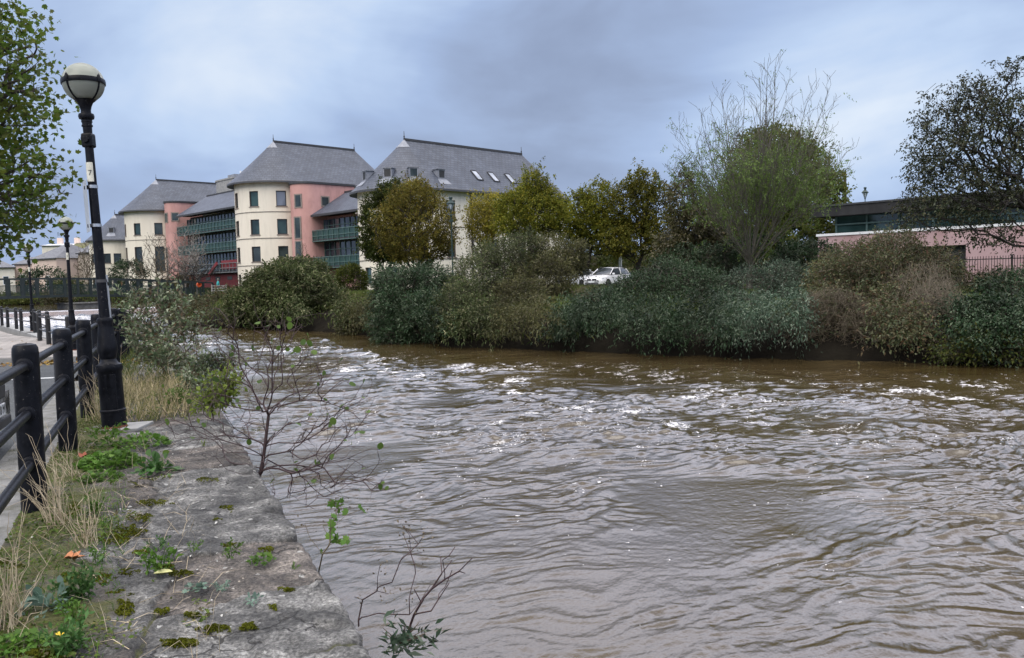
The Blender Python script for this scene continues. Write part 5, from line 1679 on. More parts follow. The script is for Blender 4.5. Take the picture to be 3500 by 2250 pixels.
# ================================================================== footbridge
def bridge():
    A = at(728, 1012, 104); B = at(-260, 1012, 76)
    A.z = -.05; B.z = -.05
    root = empty('footbridge', A, 'dark green steel footbridge with open side frames crossing above the weir', 'bridge')
    d = (B - A); Lb = d.length; d.normalize(); n = Vector((d.y, -d.x, 0)); up = Vector((0, 0, 1))
    if n.y > 0: n = -n

    def zc(x):           # camber: level of the deck
        t = x / Lb
        return -.20 + 1.06 * math.sin(PI * min(1, t * .80 + .02)) * .62 + .35 * t
    N = 22
    for side, off in (('near', 0.0), ('far', -2.4)):
        for lo, hi, hh in ((0, .28, 'bottom_chord'), (1.92, 2.08, 'top_chord')):
            m = MB()
            for i in range(N):
                x0, x1 = Lb * i / N, Lb * (i + 1) / N
                p0, p1 = A + d * x0 + n * off, A + d * x1 + n * off
                p0.z, p1.z = zc(x0), zc(x1)
                m.hexa([p0 + up * lo, p1 + up * lo, p1 + up * lo + n * .18, p0 + up * lo + n * .18, p0 + up * hi, p1 + up * hi, p1 + up * hi + n * .18, p0 + up * hi + n * .18])
            m.build(hh, M['bridge'], root)
        for i in range(N + 1):
            x = Lb * i / N; p = A + d * x + n * (off + .02); p.z = zc(x)
            m = MB(); m.obox(p + up * .281 - d * .13, d * .26, n * .14, up * 1.637); m.build('post', M['bridge'], root)
        m = MB()
        nb = N * 14
        for i in range(nb):
            x = Lb * (i + .5) / nb; p = A + d * x + n * (off + .05); p.z = zc(x)
            m.obox(p + up * .33 - d * .012, d * .024, n * .03, up * 1.0)
        for i in range(N):
            x0, x1 = Lb * i / N, Lb * (i + 1) / N; p0, p1 = A + d * x0 + n * (off + .045), A + d * x1 + n * (off + .045); p0.z, p1.z = zc(x0) + 1.33, zc(x1) + 1.33
            m.bar(p0, p1, .045, .06)
        m.build('parapet_bars', M['mesh_green'], root)
    m = MB()
    for i in range(N):
        x0, x1 = Lb * i / N, Lb * (i + 1) / N; p0, p1 = A + d * x0 - n * 2.4, A + d * x1 - n * 2.4; p0.z, p1.z = zc(x0) + .1, zc(x1) + .1
        m.hexa([p0 - n * 0 + n * .19, p1 + n * .19, p1 + n * 2.395, p0 + n * 2.395, p0 + up * .12 + n * .19, p1 + up * .12 + n * .19, p1 + up * .12 + n * 2.395, p0 + up * .12 + n * 2.395])
    m.build('deck', M['concrete'], root)
    return A, d, n


BA, Bd, Bn = bridge()
# stone pier and abutments
for k, (x, lab) in enumerate(((17.5, 'grey stone bridge abutment standing in the pool under the footbridge'), (0.6, 'stone abutment at the right bank end of the footbridge'))):
    p = BA + Bd * x
    m = MB(); m.box((p.x, p.y, -.9), (3.2, 3.4, 1.75), math.atan2(Bd.y, Bd.x)); m.box((p.x, p.y, -.01), (3.5, 3.7, .12), math.atan2(Bd.y, Bd.x))
    tag(m.build('bridge_abutment', M['stone_wall'] if 'stone_wall' in M else M['concrete']), lab, 'abutment')

# lifebuoy on a post, gate, person at the end of the bridge
p = at(683, 1000, 102.5); p.z = BANK
root = empty('lifebuoy', p, 'orange lifebuoy hanging on its dark stand by the bridge end', 'lifebuoy')
m = MB(); m.box(p + Vector((0, .08, .75)), (.12, .1, 1.5)); m.build('stand', M['bridge'], root)
mo = simple('orange lifebuoy', (.75, .10, .02), (.85, .14, .03), 3, .5)
m = MB(); m.lathe([(.24 + .1 * math.cos(a), .1 * math.sin(a)) for a in np.linspace(0, 2 * PI, 13)], p + Vector((0, -.1, 1.05)), 20, (.75, -.6, 0)); m.build('ring', mo, root, smooth=True)
p = at(725, 1000, 101); p.z = BANK; q_ = p + Vector((1.6, .4, 0))
root = empty('timber_gate', p, 'weathered grey timber gate in front of the person in teal', 'gate')
gm = simple('grey timber', (.20, .20, .19), (.32, .31, .29), 6, .8)
for a in (p, q_):
    m = MB(); m.bar(a - Vector((0, 0, .1)), a + Vector((0, 0, 1.0)), .12); m.build('post', gm, root)
m = MB()
for z in (.25, .55, .85): m.bar(p + Vector((.05, 0, z)), q_ + Vector((-.05, 0, z)), .03, .10)
m.bar(p + Vector((.06, 0, .25)), q_ + Vector((-.06, 0, .85)), .035, .06)
m.build('bars', gm, root)


def skin_obj(name, verts, edges, radii, mat, parent, lvl=2):
    me = bpy.data.meshes.new(name); me.from_pydata([tuple(v) for v in verts], edges, [])
    o = link_mesh(name, me, mat, parent)
    sk = o.modifiers.new('skin', 'SKIN'); 
    layer = me.skin_vertices[0] if me.skin_vertices else None
    if layer is None:
        me.attributes; 
    for i, r in enumerate(radii):
        me.skin_vertices[0].data[i].radius = (r, r)
    me.skin_vertices[0].data[0].use_root = True
    sb = o.modifiers.new('sub', 'SUBSURF'); sb.levels = lvl; sb.render_levels = lvl
    for p_ in me.polygons: p_.use_smooth = True
    return o


def person(loc, rz):
    root = empty('person', loc, 'person in a teal hooded coat standing by the timber gate', 'person', rz=rz)
    # faces +x; body as one skinned figure
    v = [(0, 0, .93), (0, 0, 1.10), (0, 0, 1.30), (0, 0, 1.43), (.01, 0, 1.52), (.02, 0, 1.60), (.02, 0, 1.68),
         (0, .10, .90), (.03, .11, .50), (0, .11, .09), (.13, .12, .04), (0, -.10, .90), (-.02, -.11, .50), (-.03, -.11, .09), (.10, -.12, .04),
         (0, .17, 1.38), (.03, .23, 1.12), (.20, .20, .98), (.27, .19, .97), (0, -.17, 1.38), (.02, -.23, 1.12), (.18, -.21, .97), (.25, -.20, .96)]
    e = [(0, 1), (1, 2), (2, 3), (3, 4), (4, 5), (5, 6), (0, 7), (7, 8), (8, 9), (9, 10), (0, 11), (11, 12), (12, 13), (13, 14), (3, 15), (15, 16), (16, 17), (17, 18), (3, 19), (19, 20), (20, 21), (21, 22)]
    r = [.14, .125, .145, .11, .055, .085, .075, .085, .06, .042, .035, .085, .06, .042, .035, .055, .042, .032, .03, .055, .042, .032, .03]
    body = skin_obj('body', v, e, r, simple('dark trousers and skin', (.05, .05, .06), (.08, .08, .09), 4, .8), root)
    me_v = [(0, 0, .80), (0, 0, .98), (0, 0, 1.15), (0, 0, 1.33), (0, 0, 1.44), (0, .18, 1.38), (.02, .245, 1.13), (.18, .215, 1.0), (0, -.18, 1.38), (.01, -.245, 1.13), (.16, -.225, .99)]
    skin_obj('coat', me_v, [(0, 1), (1, 2), (2, 3), (3, 4), (3, 5), (5, 6), (6, 7), (3, 8), (8, 9), (9, 10)], [.20, .185, .18, .185, .09, .085, .066, .05, .085, .066, .05],
             simple('teal coat', (.035, .36, .36), (.05, .44, .43), 5, .7), root)
    skin_obj('hair', [(-.02, 0, 1.62), (-.01, 0, 1.70), (.0, 0, 1.745)], [(0, 1), (1, 2)], [.105, .10, .05], simple('grey blond hair', (.33, .29, .22), (.45, .40, .32), 20, .7), root)
    return root


p = at(746, 985, 103.5); person((p.x, p.y, BANK), R(210))

# ================================================================== green lanterns on the far bank
M['lantern_green'] = simple('dark green lantern paint', (.006, .022, .018), (.010, .034, .028), 5, .45)
M['lantern_glass'] = glass('lantern glass', (.40, .46, .52), (.55, .6, .66), .2)


def lantern(label, px, ptop, d, hgt_base, root_z):
    p = at(px, ptop, d); top = p.z; b = Vector((p.x, p.y, root_z)); H = top - root_z
    root = empty('lantern_post', b, label, 'street lamp', 'green lantern lamps on the far bank')
    m = MB(); m.lathe([(.16, 0), (.16, .5), (.11, .6), (.09, .9), (.06, 1.0), (.05, H * .6), (.042, H - 1.25)], b, 14); m.build('post', M['lantern_green'], root, smooth=True)
    c = b + Vector((0, 0, H - 1.25))
    m = MB(); m.lathe([(.042, 0), (.10, .06), (.11, .12), (.05, .16)], c - Vector((0, 0, .25)), 10)
    for k in range(4):
        a = R(45 + 90 * k); u = Vector((math.cos(a), math.sin(a), 0)); m.tube([c, c + u * .10 + Vector((0, 0, .35)), c + u * .24 + Vector((0, 0, .72))], .022, 5)
    m.lathe([(.30, .70), (.34, .72), (.34, .76), (.22, .88), (.11, .98), (.10, 1.10), (.16, 1.14), (.13, 1.24), (0, 1.26)], c, 4)
    m.build('lantern_frame', M['lantern_green'], root)
    m = MB(); m.lathe([(.09, .32), (.225, .70)], c, 4); m.build('lantern_glass', M['lantern_glass'], root)
    m = MB(); m.box(c - Vector((0, 0, .55)), (.26, .26, .2)); m.build('junction_box', M['lantern_green'], root)


lantern('green lantern lamp in front of the nearest pavilion wall', 1540, 673, 62, 0, BANK)
lantern('green lantern lamp whose top rises from the yellow green trees', 2241, 585, 77, 0, BANK)
lantern('green lantern lamp rising behind the low pink building roof', 2957, 640, 78, 0, BANK)
p = at(2888, 586, 72); m = MB(); m.lathe([(.16, 0), (.13, p.z - BANK)], (p.x, p.y, BANK), 8)
tag(m.build('utility_pole', M['bark']), 'bare wooden pole rising beside the low pink building', 'pole')
p = at(2121, 915, 72); m = MB(); m.lathe([(.14, BANK), (.13, at(2121, 862, 72).z), (.0, at(2121, 860, 72).z)], (p.x, p.y, 0), 10)
tag(m.build('marker_post', M['white']), 'white post standing beyond the white estate car', 'post')

# iron fence in front of the low building
def iron_fence():
    A = LA + Ln * 3.0 - Ld * 1.5; L = 34
    root = empty('iron_fence', A + Vector((0, 0, BANK)), 'dark iron bar fence in front of the low pink building', 'fence')
    m = MB()
    for i in range(int(L / .14)):
        x = i * .14; b = A + Ld * x; m.bar(b + Vector((0, 0, BANK + .08)), b + Vector((0, 0, BANK + 1.45)), .022)
    for z in (.16, 1.28): m.bar(A + Vector((0, 0, BANK + z)), A + Ld * L + Vector((0, 0, BANK + z)), .04, .05)
    m.build('bars', M['black_far'], root)
    for i in range(13):
        b = A + Ld * (i * 2.8) - Ln * .06
        m = MB(); m.bar(b + Vector((0, 0, BANK - .1)), b + Vector((0, 0, BANK + 1.5)), .07); m.build('post', M['black_far'], root)


iron_fence()

# ================================================================== vegetation
def blob(px, py, d, rx, ry, rd=None):
    c = at(px, py, d); k = d / FPX
    return (c.x, c.y, c.z, rx * k, (rd if rd is not None else rx * k), ry * k)


def ground_z(x, y):
    return float(terrain_z(np.array([x]), np.array([y]))[0])


def bush(name, label, blobs, mat, n_shoots, nleaf, leaf, width, shoot=(.5, 1.0), droop=.25, cat_='shrub', group=None, stem_mat=None, base=None, n_att=160, r_base=.05,
         shell=.55, upw=.45, extra=None, floor=WATER + .03, shape=None, twigs=True, r_tip=.007):
    b = np.array(blobs)
    bx, by = (b[:, 0] * b[:, 3]).sum() / b[:, 3].sum(), (b[:, 1] * b[:, 3]).sum() / b[:, 3].sum()
    bz = ground_z(bx, by) if base is None else base
    bz = max(bz, WATER)
    root = empty(name, (bx, by, bz), label, cat_, group)
    P, D, i = in_ellipsoids(blobs, int(n_shoots * 1.25), shell)
    gf = 1.1 if P[:, 1].mean() < 60 else .5
    gap = noise2(P[:, 0] * gf + P[:, 1] * .4, P[:, 2] * gf * 1.3 + P[:, 1] * .3, n_shoots % 17)
    kp = (gap > -.14) | (rng.uniform(0, 1, len(P)) < .28)
    P = P[kp]; D = D[kp]; n_shoots = len(P)
    leaf = leaf * rng.uniform(.9, 1.3)
    P[:, 2] = np.maximum(P[:, 2], floor + rng.uniform(0, .3, len(P)))
    D = unit(D * 0.8 + np.array([0, 0, upw]) + rng.normal(size=D.shape) * .45)
    ln = rng.uniform(*shoot, n_shoots)
    wild = rng.uniform(0, 1, n_shoots) < .13          # long shoots that stand out of the outline
    ln = np.where(wild, ln * 1.7, ln); D = unit(D + np.array([0, 0, .8]) * wild[:, None])
    P0 = P - D * ln[:, None] * .6
    P0[:, 2] = np.maximum(P0[:, 2], floor)
    parts = [sprays(P0, D, ln, nleaf, leaf, width, droop)]
    V, Fq = cat(parts)
    V[:, 2] = np.maximum(V[:, 2], floor - .02)
    np_mesh('foliage', V, Fq, mat, root)
    # stems
    A, _, _ = in_ellipsoids(blobs, n_att, .3)
    A[:, 2] = np.maximum(A[:, 2], floor + .1)
    nd, pr = grow([(bx, by, bz - .1), (bx, by, bz + .15)], A, .5, .6, .5, .06)
    Vs, Fs, tips, dr, rad = wood(nd, pr, r_tip * 1.3, r_base, .5, 5)
    prt = [(Vs, Fs)]
    if twigs:
        k = P0 + D * ln[:, None]
        k[:, 2] -= droop * ln
        prt.append(tubes_np(P0, k, np.full(n_shoots, r_tip), np.full(n_shoots, r_tip * .4), 3))
    Vs, Fs = cat(prt)
    np_mesh('stems', Vs, Fs, stem_mat or M['stem_dark'], root)
    return root


def tree(name, label, base, fork, blobs, mat, n_att, nleaf, leaf, width, wood_mat, r_base=.16, r_tip=.012, shell=.25, up=.8, spray=(.4, .8), per=1, droop=.2, group='trees on the far bank',
         cat_='tree', bend=.12, step=.5, leaf_keep=1.0, shape=None, low=None, cl=.35, upw=.45, jit=.3, gapf=.85):
    root = empty(name, base, label, cat_, group)
    A, _, _ = in_ellipsoids(blobs, n_att, shell)
    if low is not None: A = A[A[:, 2] > low]
    bz = Vector(base)
    mids = [tuple(bz - Vector((0, 0, .2))), tuple(bz.lerp(Vector(fork), .5) + Vector((.04, .02, 0))), tuple(fork)]
    nd, pr = grow(mids, A, step, up, bend, .03, cl)
    V, Fq, tips, dirs, rad = wood(nd, pr, r_tip, r_base, .5, 6)
    np_mesh('trunk', V, Fq, wood_mat, root, smooth=True)
    if leaf_keep > 0:
        n = int(n_att * per * leaf_keep)
        thin = np.where((rad < r_tip * 2.6) & (np.arange(len(nd)) > 3))[0]
        half = n // 2
        P1 = nd[thin[rng.integers(0, len(thin), n - half)]]
        P2, _, _ = in_ellipsoids(blobs, half, max(shell, .3))
        if low is not None: P2 = P2[P2[:, 2] > low]
        T = np.concatenate([P1 + rng.normal(size=P1.shape) * jit, P2])
        if leaf_keep < .5: T = P1 + rng.normal(size=P1.shape) * .12
        gap = noise2(T[:, 0] * gapf + T[:, 2] * gapf * .6, T[:, 2] * gapf - T[:, 1] * gapf * .5, 7 + n_att % 13)
        T = T[(gap > -.16) | (rng.uniform(0, 1, len(T)) < .30)]
        c0 = np.array(fork)
        Dd = unit(unit(T - c0) * .7 + rng.normal(size=T.shape) * .6 + np.array([0, 0, upw]))
        ln = rng.uniform(*spray, len(T))
        wild = rng.uniform(0, 1, len(T)) < .10
        ln = np.where(wild, ln * 1.7, ln)
        if shape is None:
            Vl, Fl = sprays(T - Dd * ln[:, None] * .4, Dd, ln, nleaf, leaf, width, droop)
        else:
            n = len(T) * nleaf
            t = rng.uniform(-.4, 1, (len(T), nleaf)) * ln[:, None]
            pos = (T[:, None] + Dd[:, None] * t[..., None] + rng.normal(size=(len(T), nleaf, 3)) * leaf * 1.1).reshape(-1, 3)
            dd = (Dd[:, None] * .4 + rng.normal(size=(len(T), nleaf, 3)) * .8 + np.array([0, 0, -.35])).reshape(-1, 3)
            Vl, Fl = leaf_shape_np(pos, dd, leaf * rng.uniform(.65, 1.25, n), shape)
        np_mesh('crown', Vl, Fl, mat, root)
    return root, nd, tips


# ---- far-bank trees (left to right)
def gb(px, d, z=BANK):
    p = at(px, 960, d); return Vector((p.x, p.y, z))


d = 70
b = gb(1305, 72); tree('hornbeam', 'dark green clipped ovoid tree behind the brown one, at the nearest pavilion', b, b + Vector((0, 0, 1.3)),
                       [blob(1312, 775, 72, 88, 122), blob(1350, 685, 72, 75, 75), blob(1325, 840, 72, 95, 65)], M['lf_deep'], 420, 10, .19, .62, M['bark_dark'], .13, .010, .35, per=7, spray=(.35, .7))
b = gb(1415, 68); tree('hornbeam', 'large egg-shaped brown gold tree in front of the nearest pavilion', b, b + Vector((0, 0, 1.5)),
                       [blob(1420, 775, 68, 142, 140), blob(1408, 690, 68, 84, 82), blob(1430, 850, 68, 108, 56), blob(1425, 650, 68, 45, 45)], M['lf_gold'], 620, 11, .17, .62, M['bark_dark'], .17, .011, .35, per=5.5, upw=.8, spray=(.35, .7))
b = gb(1650, 72); tree('hornbeam', 'sparse narrow yellow tree by the downpipe of the nearest pavilion', b, b + Vector((0, 0, 1.2)),
                       [blob(1655, 750, 72, 62, 95), blob(1640, 790, 72, 52, 90), blob(1690, 740, 72, 45, 80)], M['lf_yellow'], 620, 9, .16, .6, M['bark_dark'], .11, .010, .3, per=2.6, upw=1.0, spray=(.4, .8))
b = gb(1820, 66); tree('hornbeam', 'dense pointed yellow green tree hiding the right end of the pavilion', b, b + Vector((0, 0, 1.3)),
                       [blob(1815, 735, 66, 120, 95), blob(1835, 655, 66, 58, 66), blob(1842, 608, 66, 22, 42), blob(1800, 640, 66, 30, 45), blob(1760, 745, 66, 70, 75), blob(1880, 735, 66, 65, 80)], M['lf_goldgreen'], 520, 11, .18, .62, M['bark_dark'], .17, .010, .35, per=5.5, upw=.8, spray=(.4, .8))
b = gb(2010, 70); tree('hornbeam', 'olive green spreading tree right of the pointed one, twiggy top', b, b + Vector((0, 0, 1.6)),
                       [blob(2000, 745, 70, 85, 95), blob(2045, 690, 70, 55, 70), blob(2060, 800, 70, 105, 65), blob(1960, 800, 70, 60, 45)], M['lf_goldgreen'], 420, 11, .20, .62, M['bark_dark'], .15, .010, .2, per=5.5, upw=.6)
b = gb(2180, 68); tree('hornbeam', 'tall olive tree with gaps of sky around the second lantern', b, b + Vector((0, 0, 1.6)),
                       [blob(2165, 710, 68, 82, 100), blob(2195, 640, 68, 48, 55), blob(2240, 740, 68, 70, 90), blob(2160, 820, 68, 110, 60), blob(2265, 660, 68, 38, 50)], M['lf_olivetree'], 440, 11, .20, .62, M['bark_dark'], .16, .010, .2, per=5.5)
b = gb(2370, 52); tree('broadleaf_tree', 'dull brown leafy tree between the olive trees and the bare ash', b, b + Vector((0, 0, 1.6)),
                       [blob(2340, 700, 52, 62, 130), blob(2385, 790, 52, 100, 110), blob(2440, 850, 52, 110, 85), blob(2315, 850, 52, 80, 70)], M['lf_brown'], 440, 12, .18, .58, M['bark_dark'], .17, .009, .2, per=6, spray=(.3, .7))
b = gb(2665, 64); tree('broadleaf_tree', 'large rounded mid green tree standing behind the bare-topped ash', b, b + Vector((0, 0, 2.2)),
                       [blob(2640, 570, 64, 150, 130), blob(2700, 640, 64, 165, 135), blob(2570, 720, 64, 165, 125), blob(2780, 710, 64, 115, 115), blob(2500, 800, 64, 110, 80), blob(2680, 810, 64, 200, 75)], M['lf_round'], 800, 12, .24, .6, M['bark_dark'], .28, .012, .4, per=7.5, spray=(.5, 1.0))
# ash: bare upswept twigs over a leafy lower crown
b = gb(2560, 44)
root = empty('ash_tree', b, 'tall ash with a fan of bare twigs above pale green lower leaves', 'tree', 'trees on the far bank')
segA, segB, rA, rB, ash_pts, ash_tips = [], [], [], [], [], []


def shoot(p, d, L, r, lvl):
    """one straight stem that turns slightly upwards and carries side shoots"""
    k = max(2, int(L / .45)); d = np.array(d, float); p = np.array(p, float)
    for q in range(k):
        t0, t1 = q / k, (q + 1) / k
        d = unit(d + np.array([0, 0, .08 if lvl else .018]) + rng.normal(size=3) * .035)
        n_ = p + d * (L / k)
        segA.append(p); segB.append(n_); rA.append(max(r * (1 - .88 * t0), .007)); rB.append(max(r * (1 - .88 * t1), .006))
        p = n_
        ash_pts.append(p.copy())
        if lvl < 3 and t1 > (.22 if lvl == 0 else .15) and rng.uniform() < (.9 if lvl == 0 else .75):
            s_ = unit(np.cross(d, rng.normal(size=3)))
            l2 = (L * (1 - t1) * .55 + .45) * rng.uniform(.6, 1.05) if lvl < 2 else rng.uniform(.25, .55)
            shoot(p, unit(d * .80 + s_ * .58 + np.array([0, 0, .20])), l2, max(r * (1 - .85 * t1) * .6, .008), lvl + 1)
    ash_tips.append(p)


b_ = np.array(b); lean = np.array([.45, 0, 0])
segA += [b_ - [0, 0, .2], b_ + [.04, 0, .55]]; segB += [b_ + [.04, 0, .55], b_ + [.10, 0, 1.1]]; rA += [.19, .17]; rB += [.17, .15]
for i in range(34):
    rho = 5.4 * math.sqrt((i + .5) / 34); az = i * 2.399963
    tip = np.array([rho * math.cos(az) * 1.0 + .9, rho * math.sin(az) * .75, 12.3 - 6.6 * (rho / 5.4) ** 1.6])
    st = np.array([.10, 0, 1.0 + .5 * rng.uniform()])
    v = tip - st; L = float(np.linalg.norm(v)) * rng.uniform(.92, 1.04)
    shoot(b_ + st, unit(unit(v) + np.array([math.cos(az) * .10, math.sin(az) * .10, -.04])), L, .062 - .028 * rho / 5.4, 0)
nd = np.array(ash_pts); tp = np.arange(len(ash_tips))
Vw, Fw = tubes_np(np.array(segA), np.array(segB), np.array(rA), np.array(rB), 4)
np_mesh('trunk', Vw, Fw, M['bark_green'], root, smooth=True)
zlim = at(2640, 520, 44).z
low = nd[(nd[:, 2] < zlim + rng.normal(0, 1.0, len(nd))) & (nd[:, 2] > 2.0)]
sel = low[rng.integers(0, len(low), 1500)] + rng.normal(size=(1500, 3)) * .3
dd = unit(rng.normal(size=sel.shape) + np.array([0, 0, .1]))
ln = rng.uniform(.35, .8, len(sel))
keep = np.array(ash_tips)[rng.integers(0, len(ash_tips), 170)]
Vl, Fl = cat([sprays(sel, dd, ln, 12, .14, .36, .35), sprays(keep, unit(rng.normal(size=keep.shape)), .22, 5, .12, .4, .2)])
np_mesh('crown', Vl, Fl, M['lf_ash'], root)
# right-hand tree, arching over the low building
b = gb(3470, 34); b.x = at(3560, 960, 34).x
tree('broadleaf_tree', 'dark thin-leaved tree leaning in over the low building at the right edge', b, b + Vector((-.2, 0, 3.2)),
     [blob(3330, 470, 34, 205, 190), blob(3290, 400, 34, 150, 150), blob(3260, 560, 34, 150, 120), blob(3470, 380, 34, 200, 190), blob(3280, 650, 34, 195, 110), blob(3230, 725, 34, 165, 75), blob(3450, 700, 34, 170, 115), blob(3180, 690, 34, 115, 60), blob(3600, 520, 34, 190, 190), blob(3420, 800, 34, 140, 55)],
     M['lf_chestnut'], 1600, 10, .12, .62, M['bark_dark'], .22, .008, .15, up=.3, per=1.9, upw=-.1, jit=.15, spray=(.3, .6), droop=.45)

for (px, py, dd_, rx, ry, lab) in ((1990, 880, 84, 130, 50, 'dark green hedge behind the white estate car'), (2230, 880, 80, 170, 60, 'dark green hedge under the olive tree with sky gaps'), (1760, 890, 84, 120, 50, 'dark hedge behind the pointed yellow green tree')):
    bush('hedge', lab, [blob(px, py, dd_, rx, ry, 2.0), blob(px - rx * .5, py + 15, dd_, rx * .6, ry * .8, 1.6), blob(px + rx * .5, py + 10, dd_, rx * .6, ry * .9, 1.6)], M['lf_deep'], 520, 11, .22, .5, (.5, .9), group='hedges behind the trees', base=BANK, twigs=False)
# dark hedge of evergreen growth under the trees, behind the shrubs
for (px, py, dd_, rx, ry, lab) in ((2390, 905, 47, 150, 75, 'deep green undergrowth below the dull brown tree'), (2590, 880, 47, 140, 85, 'deep green undergrowth around the ash trunk'),
                              (2760, 890, 48, 120, 70, 'deep green undergrowth by the corner of the low building')):
    bush('undergrowth', lab, [blob(px, py, dd_, rx, ry, 1.6)], M['lf_bud_dark'], 420, 12, .16, .4, (.5, .9), group='undergrowth on the far bank', base=BANK)

# ---- shrubs along the far waterline
S = [
    # label, blobs, material, shoots, leaves, leaf, width
    ('big rounded grey green shrub below the middle pavilion', [blob(985, 985, 45, 150, 100, 2.2), blob(1040, 940, 46, 90, 60, 1.6), blob(890, 1040, 44, 110, 75, 1.8), blob(1110, 1050, 44, 80, 80, 1.6), blob(1000, 1000, 43.5, 120, 90, 1.5)], 'lf_bud', 2600, 15, .17, .32),
    ('low olive shrub between the timber gate and the big rounded shrub', [blob(770, 1035, 52, 90, 55, 1.8), blob(700, 1060, 52, 90, 50, 1.6), blob(640, 1050, 56, 60, 45, 1.6), blob(840, 1085, 46, 70, 45, 1.2)], 'lf_bramble', 750, 13, .14, .4),
    ('dark shrub mass left of the car, overhanging the water', [blob(1400, 1000, 34, 120, 95, 1.7), blob(1330, 950, 35, 55, 45, 1.0), blob(1480, 955, 35, 75, 55, 1.1), blob(1345, 1080, 32.5, 75, 95, 1.3), blob(1480, 1085, 31.5, 120, 95, 1.5), blob(1410, 1140, 31.5, 120, 60, 1.0)], 'lf_bud_dark', 2000, 15, .14, .25),
    ('tall silvery shrub in front of the yellow tree', [blob(1720, 900, 33, 110, 95, 1.5), blob(1640, 950, 32, 90, 100, 1.4), blob(1800, 860, 34, 80, 75, 1.2), blob(1600, 1060, 30, 110, 110, 1.5)], 'lf_bud', 1500, 15, .14, .24),
    ('olive tinted shrub left of the parked cars', [blob(1900, 870, 34, 110, 70, 1.4), blob(1850, 960, 32.5, 110, 90, 1.4), blob(1780, 1050, 30.5, 110, 105, 1.4), blob(1960, 900, 34, 55, 40, 1.0)], 'lf_olive', 1300, 14, .14, .26),
    ('dark green shrub below the parked cars', [blob(2050, 1075, 28, 125, 85, 1.4), blob(2170, 1020, 29, 110, 85, 1.4), blob(2060, 1130, 27, 150, 55, 1.0), blob(2250, 1100, 27, 110, 90, 1.3)], 'lf_bud_dark', 1700, 15, .125, .25),
    ('broad deep green shrub right of the parked cars', [blob(2340, 985, 29, 150, 80, 1.5), blob(2270, 940, 30, 90, 55, 1.2), blob(2420, 1070, 27, 120, 95, 1.4)], 'lf_bud_dark', 1500, 15, .125, .25),
    ('blue green shrub in the middle of the far bank', [blob(2600, 985, 27.5, 135, 80, 1.4), blob(2670, 940, 28, 75, 50, 1.1), blob(2540, 1075, 25.5, 120, 85, 1.2), blob(2690, 1060, 26, 95, 85, 1.2)], 'lf_blue', 1500, 15, .12, .25),
    ('brown green tangle of bramble below the low building', [blob(3000, 940, 25, 150, 95, 1.3), blob(3040, 850, 26, 95, 70, 1.1), blob(2900, 900, 26, 90, 70, 1.1), blob(3180, 900, 25, 90, 70, 1.1), blob(2880, 1050, 24, 150, 90, 1.2), blob(3110, 1060, 23, 150, 100, 1.2), blob(2840, 960, 26, 80, 70, 1.0), blob(3110, 930, 25, 90, 90, 1.1)], 'lf_bramble', 1900, 12, .105, .42),
    ('loose olive brown shrub rising in front of the low building windows', [blob(2960, 880, 30, 85, 75, 1.2), blob(3060, 850, 30, 75, 65, 1.1), blob(3170, 930, 29, 95, 60, 1.1), blob(2850, 930, 30, 70, 55, 1.0)], 'lf_olive', 480, 11, .12, .4),
    ('tangled leafless looking scrub at the foot of the bank', [blob(2850, 1130, 23, 170, 75, .9), blob(3060, 1150, 22, 160, 75, .9), blob(2720, 1140, 24, 110, 65, .9)], 'lf_bramble', 480, 9, .085, .45),
    ('green briar bank at the right frame edge', [blob(3380, 1090, 21, 150, 90, 1.2), blob(6200, 1000, 22.5, 110, 60, 1.1), blob(3480, 1000, 22, 120, 80, 1.2), blob(3420, 1180, 20, 170, 55, .8)], 'lf_bud_dark', 800, 13, .10, .42),
    ('yellowish weeds at the right water edge', [blob(3430, 1185, 19.7, 140, 40, .6), blob(3280, 1195, 20, 90, 32, .5)], 'lf_round', 420, 10, .09, .5),
    ('grey seed-headed scrub under the iron fence', [blob(3440, 955, 27, 110, 40, 1.0), blob(3310, 950, 28, 80, 30, 1.0)], 'lf_brown', 260, 10, .10, .4),
    ('narrow olive shrub by the grass bank left of the dark shrubs', [blob(1270, 1085, 38, 65, 55, 1.3), blob(1215, 1110, 38, 60, 35, 1.0)], 'lf_olive', 420, 12, .13, .3),
]
RP_ = np.array(RIGHT, float)


def waterline(px0, px1, n):
    """points of the far waterline seen between two directions"""
    t = rng.uniform(2.0, 12.0, n * 30); i = t.astype(int); f = (t - i)[:, None]
    q = RP_[i] * (1 - f) + RP_[i + 1] * f
    px = 1750 + FPX * q[:, 0] / q[:, 1]
    q = q[(px > px0) & (px < px1)]
    return q[:n]


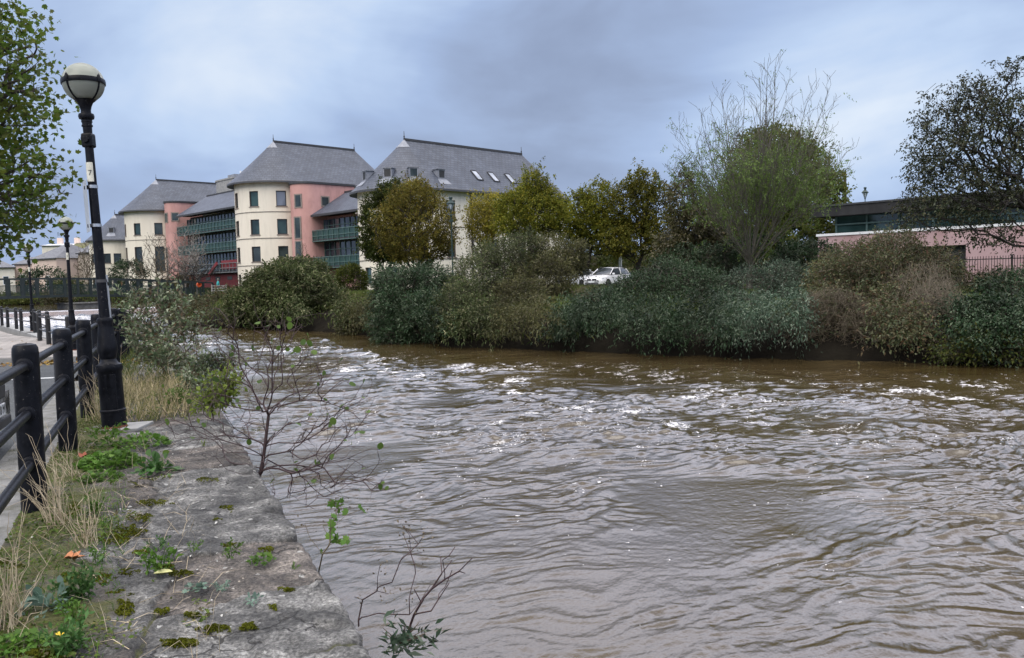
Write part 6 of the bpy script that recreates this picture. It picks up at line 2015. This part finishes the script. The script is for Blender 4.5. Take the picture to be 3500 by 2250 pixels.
SK = {0: (740, 1190), 1: (560, 900), 2: (1270, 1560), 3: (1500, 1700), 4: (1680, 1900), 5: (1880, 2330), 6: (2250, 2520), 7: (2440, 2760), 8: (2980, 3180), 11: (3250, 3560), 14: (1150, 1310)}
for k_, (lab, bl, mt, ns, nl, lf, wd) in enumerate(S):
    r_ = bush('bank_shrub', lab, bl, M[mt], int(ns * 1.15), nl, lf, wd, (.45, .95), .25, group='shrubs along the far waterline', n_att=150, stem_mat=M['twig'] if mt == 'lf_bramble' else M['stem_dark'])
    if k_ in SK:
        x0, x1 = SK[k_]
        n = int((x1 - x0) * 1.7)
        q = waterline(x0, x1, n); n = len(q)
        if n < 5: continue
        sd_ = rng.uniform(-.35, 1.5, n)
        # step from the line into the bank (away from the water, i.e. away from the camera)
        away = unit(q) * sd_[:, None]
        P = np.stack([q[:, 0] + away[:, 0], q[:, 1] + away[:, 1], WATER + .34 + .42 * np.clip(.5 + 1.3 * noise2(q[:, 0] * .9, q[:, 1] * .9, 91), 0, 1) + np.maximum(sd_ + .35, 0) * .35 + rng.uniform(0, .7, n)], 1)
        keep_ = noise2(q[:, 0] * .55 + 3, q[:, 1] * .55, 92) > -.22
        P = P[keep_]; q = q[keep_]; n = len(P)
        toward = np.concatenate([-unit(q), np.zeros((n, 1))], 1)
        D = unit(toward * .7 + rng.normal(size=(n, 3)) * .5 + np.array([0, 0, -.05]))
        ln = rng.uniform(.35, .8, n)
        V, Fq = sprays(P, D, ln, max(6, nl - 4), lf, wd, .2)
        V[:, 2] = np.maximum(V[:, 2], WATER + .02)
        fo = [c for c in r_.children if c.name.startswith('foliage')][0]
        # one foliage mesh per shrub: add the fringe to it
        me = fo.data; m0 = len(me.vertices)
        co_ = np.empty(m0 * 3, np.float32); me.vertices.foreach_get('co', co_)
        f0 = np.empty(len(me.loops), np.int32); me.loops.foreach_get('vertex_index', f0)
        nm = fo.name; bpy.data.objects.remove(fo); bpy.data.meshes.remove(me)
        V = np.concatenate([co_.reshape(-1, 3) + np.array(r_.location, np.float32), V]); Fq = np.concatenate([f0.reshape(-1, 4), Fq + m0])
        np_mesh('foliage', V, Fq, M[mt], r_)

# bare twig tangles
def tangle(label, blobs, n, base_px, d, mat, r=.006, arch=.5):
    b = at(*base_px, d)
    P, D, _ = in_ellipsoids(blobs, n, .5)
    parts = []
    b0 = np.array(b)
    S0 = b0 + rng.normal(size=(n, 3)) * np.array([.5, .25, .1])
    prev = S0; k = 7
    for i in range(1, k + 1):
        t = i / k
        cur = S0 * (1 - t) ** 2 + 2 * t * (1 - t) * (np.stack([S0[:, 0] * .6 + P[:, 0] * .4, S0[:, 1] * .6 + P[:, 1] * .4, np.maximum(P[:, 2], S0[:, 2]) + arch * rng.uniform(.3, 1.2, n)], 1)) + P * t * t
        cur = cur + rng.normal(size=cur.shape) * .025
        cur[:, 2] = np.maximum(cur[:, 2], WATER + .01)
        parts.append(tubes_np(prev, cur, np.full(n, r * (1.3 - t)), np.full(n, r * (1.2 - t)), 4)); prev = cur
    # side twigs
    m = n * 2; st = prev[rng.integers(0, n, m)]; tw = unit(rng.normal(size=(m, 3)) + np.array([0, 0, -.2])) * rng.uniform(.15, .45, (m, 1))
    parts.append(tubes_np(st - tw * .4, st + tw * .6, np.full(m, r * .5), np.full(m, r * .25), 3))
    V, Fq = cat(parts); tag(np_mesh('bare_shrub', V, Fq, mat, origin=b), label, 'shrub', 'bare shrubs on the far bank')


M['twig_pale'] = simple('pale dead twigs', (.095, .078, .054), (.18, .150, .108), 8, .9)
tangle('pale bare twig shrub drooping to the water between two dark shrubs', [blob(1935, 1140, 28.3, 65, 75, .6), blob(1920, 1110, 28.4, 55, 55, .5)], 420, (1930, 1195), 28, M['twig_pale'], .008, .9)
tangle('dark red-brown bare twigs above the pale bare shrub', [blob(2020, 1040, 29, 75, 65, .6)], 260, (2020, 1150), 29, M['twig'], .006, .5)
tangle('grey bare twigs overhanging the water under the blue green shrub', [blob(2500, 1170, 24.0, 130, 55, .5), blob(2600, 1160, 23.6, 100, 55, .5)], 420, (2540, 1190), 24.6, M['twig_pale'], .006, .6)
tangle('brown arching bramble canes over the water', [blob(2830, 1110, 22.6, 190, 110, .7), blob(3020, 1140, 21.8, 150, 90, .6)], 950, (2900, 1190), 23.5, M['twig'], .0075, .9)
tangle('bare bramble canes right of the arching canes', [blob(3200, 1090, 21, 130, 120, .7), blob(3150, 990, 23, 120, 90, .7)], 560, (3190, 1200), 22, M['twig_pale'], .0055, .9)

# clipped ball shrub, grass bank, small growth
bush('ball_shrub', 'clipped round dark shrub with yellow green top by the nearest pavilion', [blob(1200, 962, 68, 54, 55), blob(1200, 950, 68, 48, 45)], M['lf_ball'], 700, 10, .17, .5, (.3, .5), .1, base=BANK, shell=.8)
def grass_stuff(name, n, box, h, mat, w=.012):
    k = n * 3
    x = rng.uniform(box[0], box[1], k); y = rng.uniform(box[2], box[3], k)
    z = terrain_z(x, y)
    ok = (~left_side(x, y)) & (z > WATER + .15)
    P = np.stack([x, y, z - .02], 1)[ok][:n]; n = len(P)
    D = unit(rng.normal(size=P.shape) * .35 + np.array([0, 0, 1.0]))
    hh = h * rng.uniform(.5, 1.2, n)
    V, Fq = leaves_np(P, D, hh, w, 0, .15, unit(rng.normal(size=P.shape)))
    tag(np_mesh(name, V, Fq, mat), kind='stuff')


grass_stuff('bank_grass', 16000, (-26, 6, 26, 66), .42, M['lf_grass'], .05)
grass_stuff('pool_bank_grass', 7000, (-78, -34, 100, 128), .8, M['lf_grass'], .14)
for (px, py, dd_, rx, ry, lab, mt) in ((45, 1025, 117, 62, 26, 'low green scrub on the pool bank at the far left', 'lf_round'), (200, 1018, 117, 50, 24, 'dark brown scrub on the pool bank beside the abutment', 'lf_brown'),
                                       (150, 955, 124, 85, 42, 'round evergreen bush behind the footbridge, left of the second lamp', 'lf_bud_dark'), (235, 985, 122, 50, 35, 'green bush behind the footbridge parapet', 'lf_bud'), (620, 985, 118, 55, 40, 'olive bush behind the footbridge near the first lamp shaft', 'lf_olive'),
                                       (440, 935, 121, 60, 50, 'dark round bush at the foot of the far pavilion', 'lf_bud_dark')):
    bush('scrub', lab, [blob(px, py, dd_, rx, ry, 2.0)], M[mt], 260, 11, .34, .45, (.8, 1.5), base=0.2, group='bushes around the footbridge', floor=-.4, twigs=False)
# creeper on the gable
# bare birches in front of the left pavilion
def bare_tree(label, px, d, blobs, n, mat, r_base, leafmat=None, keep=.0, rt=.02, forks=1.5):
    b = gb(px, d, .5)
    tree('bare_tree', label, b, b + Vector((0, 0, forks)), blobs, leafmat or M['lf_brown'], n, 4, .2, .5, mat, r_base, rt, .0, leaf_keep=keep, group='bare trees by the left pavilion', up=1.0, step=.8, spray=(.4, .8))


bare_tree('sparse bushy tree of grey twigs before the left pavilion wall', 535, 118, [blob(535, 860, 118, 60, 70), blob(500, 920, 118, 60, 50), blob(580, 900, 118, 60, 60)], 620, M['twig'], .12, keep=.22)
bare_tree('pale-stemmed birch left of a pair before the long glazed wing', 633, 114, [blob(630, 830, 114, 40, 80), blob(622, 880, 114, 60, 70)], 420, M['bark_birch'], .12, keep=.12, forks=4.0)
bare_tree('slim birch with a white stem right of the pair', 672, 112, [blob(678, 850, 112, 32, 70), blob(668, 890, 112, 45, 60)], 300, M['bark_birch'], .10, keep=.12, forks=4.0)
bare_tree('dark twiggy shrub tree right of the birches against the glazing', 650, 109, [blob(650, 930, 109, 85, 45), blob(715, 900, 109, 30, 50)], 420, M['bark_dark'], .10, keep=.1)
bare_tree('leafless creeper-like tree against the gable left of the far pavilion', 300, 150, [blob(300, 880, 150, 40, 60), blob(300, 920, 150, 50, 50)], 420, M['twig'], .12, keep=.15, rt=.03)
bare_tree('faint bare climber on the salmon pink stair block', 1035, 103, [blob(1035, 860, 103, 22, 35)], 90, M['twig'], .05, rt=.012)

# ---- big plane tree on the road side, reaching in from the left
b = Vector((-12.6, 13.2, 0))
tree('plane_tree', 'leafy green plane tree reaching in over the lamps from the left edge', b, b + Vector((.1, .1, 2.6)),
     [blob(-60, 200, 14.5, 140, 260, 1.6), blob(30, 330, 14.5, 105, 130, 1.2), blob(65, 590, 14.5, 115, 110, 1.2), blob(0, 720, 14.5, 130, 100, 1.3), blob(20, 100, 14.5, 80, 110, 1.0), blob(-150, 600, 14.5, 200, 260, 1.8), blob(-100, 830, 14.5, 150, 50, 1.2), blob(165, 590, 14.5, 45, 45, .6), blob(120, 240, 14.5, 70, 35, .6), blob(190, 640, 14.5, 35, 40, .5)],
     M['lf_plane'], 1000, 8, .105, .8, M['bark'], .2, .005, .05, up=.2, per=1.05, upw=0, jit=.08, spray=(.25, .5), group=None, shape=MAPLE)

# ---- shrub on the quay behind the lamp
bl = [blob(560, 1100, 13.6, 105, 85, .5), blob(510, 1040, 13.8, 75, 50, .4), blob(455, 1010, 13.8, 32, 35, .2), blob(610, 1190, 13.0, 95, 65, .5), blob(505, 1160, 13.2, 70, 75, .45), blob(655, 1130, 13.6, 50, 55, .3), blob(560, 985, 13.8, 22, 45, .15), blob(610, 1010, 13.8, 25, 40, .15), blob(420, 1120, 13.8, 25, 40, .2)]
bush('quay_shrub', 'leafy grey green shrub on the quay edge behind the near lamp', bl, M['lf_shrub'], 300, 12, .078, .42, (.25, .5), .15, base=0, n_att=240, r_base=.02, shell=.2, upw=.7, floor=-.55, r_tip=.004, stem_mat=M['twig'])
bl = [blob(700, 1255, 11.4, 45, 45, .25), blob(660, 1300, 11, 35, 40, .25), blob(735, 1320, 10.4, 40, 45, .2), blob(770, 1240, 11.5, 35, 30, .2)]
bush('quay_shrub', 'smaller shrub overhanging the water between the big shrub and the bare sapling', bl, M['lf_shrub'], 190, 11, .06, .42, (.18, .35), .15, base=-.1, n_att=70, r_base=.01, shell=.2, upw=.6, floor=-.6, r_tip=.0025)
bl = [blob(745, 1345, 8.9, 45, 40, .15), blob(700, 1365, 8.7, 40, 28, .12), blob(790, 1300, 9.0, 40, 40, .15), blob(655, 1620, 9.2, 30, 25, .12)]
bush('young_shrub', 'yellow green leafy shoots on the quay edge left of the bare sapling', bl, M['lf_lime'], 75, 6, .055, .62, (.15, .3), .1, base=-.1, n_att=46, r_base=.007, shell=.2, upw=.5, floor=-.4, r_tip=.002, stem_mat=M['twig_red'])

# ---- bare alder sapling rooted in the wall
base = on(893, 1612, -.08)
d0 = base.y
root = empty('alder_sapling', base, 'nearly bare alder sapling with dark red twigs growing out of the quay wall', 'tree')
att = []
ends = [(755, 1130), (800, 1200), (850, 1100), (905, 1150), (1010, 1090), (1030, 1180), (960, 1230), (1050, 1260), (1100, 1290), (1180, 1300), (1210, 1620), (1180, 1400), (1250, 1360), (1240, 1440), (1170, 1460), (1120, 1420),
        (1200, 1520), (1290, 1540), (1250, 1640), (1300, 1650), (1130, 1560), (1080, 1640), (1150, 1680), (1010, 1700), (1080, 1590), (720, 1310), (690, 1380), (760, 1400), (640, 1460), (700, 1500), (780, 1250), (820, 1620), (860, 1260), (930, 1300), (1000, 1620), (880, 1400),
        (980, 1420), (1050, 1370), (1060, 1480), (940, 1480), (1000, 1560), (850, 1500), (760, 1530), (1100, 1520), (820, 1440), (590, 1470), (560, 1440), (960, 1140), (1080, 1200), (740, 1190), (930, 1620), (1190, 1600), (940, 1690), (1040, 1640)]
for ex, ey in ends: att.append(tuple(at(ex, ey, d0 + rng.uniform(-.55, .55))))
for _ in range(420):
    ex, ey = ends[rng.integers(0, len(ends))]; att.append(tuple(at(ex + rng.normal(0, 38), ey + rng.normal(0, 34), d0 + rng.uniform(-.6, .6))))
s1 = at(905, 1530, d0); s2 = at(918, 1420, d0 + .03)
nd, pr = grow([tuple(base - Vector((.05, 0, .08))), tuple(base), tuple(base.lerp(s1, .5)), tuple(s1), tuple(s2)], np.array(att), .07, .25, .22, .016, .38)
V, Fq, tips, dirs, rad = wood(nd, pr, .0021, .0185, .5, 6)
# fine twigs
e_ = np.arange(3, len(nd)); pick = rng.choice(e_, 620)
tw = unit(unit(nd[pick] - nd[pr[pick]]) + rng.normal(size=(620, 3)) * .6) * rng.uniform(.05, .16, (620, 1))
V, Fq = cat([(V, Fq), tubes_np(nd[pick], nd[pick] + tw, np.full(620, .0017), np.full(620, .0008), 4)])
np_mesh('trunk', V, Fq, M['twig_red'], root, smooth=True)
ti = nd[tips[:len(ends)]] if len(tips) > 30 else nd[tips]
sel = rng.choice(len(tips), min(52, len(tips)), replace=False)
P = nd[tips[sel]]; D = unit(dirs[sel] + rng.normal(size=P.shape) * .6 + np.array([0, 0, -.1]))
pk = rng.choice(620, 26, replace=False)
P = np.concatenate([P, (nd[pick] + tw)[pk]]); D = np.concatenate([D, unit(tw[pk] + rng.normal(size=(len(pk), 3)) * .06)])
Vl, Fl = leaf_shape_np(P, D, rng.uniform(.035, .07, len(P)), [(0, 0), (.15, .25), (.45, .42), (.8, .36), (1, .06), (1, -.06), (.8, -.36), (.45, -.42), (.15, -.25)], .25, 1.6)
np_mesh('crown', Vl, Fl, M['lf_alder'], root)

# ---- weeds on the wall top
def weed(label, px, py, kind, size, n, mat, name='weed', z=.012, leaf=None):
    p = on(px, py, z); root = empty(name, p, label, 'weed') if kind != 'rosette' else None
    c = np.array(p)
    if kind == 'rosette':
        n = int(n * 1.6)
        a = rng.uniform(0, 2 * PI, n); el = rng.uniform(.0, 1.1, n)
        D = np.stack([np.cos(a) * np.cos(el), np.sin(a) * np.cos(el), np.sin(el)], 1)
        P = c + D * rng.uniform(0, .75, (n, 1)) * size
        D = unit(D + rng.normal(size=(n, 3)) * .35)
        o = [(0, 0), (.1, .03), (.25, .13), (.4, .17), (.55, .24), (.72, .22), (.9, .13), (1, 0), (.92, -.11), (.7, -.23), (.55, -.22), (.4, -.18), (.25, -.11), (.1, -.03)]
        V, Fq = leaf_shape_np(P, D, size * rng.uniform(.22, .58, n), o, .35, .5)
        V[:, 2] = np.maximum(V[:, 2] - .4 * ((V - c)[:, 0] ** 2 + (V - c)[:, 1] ** 2) / size, c[2])
        tag(np_mesh(name, V, Fq, M[mat], origin=p), label, 'weed')
        return
    if kind == 'stems':
        k = max(3, n // 14)
        a = rng.uniform(0, 2 * PI, k); el = rng.uniform(.75, 1.45, k)
        D = np.stack([np.cos(a) * np.cos(el), np.sin(a) * np.cos(el), np.sin(el)], 1); L = size * rng.uniform(.6, 1.1, k)
        B = c + rng.normal(size=(k, 3)) * np.array([1, 1, 0]) * size * .12
        V, Fq = sprays(B, D, L, 14, leaf or size * .24, .42, .12, 1.1)
        V[:, 2] = np.maximum(V[:, 2], c[2])
        np_mesh('leaves', V, Fq, M[mat], root)
        V, Fq = tubes_np(B, B + D * L[:, None], np.full(k, .0022), np.full(k, .001), 5); np_mesh('stems', V, Fq, M[mat], root)
        return
    if kind == 'clump':       # low mound of small lobed leaves
        r = size * np.sqrt(rng.uniform(0, 1, n)); a = rng.uniform(0, 2 * PI, n)
        h = size * .42 * (1 - (r / size) ** 2) * rng.uniform(.35, 1.1, n)
        P = c + np.stack([r * np.cos(a), r * np.sin(a), h], 1)
        D = np.stack([np.cos(a), np.sin(a), rng.uniform(-.2, .5, n)], 1) + rng.normal(size=(n, 3)) * .5
        V, Fq = leaf_shape_np(P, D, (leaf or size * .22) * rng.uniform(.6, 1.2, n), MAPLE if mat != 'lf_dock' else OVAL, .25, .5)
        np_mesh('leaves', V, Fq, M[mat], root)
        k = max(6, n // 10); i = rng.integers(0, n, k)
        V, Fq = tubes_np(np.repeat(c[None], k, 0) + rng.normal(size=(k, 3)) * np.array([1, 1, 0]) * size * .2, P[i], np.full(k, .0015), np.full(k, .001), 4); np_mesh('stems', V, Fq, M[mat], root)


weed('bushy bright green weed beside the rust red leaf', 372, 1590, 'clump', .26, 620, 'lf_weed', leaf=.045)
weed('taller green weed right in front of the near lamp foot', 366, 1530, 'stems', .26, 110, 'lf_weed')
weed('spreading green weed just right of the near lamp foot', 485, 1520, 'clump', .24, 260, 'lf_weed', leaf=.045)
weed('broad dark-leaved weed growing against the coping stones', 535, 1612, 'rosette', .20, 46, 'lf_dock')
weed('low round-leaved green weed below the bright bushy one', 345, 1640, 'clump', .15, 150, 'lf_weed', leaf=.04)
weed('feathery bright green tuft beside the second straw stem clump', 328, 1755, 'stems', .13, 170, 'lf_weed')
weed('small bright green sprig at the tip of the mossy patch', 352, 1800, 'stems', .07, 70, 'lf_weed')
weed('upright toothed weed at the corner of the pale slab', 528, 1960, 'stems', .17, 120, 'lf_weed')
weed('small dark upright sprig behind the toothed weed', 548, 1875, 'stems', .10, 60, 'lf_dock')
weed('tiny green weed in the joint of the pale slab', 662, 1885, 'stems', .075, 56, 'lf_weed')
weed('slender green weed in the middle of the coping', 786, 1905, 'stems', .12, 60, 'lf_weed')
weed('round-leaved little weed nearest the wall edge', 893, 1915, 'clump', .07, 60, 'lf_weed', leaf=.028)
weed('small bright weed right of the orange leaf', 342, 1920, 'stems', .10, 80, 'lf_weed')
weed('silvery broad-leaved seedling at the lower left', 170, 2080, 'rosette', .15, 40, 'lf_silver')
weed('green bushy weed between the silver seedling and the moss', 268, 2050, 'stems', .17, 230, 'lf_dock')
weed('mixed green weed below the silvery seedling', 245, 2115, 'stems', .12, 120, 'lf_weed')
weed('silvery sprigs in the middle of the brown stone', 752, 2025, 'stems', .075, 64, 'lf_silver')
weed('small silver-leaved rosette right of the silvery sprigs', 868, 2058, 'rosette', .06, 22, 'lf_silver')
weed('faint grey green sprig on the brown stone', 668, 2010, 'clump', .05, 34, 'lf_silver', leaf=.025)
weed('feathery dense green weed at the bottom edge', 235, 2225, 'stems', .15, 260, 'lf_dock')
weed('low green tuft in the bottom left corner', 60, 2205, 'clump', .10, 150, 'lf_weed', leaf=.03)
weed('tiny green seedling close to the wall edge', 1000, 1945, 'stems', .05, 42, 'lf_weed')
weed('yellowish leafy weed in the dry grass beside the lamp', 590, 1395, 'stems', .30, 190, 'lf_weed')
weed('green sprig on the wall top left of the sapling', 610, 1310, 'stems', .16, 80, 'lf_lime')
weed('trailing sprig with a few pale leaves on the wall top', 700, 1525, 'stems', .08, 42, 'lf_lime')


# plants hanging on the wall face
def edge_point(px, py, drop):
    return on(px, py, -drop)


def twig_plant(label, base, ends, r, leafmat=None, leaf=.03, nleaf=20, seeds=0, name='wall_weed'):
    root = empty(name, base, label, 'weed')
    A = [tuple(at(x, y, base.y + rng.uniform(-.12, .12))) for x, y in ends]
    A += [tuple(Vector(a) + Vector(rng.normal(size=3) * .04)) for a in A for _ in range(2)]
    nd, pr = grow([tuple(base - Vector((0, 0, .03))), tuple(base)], np.array(A), .05, .2, .12, .02, .35)
    V, Fq, tips, dirs, rad = wood(nd, pr, r * .35, r, .5, 5)
    np_mesh('stems', V, Fq, M['twig_red'] if leafmat is None else M['twig'], root, smooth=True)
    if leafmat:
        i = rng.integers(len(nd) // 4, len(nd), nleaf)
        D = unit(rng.normal(size=(nleaf, 3)) + np.array([0, 0, .2]))
        V, Fq = leaf_shape_np(nd[i], D, leaf * rng.uniform(.6, 1.2, nleaf), MAPLE, .25, .8); np_mesh('leaves', V, Fq, M[leafmat], root)
    if seeds:
        i = tips[rng.integers(0, len(tips), seeds)]
        P = nd[i] + rng.normal(size=(seeds, 3)) * .025
        V, Fq = leaf_shape_np(P, rng.normal(size=(seeds, 3)), .012 * rng.uniform(.6, 1.3, seeds), OVAL, .5, 1); tag(np_mesh('seed_heads', V, Fq, M['twig'], root), kind='stuff')


twig_plant('thin green weed with seed heads rising from the wall edge', on(1090, 1960, -.06), [(1170, 1720), (1155, 1740), (1185, 1760), (1060, 1840), (1140, 1800), (1120, 1870), (1150, 1850)], .004, 'lf_weed', .045, 34, 60)
twig_plant('dry brown weed stems leaning out over the water', on(1225, 2120, -.05), [(1400, 1830), (1430, 1860), (1380, 1900), (1340, 1990), (1420, 1960), (1400, 2060), (1290, 2010), (1240, 2050)], .004, None, 0, 0, 90)
twig_plant('bare dark branched twig at the bottom of the wall edge', on(1400, 2150, -.1), [(1555, 1870), (1545, 1950), (1500, 2030), (1590, 1960), (1440, 2060), (1510, 1960)], .006)
p = on(1370, 2200, -.10)
root = empty('wall_weed', p, 'blue green lanceolate leaves hanging on the wall at the bottom edge', 'weed')
k = 13; a = rng.uniform(-.6, 2.6, k); D = np.stack([np.cos(a) * .7, -np.sin(a) * .4, rng.uniform(.2, .9, k)], 1)
V, Fq = sprays(np.repeat(np.array(p)[None], k, 0) + rng.normal(size=(k, 3)) * .04, D, .13, 9, .062, .28, .2, .9); np_mesh('leaves', V, Fq, M['lf_blue'], root)
V, Fq = tubes_np(np.repeat(np.array(p)[None], k, 0), np.array(p) + unit(D) * .12, np.full(k, .003), np.full(k, .0015), 5); np_mesh('stems', V, Fq, M['twig'], root)


# ---- dry straw stems by the railing
def straw(label, px, py, n, h, lean, spread, name='dry_stems'):
    p = on(px, py, 0.0); parts = []
    B = np.array(p) + np.clip(rng.normal(size=(n, 3)), -1.3, 1.3) * np.array([spread, spread, 0])
    L = h * rng.uniform(.35, 1.1, n)
    D = unit(rng.normal(size=(n, 3)) * .22 + np.array([lean[0], lean[1], 1.0]))
    prev = B; k = 7; cv = rng.normal(size=(n, 3)) * .06
    rad = rng.uniform(.0016, .0034, n)
    for i in range(1, k + 1):
        t = i / k
        cur = B + D * (L * t)[:, None] + cv * (t ** 2) + np.array([lean[0], lean[1], -.25]) * (.25 * t ** 3) * L[:, None] + rng.normal(size=(n, 3)) * .004
        parts.append(tubes_np(prev, cur, rad * (1.15 - .7 * t), rad * (1.1 - .75 * t), 5)); prev = cur
        if i >= 3:
            s = rng.uniform(0, 1, n) < .28
            tw = unit(D[s] + rng.normal(size=(s.sum(), 3)) * .55) * rng.uniform(.04, .16, (s.sum(), 1))
            parts.append(tubes_np(cur[s], cur[s] + tw, rad[s] * .6, rad[s] * .25, 4))
    V, Fq = cat(parts); V[:, 2] = np.maximum(V[:, 2], .005)
    tag(np_mesh(name, V, Fq, M['straw'], origin=p), label, 'dry weed', 'dry straw stems beside the railing')


straw('tall clump of bleached straw stems in front of the first post', 195, 1800, 34, .60, (-.22, .05), .05)
straw('shorter straw stems right of the tall clump', 305, 1870, 22, .34, (-.18, .05), .03)
straw('straw stems at the foot of the second post', 250, 1640, 16, .42, (-.25, .1), .05)
straw('brown dead stems at the lower left edge', 20, 2150, 26, .44, (.02, .1), .05)
straw('dry stems leaning on the third post', 345, 1440, 26, .80, (-.12, .0), .09)


def strip(s0, s1, t0, t1):
    s, t = rng.uniform(s0, s1), rng.uniform(t0, t1); p = quay(s, t); p.z = float(walk_z(p.x, p.y)); return tuple(p)


def grass_blades(name, n, sampler, h, mat, w, lean=.5):
    P = np.array([sampler() for _ in range(n)]); D = unit(rng.normal(size=P.shape) * lean + np.array([0.0, 0, 1.0])); L = h * rng.uniform(.4, 1.2, n)
    M1 = P + D * L[:, None] * .55; D2 = unit(D + rng.normal(size=P.shape) * .35 + np.array([0, 0, -.45])); S_ = unit(np.cross(D, rng.normal(size=P.shape))) * w
    T_ = M1 + D2 * L[:, None] * .5
    V = np.stack([P - S_, P + S_, M1 + S_ * .8, M1 - S_ * .8, T_ + S_ * .15, T_ - S_ * .15], 1).reshape(-1, 3)
    b = np.arange(n)[:, None] * 6
    Fq = np.concatenate([b + np.array([[0, 1, 2, 3]]), b + np.array([[3, 2, 4, 5]])])
    V[:, 2] = np.maximum(V[:, 2], np.repeat(P[:, 2], 6) - .01)
    tag(np_mesh(name, V, Fq, mat), kind='stuff')


sq = lambda s0, s1, t0, t1: (lambda: strip(s0, s1, t0, t1))
grass_blades('dry_grass', 1250, sq(5.9, 9.2, .35, 1.35), .40, M['lf_straw'], .0035, .5)
grass_blades('tufted_grass', 1300, sq(5.8, 10, .15, 1.5), .20, M['lf_grass'], .004, .6)
grass_blades('verge_grass', 2600, sq(-2.0, 4.5, .95, 1.58), .075, M['lf_weed'], .002, .8)
grass_blades('loose_straw', 700, sq(-2.0, 5.0, .55, 1.6), .22, M['straw'], .0016, 3.5)
grass_blades('quay_grass', 1500, sq(9, 22, .05, 1.5), .3, M['lf_grass'], .006, .5)


# creeping weeds that cover the earth between the stones
k = 26000
s1_ = rng.uniform(-2.2, 6.5, k); t1_ = rng.uniform(.25, 1.6, k)
m1_ = fbm(s1_ * 1.5, t1_ * 2.2, 4, 81, .6) + .75 * sstep(.5, 1.5, t1_) - .55
ok_ = m1_ > .02
P = np.array([tuple(quay(a, b, 0)) for a, b in zip(s1_[ok_], t1_[ok_])])[:10000]
P[:, 2] = .012 + rng.uniform(0, .022, len(P))
D = rng.normal(size=P.shape) * np.array([1, 1, .35])
V, Fq = leaf_shape_np(P, D, rng.uniform(.010, .028, len(P)), OVAL, .4, .4)
M['lf_cover'] = leaf_mat('creeping weeds', [(.075, .12, .02), (.11, .15, .03), (.055, .09, .02), (.13, .13, .04), (.16, .14, .08)], .3, .6, 5, .3, dark=.6)
tag(np_mesh('ground_cover', V, Fq, M['lf_cover']), kind='stuff')


# moss: crumbs packed into cushions along the joints
def moss(n):
    C = []
    for px, py, rx, ry in ((430, 1820, 60, 22), (480, 1770, 40, 14), (400, 1845, 45, 14), (410, 2035, 45, 12), (450, 1655, 40, 8), (30, 1935, 45, 20), (160, 2235, 90, 22), (620, 2200, 40, 10), (780, 1740, 25, 10), (730, 1775, 25, 10), (790, 1865, 30, 8),
                           (905, 1880, 25, 10), (430, 2095, 28, 10), (560, 2090, 28, 10), (850, 2145, 30, 12), (930, 2078, 18, 7), (670, 2105, 40, 8), (480, 1890, 30, 8), (560, 1940, 40, 8), (430, 2070, 25, 20), (880, 1470, 20, 6), (500, 1640, 26, 6), (250, 1740, 25, 25), (340, 1980, 60, 20), (300, 1840, 40, 14), (520, 1720, 60, 10), (610, 1960, 50, 8), (740, 2150, 60, 12), (620, 2200, 60, 12), (240, 1980, 50, 20), (440, 1960, 60, 12), (700, 1640, 40, 7), (980, 2020, 30, 8)):
        k = int(n * rx * ry / 9000)
        X_ = px + rx * 1.5 * rng.uniform(-1, 1, k * 4); Y_ = py + ry * 1.5 * rng.uniform(-1, 1, k * 4)
        m_ = (1 - ((X_ - px) / (1.5 * rx)) ** 2 - ((Y_ - py) / (1.5 * ry)) ** 2) + 0.9 * fbm(X_ / 26.0, Y_ / 12.0, 3, 71)
        ok = np.where(m_ > .62)[0][:k]
        for i in ok:
            p = on(X_[i], Y_[i], .004); C.append((p.x, p.y, p.z + .007 * min(1, (m_[i] - .62) * 3)))
    P = np.array(C); D = unit(rng.normal(size=P.shape) + np.array([0, 0, .5]))
    V, Fq = leaves_np(P, D, rng.uniform(.006, .013, len(P)), .008, .4)
    tag(np_mesh('moss', V, Fq, M['moss']), kind='stuff')


moss(9000)
# chips of pale stone and grit
n = 420
P = np.array([strip(-1.6, 4.5, .25, 1.6) for _ in range(n)]); P[:, 2] += .004
D = rng.normal(size=P.shape) * np.array([1, 1, .2])
V, Fq = leaf_shape_np(P, D, rng.uniform(.006, .022, n), OVAL, .6, .3)
M['chip'] = leaf_mat('stone chips', [(.42, .42, .39), (.30, .29, .27), (.5, .5, .47), (.2, .18, .15)], 0, .9, 3, .2, .8)
tag(np_mesh('stone_grit', V, Fq, M['chip']), kind='stuff')

# wooded skyline far behind the right bank
def skyline():
    parts = []
    for _ in range(40):
        x = rng.uniform(-40, 140); y = rng.uniform(150, 210)
        n = 160; D = unit(rng.normal(size=(n, 3))); D[:, 2] = np.abs(D[:, 2])
        P = np.array([x, y, BANK]) + D * np.array([6, 6, rng.uniform(4.5, 7)]) * rng.uniform(.7, 1, (n, 1))
        parts.append(leaves_np(P, rng.normal(size=(n, 3)), 2.2, 1.6, .2))
    V, Fq = cat(parts); tag(np_mesh('far_wood', V, Fq, M['lf_brown']), kind='stuff')


skyline()
